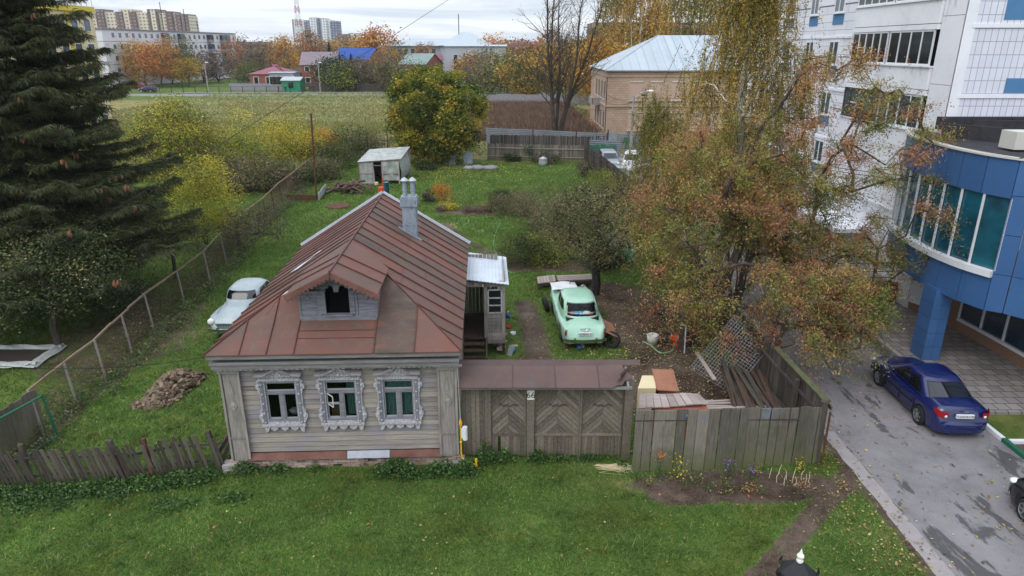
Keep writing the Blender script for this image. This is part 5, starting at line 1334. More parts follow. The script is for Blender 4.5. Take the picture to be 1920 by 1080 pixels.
    for s in (-1, 1):
        for (qa, qb) in ((.16,.47),(.5,.84)):
            b_ = MB()
            b_.grid(lambda u, v_: side(t0+(t1-t0)*v_, s, (qa+.05*v_*(qa < .2))+(qb-qa-(.08*v_ if qb > .8 else .05*v_*(qa < .2)))*u, .006), 8, 4, flip=s > 0); b_.build('side_window', MATS['carglass'], root, True)
    for s in (-1, 1):
        for a in (ya, yb_): wheel(root, s*trk, a, wr, s, 'alloy' if not old else 'chrome', 0 if (simple or old) else 6)
    # lamps, bumpers, plate
    if old:
        for s in (-1, 1):
            b_ = MB(); b_.lathe([(.13,0),(.13,.06),(.1,.09),(0,.1)], (s*.68, y1-.1, .82), 'y', 18); b_.build('headlight', MATS['lampglass'], root, True)
            b_ = MB(); b_.blob((s*.76, y0+.1, .74), (.045,.05,.13), 8); b_.build('taillight', MATS['red_glass'], root, True)
            b_ = MB(); b_.cyl((s*.76,y0+.12,.88),(s*.74,y0+.02,.88),.03,8); b_.build('tail_trim', MATS['chrome'], root)
        for s, yy in ((-1, y0-.06), (1, y1+.06)):
            b_ = MB(); pts = [(.86*q, yy-s*.16*abs(q)**3, .46) for q in np.linspace(-1, 1, 13)]
            for p, q in zip(pts[:-1], pts[1:]): b_.beam(p, q, .03, .12)
            for x in (-.42,.42): b_.box(x-.03,x+.03,yy-.035,yy+.035,.38,.6)
            b_.build('bumper', MATS['chrome'], root)
        b_ = MB()
        for i in range(14): x = -.42+i*.065; b_.box(x-.012,x+.012,y1-.02,y1+.03,.52,.74)
        b_.box(-.48,.48,y1-.02,y1+.04,.72,.76); b_.box(-.48,.48,y1-.02,y1+.04,.5,.53); b_.build('grille', MATS['chrome'], root)
        b_ = MB(); b_.path([(-.2,y0+.07,.9),(-.06,y0+.045,.895),(0,y0+.03,.86),(.06,y0+.045,.895),(.2,y0+.07,.9)], .016, 6); b_.box(-.2,.2,y0+.05,y0+.08,.905,.925); b_.build('emblem', MATS['chrome'], root)
        for s in (-1, 1):
            for yy in (-.55,.25):
                b_ = MB(); b_.beam((s*.905,yy-.07,.86),(s*.905,yy+.07,.86),.02,.025); b_.build('door_handle', MATS['chrome'], root)
            b_ = MB(); b_.beam((s*.905,-2.0,.66),(s*.905,2.0,.7),.008,.02); b_.build('side_moulding', MATS['chrome'], root)
    else:
        for s in (-1, 1):
            b_ = MB(); b_.blob((s*.6, y1-.2, .66 if kind != 'suv' else .8), (.16,.17,.07), 14); b_.build('headlight', MATS['lampglass'], root, True)
            b_ = MB(); tp = [(.5,-.012),(.62,-.016),(.72,.0),(.78,.06),(.825,.15),(.85,.27)]
            tp = [(p[0] if i < 3 else interp(wt_, y0+p[1])*.988+.006, p[1]) for i, p in enumerate(tp)]; tp[2] = (interp(wt_, y0)-.02, -.006)
            b_.grid(lambda u, v_: (s*(float(np.interp(u*5, range(6), [p[0] for p in tp]))-.03*max(0, v_-.5)*(u > .5)), y0+float(np.interp(u*5, range(6), [p[1] for p in tp]))+.03*v_*(1-v_)*-1, .75+(.23-.06*(1-u))*v_), 15, 5, flip=s < 0); tl = b_.build('taillight', MATS['red_glass'], root)
            if not simple: b_ = MB(); b_.lathe([(0,-.055),(.04,-.05),(.05,0)], (s*.58,y0+.015,.8), 'y', 12); b_.build('reversing_lamp', MATS['lampglass'], tl, True)
        for s, yy in ((-1, y0), (1, y1)):
            b_ = MB(); b_.grid(lambda u, v_, we=interp(wt_, yy-s*.27)+.004: (we*(2*u-1), yy+s*(.075*math.sin(math.pi*min(1,.15+v_*.85))**.5)-s*.3*abs(2*u-1)**5, .24+.37*v_), 22, 8, flip=s < 0)
            b_.build('bumper', MATS[paint], root, True)
        if not simple:
            for s in (-1, 1):
                b_ = MB(); b_.blob((s*.93,.72,.98), (.09,.05,.07), 8); b_.build('wing_mirror', MATS[paint], root, True)
                for yy in (-.62,.3):
                    b_ = MB(); b_.beam((s*.875,yy-.08,.8),(s*.87,yy+.08,.8),.02,.03); b_.build('door_handle', MATS[paint], root)
                b_ = MB(); b_.beam((s*.872,-.9,.56),(s*.872,.95,.53),.01,.03); b_.build('side_moulding', MATS['blackmetal'], root)
            for x_, z_ in ((0, .965),): b_ = MB(); b_.prism([(-.07,y0-.0,z_-.015),(-.02,y0-.0,z_-.015),(-.02,y0-.0,z_-.025),(.02,y0-.0,z_-.025),(.02,y0-.0,z_-.015),(.07,y0-.0,z_-.015),(.06,y0-.0,z_+.015),(.02,y0,z_+.015),(.02,y0,z_+.025),(-.02,y0,z_+.025),(-.02,y0,z_+.015),(-.06,y0,z_+.015)], (0,-.02,0)); b_.build('emblem', MATS['chrome'], root)
    if not simple:
        for s in (-1, 1):
            for yy, lean in ((.78,.0),(-.12,.0),(-.98,.12)):
                w_ = interp(wt_, yy); b_ = MB(); b_.beam((s*(w_*.99), yy, zb0+.08), (s*(w_*.998), yy-lean*.4, interp(zs_, yy)-.1), .014, .012); b_.build('door_gap', MATS['dark'], root)
        b_ = MB(); zz = [interp(zt_, y0+.55+i*.05) for i in range(3)]; yb0 = (g['yf'] if old else 1.16)+.06
        for s in (-1, 1): b_.path([(s*.6, yb0, interp(zt_, yb0)+.0), (s*.58, (yb0+y1)/2, interp(zt_, (yb0+y1)/2)-.004), (s*.5, y1-.2, interp(zt_, y1-.2)-.02)], .007, 4)
        b_.build('bonnet_gap', MATS['dark'], root)
    if plate:
        z_ = .74 if old else .8; yy = y0-.01 if old else y0-.02
        if old: yy = y0-.02
        b_ = MB(); b_.box(-.26,.26,yy-.012,yy+.05,z_-.057,z_+.057); p_ = b_.build('number_plate', MATS['white'], root)
        text(plate, .105, p_, MATS['ink'], (0, yy-.014, z_), (math.pi/2, 0, 0))
    return root
gc = car('classic_car', 'mint green rounded old saloon with paint cans behind its bumper', (2.74, 27.15, 0), .05, 'mint', 'classic', 'O796HH 71', openrear=True)
gc.scale = (1, 1.1, 1)
b_ = MB()
for i, (x, c_) in enumerate(((-.35,0),(-.12,1),(.1,2),(.33,0),(.2,1),(-.2,2))): b_.blob((x,-1.22-.02*i,1.1+.05*(i > 3)), (.16,.12,.08), 8, c_)
b_.build('parcels', [MATS['redcloth'], MATS['white'], MATS['bluetube']], gc)
b_ = MB(); b_.box(-.6,.6,-.95,-.85,.9,1.4); b_.box(-.66,.66,-1.6,-.85,.95,1.06); b_.build('rear_seat', MATS['blackcar'], gc)
bpy.data.objects['rear_window'].data.materials[0] = MATS['pane']
b_ = MB(); b_.grid(lambda u, v_: (-.9+1.15*u, 1.25+1.1*v_, 1.14+.03*math.sin(u*7+v_*4)-.25*max(0, abs(v_-.5)-.42)), 10, 8); o = b_.build('white_dust_sheet', MATS['white'], None, True); o.location = (2.74,27.3,0.02); o.rotation_euler = (0,0,.05)
tag(o, 'white sheet draped over the bonnet of the green car', 'sheet')
b_ = MB(); b_.path([(0,0,0),(.1,.05,.1),(.25,0,.12),(.35,.1,.02),(.2,.2,.08),(.05,.1,.02)], .015, 5); o = b_.build('tangled_wire', MATS['blackmetal']); o.location = (2.6, 29.2, 1.2); tag(o, 'tangle of dark wire lying on the white sheet', 'wire')
car('classic_car', 'pale grey rusty rounded old saloon half hidden behind the house', (-11.55, 27.95, 0), math.pi+.02, 'palecar', 'classic', None)
bc = car('sedan', 'dark blue sedan with red tail lights parked under the blue building', (13.72, 20.35, 0), -.03, 'bluecar', 'sedan', 'T325HH190')
bm_ = [c for c in kids(bc) if c.name.startswith('body')][0]
text('LACETTI', .055, bm_, MATS['chrome'], (-.5, -2.262, .955), (math.pi/2, 0, 0), 'model_lettering')
b_ = MB(); b_.box(-.42,-.3,-1.62,-1.6,1.05,1.13); 
car('sedan', 'black sedan with silver wheel entering at the right frame edge', (13.72, 13.0, 0), .0, 'blackcar', 'sedan', None)
car('parked_suv', 'silver car parked beyond the garden end of the side fence', tuple(G(1141,315)+Vector((0,0,0))), math.pi, 'silvercar', 'suv', None, 'cars parked behind the side fence', True)
car('parked_car', 'white car parked nearer the camera than the silver one', tuple(G(1160,342)), math.pi, 'silvercar', 'sedan', None, 'cars parked behind the side fence', True)
car('parked_car', 'white car beside the street lamp foot, partly behind leaves', tuple(G(1183,318)), math.pi-.2, 'whitecar', 'suv', None, 'cars parked behind the side fence', True)
car('parked_car', 'white sedan on the far road, leftmost of three', tuple(G(241,161)), 1.7, 'whitecar', 'sedan', None, 'cars on the far road', True)
car('parked_car', 'dark red car on the far road between white and navy cars', tuple(G(262,167)), 1.5, 'redcar', 'suv', None, 'cars on the far road', True)
car('parked_suv', 'navy car nearest the meadow on the far road', tuple(G(278,173)), 1.45, 'navycar', 'suv', None, 'cars on the far road', True)
# ---------------------------------------------------------------- white apartment block
AX, AY0, AY1, AH = 17.95, 29.0, 56.0, 24.0
ab = thing('apartment_block', 'tall white panel apartment block with glazed loggias and blue patches', 'building', (0, 0, 0))
b_ = MB(); b_.box(AX+.05, 44, AY0+.05, AY1, 0, AH); b_.build('core', MATS['concrete'], ab)
b_ = MB()
for z in np.arange(-.02, AH, 2.7):
    b_.box(AX, AX+.05, 38.25, AY1, z+.03, z+2.67)
b_.build('panel_wall', MATS['tilebig'], ab)
b_ = MB(); b_.box(AX-.06, AX+.2, 38.2, AY1, 9.0, 9.14); b_.box(AX-.06, AX+.2, 38.2, AY1, 11.75+.0, 11.87); b_.box(AX-.06, AX+.2, 38.2, AY1, 6.3, 6.44); b_.box(AX-.06, AX+.2, 38.2, AY1, 14.45, 14.6)
for z in (1.7, 4.4, 7.1, 9.8, 12.5, 15.2): b_.box(AX-.01, AX+.1, 29.0, 30.55, z-2.68, z)
for z in (3.95, 6.65, 9.32, 12.02, 14.7): b_.box(AX+.3, 44, AY0-.05, AY0+.06, z, z+.16)
b_.box(AX-.01, AX+.42, AY0-.03, AY0+.05, 0, AH)
b_.build('corner_pier', MATS['lightpanel'], ab)
b_ = MB(); b_.box(AX+.42, 44, AY0, AY0+.05, 0, AH); b_.build('tiled_end_wall', MATS['tilesmall'], ab)
for (x0, x1, z0, z1) in ((19.45, 23, 12.32, 15), (20.1, 24, 9.52, 10.1)):
    b_ = MB(); b_.box(x0, x1, AY0-.02, AY0, z0, z1); b_.build('blue_patch', MATS['bluepatch'], ab)
def win_x(parent, y0, y1, z0, z1, x=AX, mull=1, glass='winglass', nm='window', fr='white', d=.06):
    """window in a wall facing -X"""
    b_ = MB(); f = .07
    b_.box(x-d, x, y0, y1, z0, z0+f); b_.box(x-d, x, y0, y1, z1-f, z1); b_.box(x-d, x, y0, y0+f, z0+f, z1-f); b_.box(x-d, x, y1-f, y1, z0+f, z1-f)
    for k in range(mull):
        yy = y0+(y1-y0)*(k+1)/(mull+1); b_.box(x-d, x, yy-f/2, yy+f/2, z0+f, z1-f)
    b_.box(x-d-.08, x, y0-.05, y1+.05, z0-.06, z0)
    b_.box(x-d+.03, x-.005, y0+f, y1-f, z0+f, z1-f, 1)
    return b_.build(nm, [MATS[fr], MATS[glass]], parent)
for z in (2.25, 4.95, 7.65, 10.37, 13.07):
    for (y0, y1) in ((39.7, 40.9), (43.0, 44.1), (46.6, 47.8), (50.2, 51.4)):
        win_x(ab, y0, y1, z, z+1.25); b_ = MB(); b_.box(AX-.03, AX, y0-.05, y1+.05, z-.6, z-.08); b_.build('blue_spandrel', MATS['bluepatch'], ab)
rr = random.Random(17)
b_ = MB(); b_.box(AX-.1, AX+.1, 30.6, 38.15, .0, 6.84); b_.box(AX-.14, AX-.1, 30.6, 38.15, 4.0, 4.12); b_.build('blank_wall', MATS['lightpanel'], ab)
for z in (7.8, 10.5, 13.2):
    b_ = MB(); b_.box(AX-.12, AX+.1, 30.6, 38.15, z-.95, z-.03); b_.box(AX-.2, AX+.1, 30.55, 38.2, z-.03, z+.03); b_.box(AX-.14, AX+.1, 30.58, 38.17, z+1.5, z+1.72)
    b_.build('loggia_parapet', MATS['lightpanel'], ab)
    b_ = MB(); b_.box(AX-.02, AX+.1, 30.6, 38.15, z+.03, z+1.5); b_.build('loggia_dark_fill', MATS['dark'], ab)  # flat near-black fill; the shade of a recess is put into its colour
    fr_ = 'darkbrown' if abs(z-7.8) < .1 else 'white'
    for (y0, y1, k) in ((30.75, 34.35, 3), (34.5, 38.05, 4)):
        w = win_x(ab, y0, y1, z+.04, z+1.49, AX-.05, k, 'darkglass' if fr_ == 'white' else 'winglass', 'loggia_glazing', fr_ if y0 > 34 else 'white')
        if k == 4: b_ = MB(); b_.box(AX-.115, AX-.1, 36.6, 37.25, z+.75, z+.8); b_.build('crossbar', MATS['white'], w)
b_ = MB(); b_.box(AX-1.9, AX+.02, 33.0, 41.0, 2.55, 2.75); b_.box(AX-1.85, AX-1.7, 33.1, 33.3, .9, 2.55); b_.box(AX-1.85, AX-1.7, 40.7, 40.9, .9, 2.55); b_.box(AX-1.85, AX+.02, 36, 41, 2.0, 2.55); b_.build('entrance_canopy', MATS['lightpanel'], ab)
win_x(ab, 36.1, 40.8, 1.4, 2.1, AX-1.87, 4, 'darkglass', 'entrance_window')
b_ = MB(); b_.box(14.98, 17.9, 29.85, 30.0, .0, 1.0); b_.box(14.98, 15.1, 30.0, 44, 0, 1.0); tag(b_.build('red_terrace_wall', MATS['redcar']), 'dark red low wall around the concrete terrace', 'wall')
b_ = MB()
for (p, q) in (((15.1,30.2),(17.7,30.2)),((15.1,30.2),(15.1,36))):
    for z in (1.15, 1.45, 1.85): b_.cyl((*p, z), (*q, z), .022, 6)
    for i in range(4): x = p[0]+(q[0]-p[0])*i/3; y = p[1]+(q[1]-p[1])*i/3; b_.cyl((x, y, .95), (x, y, 1.85), .022, 6)
tag(b_.build('terrace_railing', MATS['rust']), 'thin brown railing on the concrete terrace', 'railing')

# ---------------------------------------------------------------- curved blue office
ob = thing('blue_office', 'curved blue panelled office with teal window band and square column', 'building', (0, 0, 0))
CR = [(17.9,30.25),(16.95,29.75),(16.3,28.6),(15.9,27.2),(15.68,25.6),(15.62,24.2),(15.78,22.85),(16.15,21.8)]
def dense(pts, n_=4):
    out = []; P_ = [Vector((*p, 0)) for p in pts]
    for i in range(len(P_)-1):
        p0, p1, p2, p3 = P_[max(i-1,0)], P_[i], P_[i+1], P_[min(i+2,len(P_)-1)]
        for k in range(n_):
            t = k/n_; out.append(.5*((2*p1)+(p2-p0)*t+(2*p0-5*p1+4*p2-p3)*t*t+(3*p1-p0-3*p2+p3)*t**3))
    out.append(P_[-1]); return [(p.x, p.y) for p in out]
CD = dense(CR, 6)
def resample(pts, st):
    P_ = [Vector((*p, 0)) for p in pts]; L_ = [0]
    for a, c in zip(P_[:-1], P_[1:]): L_.append(L_[-1]+(c-a).length)
    n_ = max(1, round(L_[-1]/st)); out = []
    for i in range(n_+1):
        s = L_[-1]*i/n_; out.append((float(np.interp(s, L_, [p[0] for p in pts])), float(np.interp(s, L_, [p[1] for p in pts]))))
    return out
def band(b_, pts, z0, z1, off=0.0, th=.1, gap=.0, mi=0):
    """wall pieces along pts (outside is on the left of travel for falling y), each its own box"""
    for p, q in zip(pts[:-1], pts[1:]):
        p, q = Vector((*p, 0)), Vector((*q, 0)); d = (q-p).normalized(); nrm = Vector((d.y, -d.x, 0))
        c = (p+q)/2+nrm*(off-th/2)+Vector((0, 0, (z0+z1)/2)); b_.obox(c, (q-p)/2-d*gap/2, nrm*th/2, Vector((0, 0, (z1-z0)/2)), mi)
P1 = resample(CD, 1.02); PW = resample(CD, .98)
RESTB = [(16.15,21.8),(16.6,21.5),(17.0,20.9)]; REST = [(17.0,20.9),(17.55,19.8),(18.0,18.6),(18.4,17.2),(18.7,15.6),(18.85,14),(18.9,12)]
def outn(pts):  # outward is -x: check sign
    return pts
b_ = MB()
band(b_, P1, 2.8, 3.98, -.0, .12, .035); band(b_, P1, 6.66, 7.9, -.0, .12, .035)
for z0, z1 in ((2.8,4.1),(4.12,5.45),(5.47,6.75),(6.77,7.9)):
    band(b_, RESTB, z0, z1, 0, .12, .03); band(b_, REST, z0, z1, 0, .12, .035)
b_.build('blue_panels', MATS['bluepanel'], ob)
b_ = MB(); band(b_, P1, 2.82, 3.98, -.1, .05); band(b_, P1, 6.68, 7.88, -.1, .05); band(b_, RESTB+REST[1:], 2.82, 7.88, -.1, .05); b_.build('panel_backing', MATS['dark'], ob)
b_ = MB(); band(b_, CD, 3.98, 4.2, .12, .3); b_.build('white_sill', MATS['white'], ob); b_ = MB(); band(b_, CD, 7.9, 7.96, .06, .3, -.05, 1); band(b_, RESTB+REST[1:], 7.9, 7.96, .06, .3, -.08, 1); b_.build('coping', [MATS['white'], MATS['offwhite']], ob)
b_ = MB(); band(b_, PW, 4.2, 6.66, -.12, .04); wb = b_.build('window_band', MATS['tealglass'], ob)
b_ = MB()
for i in range(1, len(PW)):
    p = PW[i]; b_.box(p[0]-.03+.06, p[0]+.03+.06, p[1]-.03, p[1]+.03, 4.2, 6.66)
b_.build('mullion', MATS['white'], wb)
b_ = MB(); poly = CD+RESTB[1:]+REST[1:]+[(24,12),(24,28.9),(17.9,28.9)]
b_.add([(x+.05, y, 2.82) for x, y in poly], [tuple(range(len(poly)))]); b_.build('soffit', MATS['brownpanel'], ob)
b_ = MB(); b_.add([(x+.1, y, 7.88) for x, y in poly], [tuple(range(len(poly)))[::-1]]); 
b_.beam((17.3,28.0,8.15),(19.3,25.0,8.15),.1,.55); b_.beam((19.3,25.0,8.15),(22.5,22.6,8.15),.1,.55); b_.beam((17.5,28.7,8.35),(24,28.7,8.35),.3,.5); b_.beam((18.4,27.9,8.3),(23,27.5,8.3),.1,.5)
b_.build('felt_roof', MATS['blackfelt'], ob)
b_ = MB(); p = D(1908,262,24.0); b_.box(p.x-.2, p.x+1, 23.8, 24.6, 7.95, 8.55); b_.build('vent_box', MATS['offwhite'], ob)
b_ = MB()
for i in range(5):
    z0 = .1+i*.56; b_.box(15.52, 15.84, 23.5, 24.3, z0, z0+.54); b_.box(15.85, 16.17, 23.5, 24.3, z0, z0+.54)
    b_.box(15.54, 16.15, 23.52, 24.28, z0+.5, z0+.6) 
b_.build('column', MATS['bluepanel'], ob)
LW = [(17.95,29.05),(18.35,27.8),(18.6,26.4)]; LG = [(18.6,26.4),(18.72,25.2),(18.8,24),(18.85,22.8),(18.92,21.6),(19.0,20.4),(19.15,19),(19.35,17.6),(19.6,16.2)]
b_ = MB(); band(b_, LW, 0, 2.82, 0, .15, .01); band(b_, LG, 0, .58, 0, .15, .005); b_.build('brown_wall', MATS['brownpanel'], ob)
b_ = MB(); band(b_, LG, .66, 2.82, -.03, .04); b_.build('lower_window', MATS['navyglass'], ob)
b_ = MB(); band(b_, LG, .56, .68, .08, .2)
for p in LG: b_.box(p[0]-.03, p[0]+.03, p[1]-.035, p[1]+.035, .66, 2.82)
b_.build('lower_frame', MATS['white'], ob)
p = Vector((18.13,28.45,1.0)); b_ = MB(); b_.obox(p+Vector((-.12,0,0)), (.14,-.43,0), (.02,.01,0), (0,0,.5)); b_.build('white_hatch', MATS['white'], ob)

# ---------------------------------------------------------------- boarded-up brick building
bb = thing('brick_building', 'two storey beige brick building with pale blue hip roof and bricked-up windows', 'building', (0, 0, 0))
X0, X1, YA, YB, EV = 12.9, 46, 96, 116, 8.35
b_ = MB(); b_.box(X0, X1, YA, YB, 0, EV-.6); b_.box(X0-.1, X1, YA-.1, YB, EV-.9, EV-.6); b_.box(X0-.15, X1, YA-.15, YB, 3.6, 3.75); b_.box(X0-.15, X1, YA-.15, YB, EV-.3, EV); b_.box(X0-.06, X1, YA-.06, YB, EV-.6, EV-.3)
b_.build('wall', MATS['beigebrick'], bb)
for zi, (z0, z1) in enumerate(((4.5, 6.8), (.5, 2.8))):
    for k in range(10):
        x = 15.9+k*2.85; b_ = MB(); b_.box(x-.05, x+1.75, YA-.12, YA, z1, z1+.14); b_.box(x-.1, x+1.8, YA-.22, YA, z0-.14, z0); b_.box(x, x+1.7, YA-.02, YA+.02, z0, z1, 1)
        b_.build('bricked_window', [MATS['offwhite'], MATS['buffpanel']], bb)
    for k in range(4):
        y = 98.2+k*3.2; b_ = MB(); b_.box(X0-.03, X0+.02, y, y+1.3, z0, z1, 0); b_.box(X0-.12, X0-.03, y-.1, y+1.4, z0-.12, z0, 1); b_.box(X0-.05, X0-.03, y+.6, y+.7, z0, z1, 1); b_.build('side_window', [MATS['darkglass'], MATS['offwhite']], bb)
b_ = MB(); b_.box(X0-1.2, X0, 103, 108, 3.3, 3.5); b_.box(X0-1.2, X0-1.1, 103, 108, 3.5, 4.3); b_.box(X0-1.2, X0, 103, 103.1, 3.5, 4.3); b_.build('balcony', MATS['concrete'], bb)
def hip(b_, x0, x1, y0, y1, ez, rx0, rx1, ry, rz, seams=0):
    A, B_, C_, D_ = (x0,y0,ez), (x1,y0,ez), (x1,y1,ez), (x0,y1,ez); E_, F_ = (rx0,ry,rz), (rx1,ry,rz)
    if seams:
        n_ = seams
        for i in range(n_):
            def at(u):
                xb = x0+(x1-x0)*u; yt = y0+(ry-y0)*min(1, max(0, (xb-x0)/(rx0-x0)), ) if xb < rx0 else (ry if xb < rx1 else y0+(ry-y0)*(x1-xb)/(x1-rx1))
                return (xb, y0, ez), (xb, yt, ez+(rz-ez)*(yt-y0)/(ry-y0))
            (a, c), (d, e) = at(i/n_), at((i+1)/n_); b_.add([a, d, e, c], [(0, 1, 2, 3)])
    else: b_.add([A, B_, F_, E_], [(0, 1, 2, 3)])
    b_.add([C_, D_, E_, F_], [(0, 1, 2, 3)]); b_.add([D_, A, E_], [(0, 1, 2)]); b_.add([B_, C_, F_], [(0, 1, 2)])
b_ = MB(); hip(b_, X0-.5, X1+.5, YA-.5, YB+.5, EV+.02, 21.3, 37.5, 106, 12.9, 42); b_.box(X0-.5, X1+.5, YA-.5, YA-.3, EV-.1, EV+.0); b_.build('roof', MATS['paleroof'], bb)
b_ = MB()
for i in range(1, 28):
    xb = X0-.5+i*1.2; 
    if xb > 37: break
    yt = YA-.5+10.5*min(1, (xb-12.4)/(21.3-12.4)); b_.beam((xb, YA-.5, EV+.05), (xb, yt, EV+.05+4.53*(yt-YA+.5)/10.5), .04, .04)
b_.beam((X0-.5,YA-.5,EV+.05),(21.3,106,12.95),.1,.08); b_.build('roof_seam', MATS['galv'], bb)
b_ = MB(); b_.cyl((X0-.02,YA+.3,0.3),(X0-.02,YA+.3,7.5),.09,8); b_.build('downpipe', MATS['darkbrown'], bb)
# leaf heap between
b_ = MB(); rr = random.Random(1)
for i in range(60): p = G(rr.uniform(1092,1124), rr.uniform(215,262)); b_.blob(p+Vector((0,0,.1)), (rr.uniform(.3,.9),rr.uniform(.3,.9),rr.uniform(.1,.35)), 6, rnd=rr)
tag(b_.build('leaf_rubble', MATS['rustsheet']), 'mound of brown leaves and rubble beside the brick building', 'rubble', None, 'stuff')
# corrugated fence
cg = thing('corrugated_fence', 'grey ribbed metal fence with a few scribbles behind the garden', 'fence', (0, 0, 0))
def corr(b_, p, q, z0, z1, n_, amp=.03):
    p, q = Vector((*p, 0)), Vector((*q, 0)); d = (q-p).normalized(); nrm = Vector((d.y, -d.x, 0)); pr = []
    for i in range(n_*2+1): pr.append((z0+(z1-z0)*i/(n_*2), amp*(i % 2)))
    for (za, a), (zb, c) in zip(pr[:-1], pr[1:]): b_.add([p+nrm*a+Vector((0,0,za)), q+nrm*a+Vector((0,0,za)), q+nrm*c+Vector((0,0,zb)), p+nrm*c+Vector((0,0,zb))], [(0,1,2,3)])
CG = [(-3.2,85.2),(2.5,83.6),(7.5,81.2),(10.9,79.6)]
b_ = MB()
for p, q in zip(CG[:-1], CG[1:]): corr(b_, p, q, .1, 1.95, 9)
b_.build('ribbed_sheet', MATS['ribmetal'], cg)
for p in CG[1:]: b_ = MB(); b_.box(p[0]-.06,p[0]+.06,p[1]-.1,p[1]+.02,0,2.0); b_.build('post', MATS['rust'], cg)
def scribble(parent, a, c, z0, z1, n_, seed, mat, r_=.035):
    r2 = random.Random(seed); a, c = Vector((*a, 0)), Vector((*c, 0))
    for k in range(n_):
        u = (k+.5)/n_; pts = [a.lerp(c, u+r2.uniform(-.4,.4)/n_)+Vector((0,-.09,r2.uniform(z0,z1))) for _ in range(5)]; b_ = MB(); b_.path(pts, r_, 4); b_.build('graffiti_stroke', MATS[mat], parent)
scribble(cg, (8.0,81.0), (10.7,79.7), .5, 1.7, 9, 3, 'blackmetal')
gg_ = thing('graffiti_fence', 'ribbed metal fence section sprayed with green lettering', 'fence', (0,0,0))
b_ = MB(); corr(b_, (12.1,79.2), (19.5,76.5), .1, 2.0, 9); b_.build('ribbed_sheet', MATS['ribmetal'], gg_); scribble(gg_, (12.6,79.0), (16.8,77.5), .4, 1.7, 14, 5, 'greenboard', .06)
lg = thing('lower_graffiti_fence', 'low metal fence with turquoise scribbles above the parked silver car', 'fence', (0,0,0))
b_ = MB(); corr(b_, (7.6,75.6), (11.6,74.0), .1, 1.8, 8); b_.build('ribbed_sheet', MATS['ribmetal'], lg); scribble(lg, (8.3,75.3), (11.2,74.1), .4, 1.5, 14, 6, 'greenboard', .06)
b_ = MB(); b_.box(11.05,12.0,79.3,79.4,0,2.1); tag(b_.build('metal_door', MATS['zinc']), 'plain blue-grey metal door between two ribbed fences', 'door')
b_ = MB(); b_.box(10.92,11.03,79.35,79.5,0,2.4); tag(b_.build('fence_post', MATS['rust']), 'brown steel post left of the metal door', 'post')
# street lamps
def lamp(px, py, ytop, arm, label, group=None, r_=.12):
    g = G(px, py); top = D(px-(px-960)*.0, ytop, g.y).z; t_ = thing('street_lamp', label, 'street lamp', g, 0, group)
    b_ = MB(); b_.lathe([(r_*1.4,0),(r_,top)], (0,0,0), 'z', 8); b_.build('pole', MATS['concrete'], t_)
    b_ = MB(); b_.path([(0,0,top-.2),(arm*.5,0,top+.35),(arm,0,top+.5)], .04, 6); b_.build('arm', MATS['galv'], t_)
    b_ = MB(); b_.blob((arm+.25,0,top+.5), (.45,.18,.14), 10); b_.build('lamp_head', MATS['lampglass'], t_); return t_
t_ = lamp(1182, 292, 180, 1.5, 'grey concrete street lamp with white head before the brick building')
b_ = MB(); b_.blob((1.1,0,6.45), (.35,.14,.12), 8); b_.build('lamp_housing', MATS['blackmetal'], t_)
lamp(391, 173, 121, .3, 'pale thin lamp post at the far fence, the one by the orange trees', 'lamp posts beyond the meadow', .14)
lamp(601, 172, 121, .3, 'pale thin lamp post at the far fence, the one before the brick house', 'lamp posts beyond the meadow', .14)
for k, (a, c) in enumerate((((13.2,76.5,6.0),(X0,97,5.2)), ((13.2,76.5,5.7),(X0,97,4.2)), ((13.2,76.5,6.1),(45,70,7.5)), ((13.2,76.5,5.0),(5.75,88,4.5)))):
    cable('power_line', ('upper','middle','rightward','leftward')[k]+' power line from the concrete street lamp', a, c, .4, .022)

# ---------------------------------------------------------------- far side of the meadow
ff = thing('meadow_fence', 'long low dark wire fence along the far edge of the meadow', 'fence', (0,0,0))
for i, x in enumerate(np.arange(-95, 13, 3.1)): b_ = MB(); b_.box(x-.06,x+.06,184.9,185.05,0,1.65); b_.build('post', MATS['blackmetal'], ff)
b_ = MB(); b_.box(-95,12,184.95,185,1.5,1.56); b_.box(-95,12,184.95,185,.2,.26); b_.build('rail', MATS['blackmetal'], ff)
rf_ = thing('railing_fence', 'thin dark vertical-bar fence behind the greenhouse', 'fence', (0,0,0))
b_ = MB(); 
for x in np.arange(-20.5,-12.5,.28): b_.box(x-.02,x+.02,77.9,77.94,0,1.6)
b_.box(-20.6,-12.4,77.88,77.96,1.35,1.42); b_.box(-20.6,-12.4,77.88,77.96,.3,.36); b_.build('bars', MATS['fencedark'], rf_)
for x in (-18.6,-16.3,-14): b_ = MB(); b_.box(x-.06,x+.06,77.86,77.98,0,2.1); b_.build('post', MATS['rust'], rf_)
cw = thing('concrete_fence', 'pale grey concrete panel fence beyond the brown weeds', 'fence', (0,0,0))
for i, x in enumerate(np.arange(-12, 17, 2.9)): b_ = MB(); b_.box(x, x+2.85, 146+.02*i, 146.15+.02*i, 0, 2.2-.1*(i%3)); b_.build('panel', MATS['asbestos'], cw)
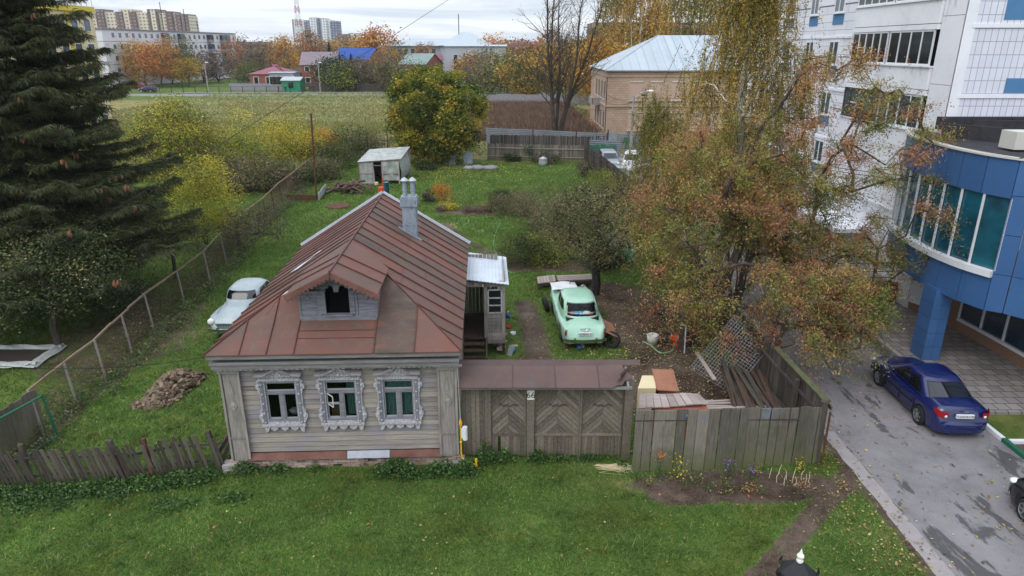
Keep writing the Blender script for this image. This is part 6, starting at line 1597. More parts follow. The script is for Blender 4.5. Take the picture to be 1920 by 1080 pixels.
def gable(name, label, px0, px1, ybase, yeave, yridge, Y, dep, wall, roof, yaw=0.0, nw=2, floors=1, cat='house', over=.4, trim='white', hipped=False):
    a, c = D(px0, ybase, Y), D(px1, ybase, Y); w = c.x-a.x; ez = D(px0, yeave, Y).z; rz_ = D((px0+px1)/2, yridge, Y+dep/2).z
    t_ = thing(name, label, cat, ((a.x+c.x)/2, Y, 0), yaw); h = w/2
    b_ = MB(); b_.box(-h, h, 0, dep, 0, ez)
    for sx in (-1, 1):
        if not hipped: b_.add([(sx*h,0,ez),(sx*h,dep,ez),(sx*h,dep/2,rz_)], [(0,1,2)])
    b_.build('wall', MATS[wall], t_)
    b_ = MB()
    if hipped: hip(b_, -h-over, h+over, -over, dep+over, ez, -h+dep*.45, h-dep*.45, dep/2, rz_)
    else:
        for s in (0, 1):
            y0_, y1_ = (-over, dep/2) if s == 0 else (dep/2, dep+over); z0_ = ez-over*(rz_-ez)/(dep/2)
            P_ = [(-h-over,y0_,z0_ if s == 0 else rz_),(h+over,y0_,z0_ if s == 0 else rz_),(h+over,y1_,rz_ if s == 0 else z0_),(-h-over,y1_,rz_ if s == 0 else z0_)]; b_.prism(P_, (0,0,.15))
    b_.build('roof', MATS[roof], t_)
    for f_ in range(floors):
        for k in range(nw):
            x = -h+w*(k+.5)/nw; fh = ez/floors; z0_ = f_*fh+fh*.35
            b_ = MB(); b_.box(x-.75, x+.75, -.08, .0, z0_-.1, z0_+fh*.45+.1, 0); b_.box(x-.6, x+.6, -.12, -.08, z0_, z0_+fh*.45, 1); b_.build('window', [MATS[trim], MATS['darkglass']], t_)
    return t_
gable('brick_house', 'red brick two storey house with lilac roof across the meadow', 568, 632, 155, 121, 98, 218, 13, 'redbrick', 'lilacroof', .12, 3, 2)
gable('brick_house', 'brick house with bright blue roof behind the lilac roof', 622, 694, 140, 112, 91, 240, 13, 'redbrick', 'blueroof', -.25, 3, 1)
gable('small_house', 'low house with raspberry pink hip roof behind the green hut', 470, 538, 157, 139, 121, 205, 14, 'redbrick', 'pinkroof', 0, 3, 1, hipped=True)
gable('glazed_shed', 'pale glazed shed between the pink roof and the green hut', 507, 553, 164, 137, 135.5, 195, 6, 'asbestos', 'galv', 0, 5, 1, 'shed', .2)
gable('green_hut', 'small green hut with grey gable roof by the far fence', 529, 563, 165, 151, 145, 190, 5, 'greenboard', 'galv', 0, 1, 1, 'hut', .3, 'greenpaint')
gable('small_house', 'house with grey green roof and brick gable by the school', 748, 800, 130, 120, 101, 200, 12, 'redbrick', 'greygreenroof', -.3, 2, 1)
gable('small_house', 'small brick house with dull pink roof behind the round maple', 770, 830, 125, 112, 102, 215, 9, 'redbrick', 'pinkroof', .2, 2, 1)
gable('shed', 'dark curved shed beside the red brick house', 536, 572, 152, 136, 129, 225, 8, 'darkbrown', 'fencedark', 0, 1, 1, 'shed')
gable('white_garage', 'long white garage block below the pale school roof', 836, 948, 128, 87, 84.5, 215, 12, 'whiteband', 'paleroof', 0, 3, 1, 'garage')
gable('brick_shed', 'reddish shed at the right end of the white garages', 955, 985, 115, 92, 84, 220, 10, 'redbrick', 'rust', 0, 1, 1, 'shed')
gable('low_house', 'pale low house far beyond the leafless tree', 965, 1010, 112, 84, 78, 300, 12, 'buffpanel', 'pinkroof', 0, 3, 1)
b_ = MB(); b_.box(-66,-58,196,196.2,0,2.1); b_.box(-78,-66.2,196,196.2,0,1.8); tag(b_.build('grey_yard_wall', MATS['asbestos']), 'grey sheet wall before the red brick house', 'wall')
b_ = MB(); b_.box(-55,-34,192,192.15,0,1.9); tag(b_.build('dark_plank_fence', MATS['fencedark']), 'dark plank fence below the conifer across the meadow', 'fence')
sc = thing('school', 'long white two storey school with pale metal hip roof', 'building', (0,0,0))
a, c = D(722, 100, 262), D(905, 100, 262); ez = D(800, 86, 262).z
b_ = MB(); b_.box(a.x, c.x, 262, 280, 0, ez); b_.build('wall', MATS['whiteband'], sc)
b_ = MB(); hip(b_, a.x-1, c.x+1, 261, 281, ez, a.x+8, c.x-8, 271, ez+2.6); r0 = D(868, 86, 259).x; hip(b_, r0-9, r0+11, 257, 285, ez+.1, r0-1, r0+2, 270, ez+4.8); b_.build('roof', MATS['paleroof'], sc)
b_ = MB(); b_.box(r0-8, r0+10, 258, 262, 0, ez+.1); b_.build('wing_wall', MATS['whiteband'], sc)
b_ = MB(); b_.cyl((r0-2,268,ez+3),(r0-2,268,ez+11),.15,6); b_.build('antenna', MATS['blackmetal'], sc)
for r_ in range(2):
    for k in range(13):
        x = a.x+2+k*2.5; 
        if x > r0-9.5: break
        b_ = MB(); b_.box(x, x+1.3, 261.9, 262, ez-3-3.4*r_, ez-1-3.4*r_); b_.build('window', MATS['darkglass'], sc)
# five-storey block on the left
fb = thing('grey_panel_block', 'long grey five storey panel block behind orange trees', 'building', (-116, 206, 0), -math.atan2(7, 77))
b_ = MB(); LF = 80
for k in range(5):
    for j in range(13): b_.box(-12, .0, j*LF/13+.06, (j+1)*LF/13-.06, k*3.2+.05, k*3.2+3.15)
b_.build('panel_wall', MATS['greypanel'], fb)
b_ = MB(); b_.box(-12.3,.3,-.3,LF+.3,16.0,16.35); b_.build('parapet', MATS['asbestos'], fb)
for k in (1, 2, 3, 4):
    for j in range(24):
        y = 4+j*3.2
        if j in (8, 11, 17, 20, 21): continue
        b_ = MB(); b_.box(-.0,.06,y,y+1.5,k*3.2+1.0,k*3.2+2.5,0); b_.box(.06,.08,y+.15,y+.7,k*3.2+1.12,k*3.2+2.4,1); b_.box(.06,.08,y+.8,y+1.35,k*3.2+1.12,k*3.2+2.4,1); b_.build('window', [MATS['white'], MATS['winglass']], fb)
for j, mt in ((8,'darkbrown'),(11,'bluepatch'),(17,'zinc'),(20,'bluepatch'),(21,'bluepaint')):
    for k in (1, 2, 3, 4):
        y = 4+j*3.2; b_ = MB(); b_.box(.0,1.2,y-.5,y+2.4,k*3.2-.1,k*3.2+1.0,0); b_.box(.0,1.1,y-.45,y+2.35,k*3.2+1.0,k*3.2+2.7,1); b_.build('balcony', [MATS[mt if (k+j) % 3 else 'asbestos'], MATS['winglass' if k % 2 else 'darkglass']], fb)
for j, (y, h_) in enumerate(((38,9),(52,7.5),(60,4))): b_ = MB(); b_.cyl((-4,y,16.3),(-4,y,16.3+h_),.12,5); b_.build('antenna', MATS['blackmetal'], fb)
# yellow building behind the spruce
yb = thing('yellow_building', 'cream and yellow building with railed roof behind the big spruce', 'building', (0,0,0))
zt = 15.6; b_ = MB(); b_.box(-100,-56,72,98,0,zt); b_.build('wall', MATS['cream'], yb)
flat('yellowtrim', (206,186,60), .6)
b_ = MB(); b_.box(-100.3,-55.7,71.7,98.3,zt,zt+.7); b_.box(-56,-55.9,92,92.6,0,zt); b_.build('yellow_cornice', MATS['yellowtrim'], yb)
b_ = MB()
for y in np.arange(72,98.5,1.2): b_.box(-56.06,-56,y-.03,y+.03,zt+.7,zt+1.9)
for z in (1.2,1.6,1.9): b_.box(-56.06,-56,72,98,zt+z-.04,zt+z)
b_.build('roof_railing', MATS['galv'], yb)
for k in range(5):
    for j in range(9):
        y = 73.5+j*2.75; b_ = MB(); b_.box(-56,-55.92,y,y+1.5,k*3.05+1,k*3.05+2.6,0); b_.box(-55.92,-55.88,y+.12,y+1.38,k*3.05+1.1,k*3.05+2.5,1); b_.build('window', [MATS['white'], MATS['winglass']], yb)
# high-rises on the horizon
def grid_facade(name, wall, win, w, h, ms):
    m, n, l, b = newmat(name); t = n.new('ShaderNodeTexCoord'); s = n.new('ShaderNodeSeparateXYZ'); l.new(t.outputs['Object'], s.inputs[0])
    k = n.new('ShaderNodeCombineXYZ'); l.new(math_(n, l, 'ADD', s.outputs[0], s.outputs[1]), k.inputs[0]); l.new(s.outputs[2], k.inputs[1])
    br = n.new('ShaderNodeTexBrick'); br.offset = 0; l.new(k.outputs[0], br.inputs['Vector']); br.inputs['Scale'].default_value = 1
    br.inputs['Color1'].default_value = srgb(win); br.inputs['Color2'].default_value = srgb(tuple(int(c*.75) for c in win)); br.inputs['Mortar'].default_value = srgb(wall)
    br.inputs['Mortar Size'].default_value = ms; br.inputs['Mortar Smooth'].default_value = 0; br.inputs['Brick Width'].default_value = w; br.inputs['Row Height'].default_value = h
    l.new(br.outputs[0], b.inputs['Base Color']); b.inputs['Roughness'].default_value = .7
grid_facade('facade_buff', (214,202,180), (128,116,110), 3.4, 3.0, .85); grid_facade('facade_brown', (96,70,66), (160,140,130), 4.2, 3.0, .9)
grid_facade('facade_white', (214,216,220), (120,130,146), 3.2, 3.0, .8); grid_facade('facade_navy', (84,92,116), (190,194,202), 3.4, 3.0, .9)
hr = thing('buff_high_rise', 'long buff and brown high-rise on the left horizon', 'high-rise', (0,0,0))
def slab(parent, nm, px0, px1, ytop, Y, dep, mat):
    a, c = D(px0, ytop, Y), D(px1, ytop, Y); b_ = MB(); b_.box(a.x, c.x, Y, Y+dep, -1, a.z); b_.build(nm, MATS[mat], parent)
for (p0, p1, yt, dy, mt) in ((160,178,24,0,'facade_buff'),(178,191,17,-3,'facade_brown'),(191,215,23,0,'facade_buff'),(215,228,22,-3,'facade_brown'),(222,247,17,-1.5,'facade_buff'),(240,252,22,-3,'facade_brown'),
        (252,275,23,0,'facade_buff'),(275,293,17,-3,'facade_brown'),(281,289,18,-5,'facade_buff'),(293,309,24,0,'facade_buff'),(309,321,21,-3,'facade_brown'),(321,328,24,0,'facade_buff'),(328,336,25,-3,'facade_brown'),(336,343,27,0,'facade_buff'),(341,350,26,-2,'facade_brown'),(349,353,29,0,'facade_buff')):
    slab(hr, 'tower_section', p0, p1, yt, 700+dy, 20, mt)
wh = thing('white_high_rise', 'white and dark blue tower block behind the lattice mast', 'high-rise', (0,0,0))
for (p0, p1, yt, dy, mt) in ((547,557,36,0,'facade_navy'),(550,562,36,-2,'facade_white'),(562,570,38,0,'facade_white'),(570,579,38,-2,'facade_navy'),(579,592,32,-4,'facade_white'),(592,604,34,0,'facade_navy'),(601,611,34,-2,'facade_white'),(611,620,37,0,'facade_white'),(618,632,39,-2,'facade_navy')):
    slab(wh, 'tower_section', p0, p1, yt, 900+dy, 20, mt)
lr = thing('pale_block', 'low buff apartment block right of the white tower', 'building', (0,0,0))
slab(lr, 'wall', 632, 655, 64, 800, 20, 'facade_brown'); slab(lr, 'wing', 652, 668, 62, 805, 20, 'facade_white')
pb = thing('pink_block', 'long pinkish brick block on the horizon right of the grey one', 'building', (0,0,0)); slab(pb, 'wall', 425, 488, 78, 420, 15, 'facade_brown')
rb = thing('rear_block', 'pinkish brick apartment block glimpsed behind golden birches', 'building', (0,0,0)); slab(rb, 'wall', 1112, 1345, 42, 190, 15, 'facade_brown'); slab(rb, 'roof_house', 1240, 1262, 30, 191, 8, 'facade_buff')
ms = thing('lattice_mast', 'red and white lattice radio mast before the white tower', 'mast', (D(561,60,700).x, 700, 0))
for k in range(14):
    z0, z1 = k*6, (k+1)*6; w0, w1 = 3.2-k*.2, 3.2-(k+1)*.2; b_ = MB()
    for sx in (-1, 1):
        for sy in (-1, 1): b_.cyl((sx*w0,sy*w0,z0),(sx*w1,sy*w1,z1),.28,4)
    for s in (-1, 1): b_.cyl((-w0,s*w0,z0),(w1,s*w1,z1),.16,3); b_.cyl((w0,s*w0,z0),(-w1,s*w1,z1),.16,3)
    if k in (55, 66): b_.cyl((-w0-1,0,z0+2),(-w0-1,0,z0+4),.8,8); b_.cyl((w0+1,0,z0+1),(w0+1,0,z0+4),.5,8)
    b_.build('mast_section', MATS['redcloth' if k % 2 else 'white'], ms)
# two people on the far path
def person(px, py, h, cols, label, rz):
    root = G(px, py); b_ = MB(); s = h/1.75
    vs = [(0,0,.95),(0,0,1.2),(0,.0,1.42),(0,0,1.52),(0,.02,1.64),(.1,0,.9),(.12,.1,.5),(.12,.22,.06),(-.1,0,.9),(-.12,-.06,.5),(-.12,-.2,.06),(.2,0,1.4),(.27,.03,1.12),(.27,.12,.88),(-.2,0,1.4),(-.27,.0,1.12),(-.26,.08,.88),(.12,.34,.04),(-.12,-.08,.04)]
    ed = [(0,1),(1,2),(2,3),(3,4),(0,5),(5,6),(6,7),(0,8),(8,9),(9,10),(2,11),(11,12),(12,13),(2,14),(14,15),(15,16),(7,17),(10,18)]
    rad_ = [.15,.16,.14,.06,.11,.1,.07,.05,.1,.07,.05,.07,.05,.04,.07,.05,.04,.05,.05]
    me = bpy.data.meshes.new('person'); me.from_pydata([tuple(c*s for c in v) for v in vs], ed, []); o = bpy.data.objects.new('person', me); COL.objects.link(o)
    md = o.modifiers.new('skin', 'SKIN'); 
    for i, v in enumerate(me.skin_vertices[0].data): v.radius = (rad_[i]*s, rad_[i]*s); v.use_root = (i == 0)
    sd = o.modifiers.new('sub', 'SUBSURF'); sd.levels = 1; sd.render_levels = 1
    me.materials.append(MATS[cols]); o.location = root; o.rotation_euler = (0,0,rz); tag(o, label, 'person')
    b_ = MB(); b_.blob((0,.03*s,1.66*s), (.1*s,.11*s,.13*s), 8); b_.build('head', MATS['skin'], o, True)
person(523, 172, 1.7, 'redcloth', 'person in red jacket walking on the far path', .8)
person(536, 173, 1.7, 'blackmetal', 'person in dark clothes walking on the far path', .6)
# ---------------------------------------------------------------- trees and shrubs
GOLD = [((196,148,60),4),((176,124,48),3),((204,166,80),2),((140,112,58),1.5)]
ORANGE = [((190,122,64),3),((170,104,58),3),((198,148,72),2),((134,98,64),1.5)]
YEL = [((186,172,58),4),((160,152,62),3),((204,184,66),2),((104,118,52),2.5)]
YGREEN = [((146,152,60),4),((112,128,50),3),((176,168,64),2),((80,98,42),2)]
OLIVE = [((86,96,50),3),((106,110,58),3),((132,124,70),1.5),((64,76,40),2)]
DGREEN = [((40,58,30),3),((54,72,36),3),((70,84,44),1.5),((34,46,28),2)]
BROWN = [((110,94,84),3),((130,110,94),3),((90,80,70),2),((144,122,98),1)]
CAPBIG = 1
MAPLE = [((118,124,42),4),((94,106,40),3),((152,142,48),2.4),((176,150,54),1.2),((68,84,34),2.2)]
# the round maple at the end of the garden
tree('round_maple', 'round green and yellow maple standing alone at the end of the garden', 'tree', G(822,303), 9.2, 3.9, MAPLE, 101, 240, 360, .25, .3, .22, cz=4.6, rz=4.4, lump=.35, bottom=-.98, shell=.5, spray=1.3, mixl=.15)
# seed-laden ash-leaved maple over the side fence
AP = [((146,142,70),3.2),((120,124,58),2.6),((176,142,90),2.4),((174,122,88),2.8),((150,100,76),1.8),((100,112,54),1.8)]
def seeds2(root, tips, rng): seeds(root, tips, rng, 260)
def seeds(root, tips, rng, k=420):
    c0 = tips[rng.integers(len(tips), size=k)]+rng.normal(size=(k, 3))*.35; n_ = 26
    c = np.repeat(c0, n_, 0)+rng.normal(size=(k*n_, 3))*np.array([.075, .075, .15]); V = leaf_quads(c, rng, .085, droop=1.2, aspect=.3)
    npmesh('seed_clusters', V, 4, MATS['leaf'], palette_cols([((158,104,70),3),((136,86,58),3),((176,126,88),1.5)], rng, k, n_, .15, .1), root)
tree('ash_leaved_maple', 'wide rust and olive maple with hanging seeds spreading over the board fence', 'tree', (8.0, 26.0, 0), 9.4, 3.9, AP, 102, 205, 470, .1, .13, .2, cz=5.2, rz=4.3, ry=4.4,
     lump=.55, shell=.5, stems=4, sprd=1.4, droop=.8, bottom=-.9, aspect=.34, offc=(.9,.2), extra=seeds, twigs=60, step=.8, bark='bark', flat_=.9, spray=1.25, mixl=.2)
tree('ash_leaved_maple', 'thin sparse maple crown with rusty seeds reaching towards the blue building', 'tree', (9.2, 26.6, 0), 10.3, 3.9, AP, 104, 115, 400, .1, .12, .15, cz=6.3, rz=4.2, ry=3.6,
     lump=.6, shell=.4, stems=3, sprd=1.0, droop=.7, bottom=-.95, aspect=.34, offc=(3.9,-.2), extra=seeds2, twigs=60, step=.8, bark='bark', flat_=.9, spray=1.15, mixl=.2)
tree('low_maple_limb', 'low olive and rust maple shoots drooping over the lane near the fence corner', 'tree', (8.95, 21.8, 0), 4.8, 2.7, AP, 103, 62, 420, .095, .12, .1, cz=3.1, rz=1.9, ry=2.1,
     lump=.7, shell=.4, stems=3, sprd=.7, droop=.8, bottom=-.8, aspect=.34, offc=(1.9,-.3), twigs=60, step=.6, spray=1.0, mixl=.2, sag=.5)
# birch
def birch(name, label, base, h, rad, pal, seed, strands, leaf, per, z0, group=None, sl=(1.0,3.2), trunk=.16, wob=.25, offc=(0,0)):
    rng = np.random.default_rng(seed); root = thing(name, label, 'tree', base, 0, group)
    n = 90; zt = rng.uniform(z0+1, h, n); rr_ = rad*np.clip((h-zt)/(h-z0)*1.5, .12, 1)**.7; an = rng.uniform(0, 6.283, n)
    tips = np.stack([rr_*np.cos(an)*rng.uniform(.3,1,n)+offc[0]*zt/h, rr_*np.sin(an)*rng.uniform(.3,1,n)+offc[1]*zt/h, zt], 1)
    P, par, r = skeleton((0,0,0), tips, rng, h*.95, .8, trunk, offc, 1, 0, .9, wob*.3)
    wood_mesh(P, par, r, 0).build('trunk', MATS['birch_bark'], root)
    t = tips[rng.integers(n, size=strands)]+rng.normal(size=(strands, 3))*np.array([rad*.16, rad*.16, .5])
    ln = rng.uniform(*sl, strands); sway = rng.normal(0, .18, (strands, 2)); u = rng.random((strands, per))
    c = np.zeros((strands, per, 3)); c[:, :, 0] = t[:, None, 0]+sway[:, None, 0]*u*ln[:, None]; c[:, :, 1] = t[:, None, 1]+sway[:, None, 1]*u*ln[:, None]; c[:, :, 2] = t[:, None, 2]-u*ln[:, None]
    c += rng.normal(0, .06, c.shape); c = c.reshape(-1, 3); c[:, 2] = np.maximum(c[:, 2], .3)
    npmesh('crown', leaf_quads(c, rng, leaf, droop=.8, aspect=.6), 4, MATS['leaf'], palette_cols(pal, rng, strands, per), root)
    b_ = MB()
    for i in range(0, strands, 2): b_.path([t[i], t[i]+np.array([sway[i,0]*ln[i]*.5, sway[i,1]*ln[i]*.5, -ln[i]*.5]), t[i]+np.array([sway[i,0]*ln[i], sway[i,1]*ln[i], -ln[i]])], [.012,.008,.004], 3, cap=False)
    b_.build('hanging_twigs', MATS['bark'], root); return root
BIR = [((152,134,62),4),((172,146,68),3),((124,116,56),3),((190,158,82),1.2)]
birch('weeping_birch', 'tall weeping birch with white trunk and olive gold leaves by the lane', (9.6, 30.6, 0), 17.5, 3.0, BIR, 111, 1900, .08, 80, 3.0, offc=(.8, .3), trunk=.17)
birch('weeping_birch', 'lower pale green birch crown before the beige brick building', (8.2, 38.5, 0), 8.6, 2.8, [((132,128,54),3),((160,140,76),2),((112,112,50),3)], 112, 900, .075, 70, 1.5, trunk=.1, sl=(.6,1.8))
# big spruce
def spruce(name, label, base, h, rad, seed):
    rng = np.random.default_rng(seed); root = thing(name, label, 'spruce', base); b_ = MB(); b_.lathe([(.32,0),(.26,h*.3),(.14,h*.7),(.02,h)], (0,0,0), 'z', 10); Vs = []; Cs = []; cones = []
    z = 3.0; g0 = lin((42,48,32)); g1 = lin((76,88,50)); gb = lin((80,70,56))
    while z < h-.3:
        R0 = rad*(1-(z/h))**.66*rng.uniform(.92, 1.06)+.15; nb = int(10+3*rng.random()); a0 = rng.uniform(0, 6.28)
        for k in range(nb):
            a = a0+6.283*k/nb+rng.normal(0, .12); Lb = R0*rng.uniform(.55, 1.2); zb = z+rng.uniform(-.5, .5); dr = rng.uniform(.10, .22)
            n_ = 12; u = np.linspace(0, 1, n_); zz = zb+Lb*(-dr*1.9*u+dr*1.7*u**2.6); x = np.cos(a)*Lb*u; y = np.sin(a)*Lb*u
            pts = np.stack([x, y, zz], 1); b_.path(pts, list(.035*(1-u*.85)*max(.4, R0/rad)), 3, cap=False)
            # side twigs carrying hanging sprays
            nt = int(16*Lb)+12; uu = rng.uniform(.12, 1, nt)**.8; base_ = np.stack([np.interp(uu, u, x), np.interp(uu, u, y), np.interp(uu, u, zz)], 1)
            side = rng.choice([-1, 1], nt); tl = (.18+.85*(1-uu)**.6*Lb*.28+.12)*rng.uniform(.6, 1.3, nt)
            out = np.array([math.cos(a), math.sin(a), 0]); per = np.array([-math.sin(a), math.cos(a), 0])
            end = base_+(out*.55+per*side[:, None]*.85)*tl[:, None]; end[:, 2] -= tl*.15
            m_ = 19; v = rng.random((nt, m_)); c = base_[:, None]*(1-v[..., None])+end[:, None]*v[..., None]; c = c.reshape(-1, 3)
            hang = rng.uniform(.08, .42, len(c))*np.clip(Lb/3, .4, 1); d = unit(np.stack([rng.normal(0, .6, len(c))+out[0]*.4, rng.normal(0, .6, len(c))+out[1]*.4, -rng.uniform(.2, 1.2, len(c))], 1))
            w = unit(np.cross(d, rng.normal(size=(len(c), 3))))*.014
            A = c; B2 = c+d*hang[:, None]; M_ = (A+B2)/2
            Vs.append(np.stack([A, M_+w, B2, M_-w], 1).reshape(-1, 3)); t = rng.random((len(c), 1))
            tipf = (np.repeat(uu, m_)[:, None] > .7)*.5; col = g0*(1-t)+g1*t; col = col*(1-.35*(rng.random((len(c), 1)) < .25))+tipf*(g1-g0)*.5; br_ = rng.random(len(c)) < .28; col[br_] = gb; Cs.append(col)
            # upper sprays lying along the branch
            c = base_+rng.normal(0, .05, base_.shape); d = unit(out*.8+per*side[:, None]*.6+np.array([0, 0, .12])); w = unit(np.cross(d, np.array([0, 0, 1.0])))*.05; B2 = c+d*.3; M_ = (c+B2)/2
            Vs.append(np.stack([c, M_+w, B2, M_-w], 1).reshape(-1, 3)); Cs.append(np.tile(g1, (len(c), 1))*rng.uniform(.7, 1.15, (len(c), 1)))
            if z > h*.16 and rng.random() < .3 and len(cones) < 520: 
                for q in range(rng.integers(2, 6)): cones.append(pts[-1]*np.array([1.02,1.02,1])+rng.normal(0, .09, 3)*np.array([1, 1, .4])-np.array([0, 0, .1]))
        z += .27+.1*rng.random()
    b_.build('trunk', MATS['bark_dark'], root)
    npmesh('crown', np.concatenate(Vs), 4, MATS['needle'], np.concatenate(Cs), root)
    cb = MB()
    for p in cones: cb.lathe([(0,.02),(.034,0),(.046,-.07),(.03,-.15),(0,-.19)], p, 'z', 6)
    cb.build('cones', MATS['cone'], root)
nmat('cone', [(104,64,48),(138,90,68),(156,108,84)], 6, island=.6, bump=.4)
spruce('big_spruce', 'huge dark spruce hung with brown cones at the left edge', (-20.9, 29.0, 0), 19.0, 6.6, 120)
# left garden
tree('apple_tree', 'broad dark green apple tree in front of the spruce', 'tree', G(112,655), 5.2, 3.9, [((76,90,54),4),((96,108,66),3),((58,72,44),3),((164,148,104),1.4),((118,124,84),1.8)], 130, 280, 130, .1, .4, .13, cz=3.0, rz=2.0, ry=3.0, lump=.35, bottom=-.8, offc=(-1.6,1.2), aspect=.6)
for k, (px, py, r_, h_, lb) in enumerate(((235,590,1.5,1.7,'dark green bush beside the chain-link fence under the spruce'),(40,560,2.4,3.0,'dark green bush at the left edge under the spruce'),(165,545,1.9,2.2,'dark bush right behind the broad apple tree'))):
    bush('dark_bush', lb, 'bush', G(px, py), r_, h_, [((62,78,48),4),((84,100,62),3),((48,62,38),3),((120,122,88),1)], 620+k, 70, 110, .09, 'dark bushes under the spruce')
tree('small_apple_tree', 'small dark apple tree with bent trunk behind the chain-link fence', 'tree', G(331,522), 3.1, 1.75, OLIVE, 131, 90, 55, .1, .28, .09, cz=2.35, rz=.75, lump=.4, twigs=60)
tree('fence_apple_tree', 'spreading bare apple tree leaning over the chain-link fence', 'tree', G(452,478), 2.9, 2.3, OLIVE+BROWN, 132, 90, 40, .09, .3, .09, cz=1.9, rz=.9, lump=.5, twigs=140, offc=(.7,0))
tree('yellow_shrub_tree', 'bright yellow green young tree beside the chain-link fence', 'tree', G(388,466), 4.9, 1.7, YEL+[((146,160,60),5)], 133, 120, 130, .12, .36, .06, cz=2.8, rz=2.2, lump=.5, stems=3, sprd=.7)
tree('yellow_tree', 'feathery yellow tree right of the spruce top', 'tree', G(325,348), 6.6, 3.6, YEL+[((150,162,66),6)]+OLIVE, 134, 200, 130, .17, .65, .12, cz=4.0, rz=3.0, lump=.5, stems=3, sprd=1.5, twigs=160)
for k, (px, py, r_, h_, pal, lb) in enumerate(((500,318,3.0,5.2,YEL,'golden yellow thicket tree left of the iron pole'),(560,312,2.6,5.0,YEL,'golden yellow thicket tree touching the iron pole'),(448,330,2.8,3.8,YGREEN,'yellow green bush between the feathery tree and golden thicket'),
        (600,300,1.8,3.2,GOLD,'orange leaved bush right of the iron pole top'),(400,345,2.4,3.6,YGREEN+BROWN,'dull green bush below the feathery yellow tree'),(470,352,2.6,2.3,BROWN+OLIVE,'brownish bush over the left garden hedge'),
        (420,362,2.6,2.0,BROWN+OLIVE,'dark low bush at the back of the left garden'),(520,355,2.0,2.2,OLIVE+BROWN,'olive bush pressed against the far chain-link rail'))):
    bush('thicket_bush', lb, 'bush', G(px, py), r_, h_, pal, 140+k, 90, 80, .17, 'bushes left of the garden', trunk_r=.05)
for k, (px, py, r_, h_, pal, lb) in enumerate(((655,300,2.4,3.2,DGREEN,'dark green bush just behind the log pile'),(632,318,1.9,2.4,DGREEN+OLIVE,'dark green bush left of the log pile'),(612,335,1.5,1.8,OLIVE+BROWN,'low mixed bush right of the iron pole foot'),
        (690,292,2.2,2.6,OLIVE+BROWN,'twiggy olive bush behind the greenhouse'),(600,312,1.6,2.4,BROWN+OLIVE,'brown bush beyond the rusty edging'),(570,345,1.3,1.3,DGREEN+OLIVE,'small bush by the rusty edging'))):
    bush('garden_bush', lb, 'bush', G(px, py), r_, h_, pal, 160+k, 70, 48, .17, 'bushes around the greenhouse')
# middle garden
tree('old_apple_tree', 'gnarled half bare apple tree beside the green car', 'tree', G(1116,552), 5.0, 2.8, [((88,94,56),4),((108,108,70),3),((128,116,84),2),((158,148,110),1)], 170, 180, 130, .09, .36, .2, cz=3.5, rz=1.7, ry=2.4, lump=.5, twigs=260, step=.5, bark='bark_dark')
for k, (px, py, r_, h_, pal, lb) in enumerate(((1010,432,1.9,2.9,BROWN+OLIVE,'large brownish currant bush beyond the apple tree'),(1042,452,1.6,2.3,OLIVE+BROWN,'olive bush just left of the apple crown'),(988,492,1.35,1.7,OLIVE+DGREEN,'green bush nearest the porch lawn'),
        (1035,492,1.3,1.6,OLIVE+YGREEN,'low green bush before the apple trunk'),(1075,432,1.8,2.6,OLIVE+BROWN,'dull bush hidden behind the apple crown'),(1100,400,1.7,1.9,OLIVE,'small bush toward the parked cars'),
        (1150,478,1.1,1.1,[((150,160,140),3),((116,130,104),3)],'pale silvery bush right of the apple tree'),(1130,500,1.2,.9,DGREEN,'low green clump behind the apple trunk'),(965,400,1.6,1.4,BROWN+OLIVE,'sparse twiggy bush left of the currants'),
        (940,390,.95,1.3,DGREEN,'round dark bush in the lawn flower bed'),(1130,360,1.5,1.6,YGREEN+OLIVE,'yellow green bush at the side fence'))):
    bush('currant_bush', lb, 'bush', G(px, py), r_, h_, pal, 180+k, 80, 100, .09, 'bushes in the middle of the garden')
for k, (px, py, r_, h_, pal, lb) in enumerate(((833,380,.85,1.6,[((196,120,36),3),((170,90,40),2),((140,118,50),1)],'orange bush on the lawn behind the chimney'),(806,378,.5,.8,BROWN+DGREEN,'small dark brown bush left of the orange one'),
        (840,392,.75,.5,YEL,'yellow green low plant below the orange bush'),(888,398,.8,.45,BROWN+[((150,90,96),2)],'reddish brown flower clump in the lawn bed'),(910,395,.6,.4,YGREEN+BROWN,'mixed low clump right of the reddish one'),
        (828,394,.4,.35,BROWN,'tiny brown clump left of the yellow plant'),(1000,302,1.3,2.0,DGREEN,'dark green shrub left of the silvery drum'),(1030,306,1.4,.9,DGREEN+BROWN,'low dark shrub right of the silvery drum'),
        (962,302,1.0,.8,DGREEN,'low dark shrub left end of the back fence'),(1097,333,.9,1.4,DGREEN+BROWN,'small shrub in the far garden corner'),(800,318,1.2,.6,DGREEN,'low weeds left of the maple shade'))):
    bush('lawn_bush', lb, 'bush', G(px, py), r_, h_, pal, 210+k, 34, 55, .09 if py > 370 else .14, 'small bushes on the back lawn')
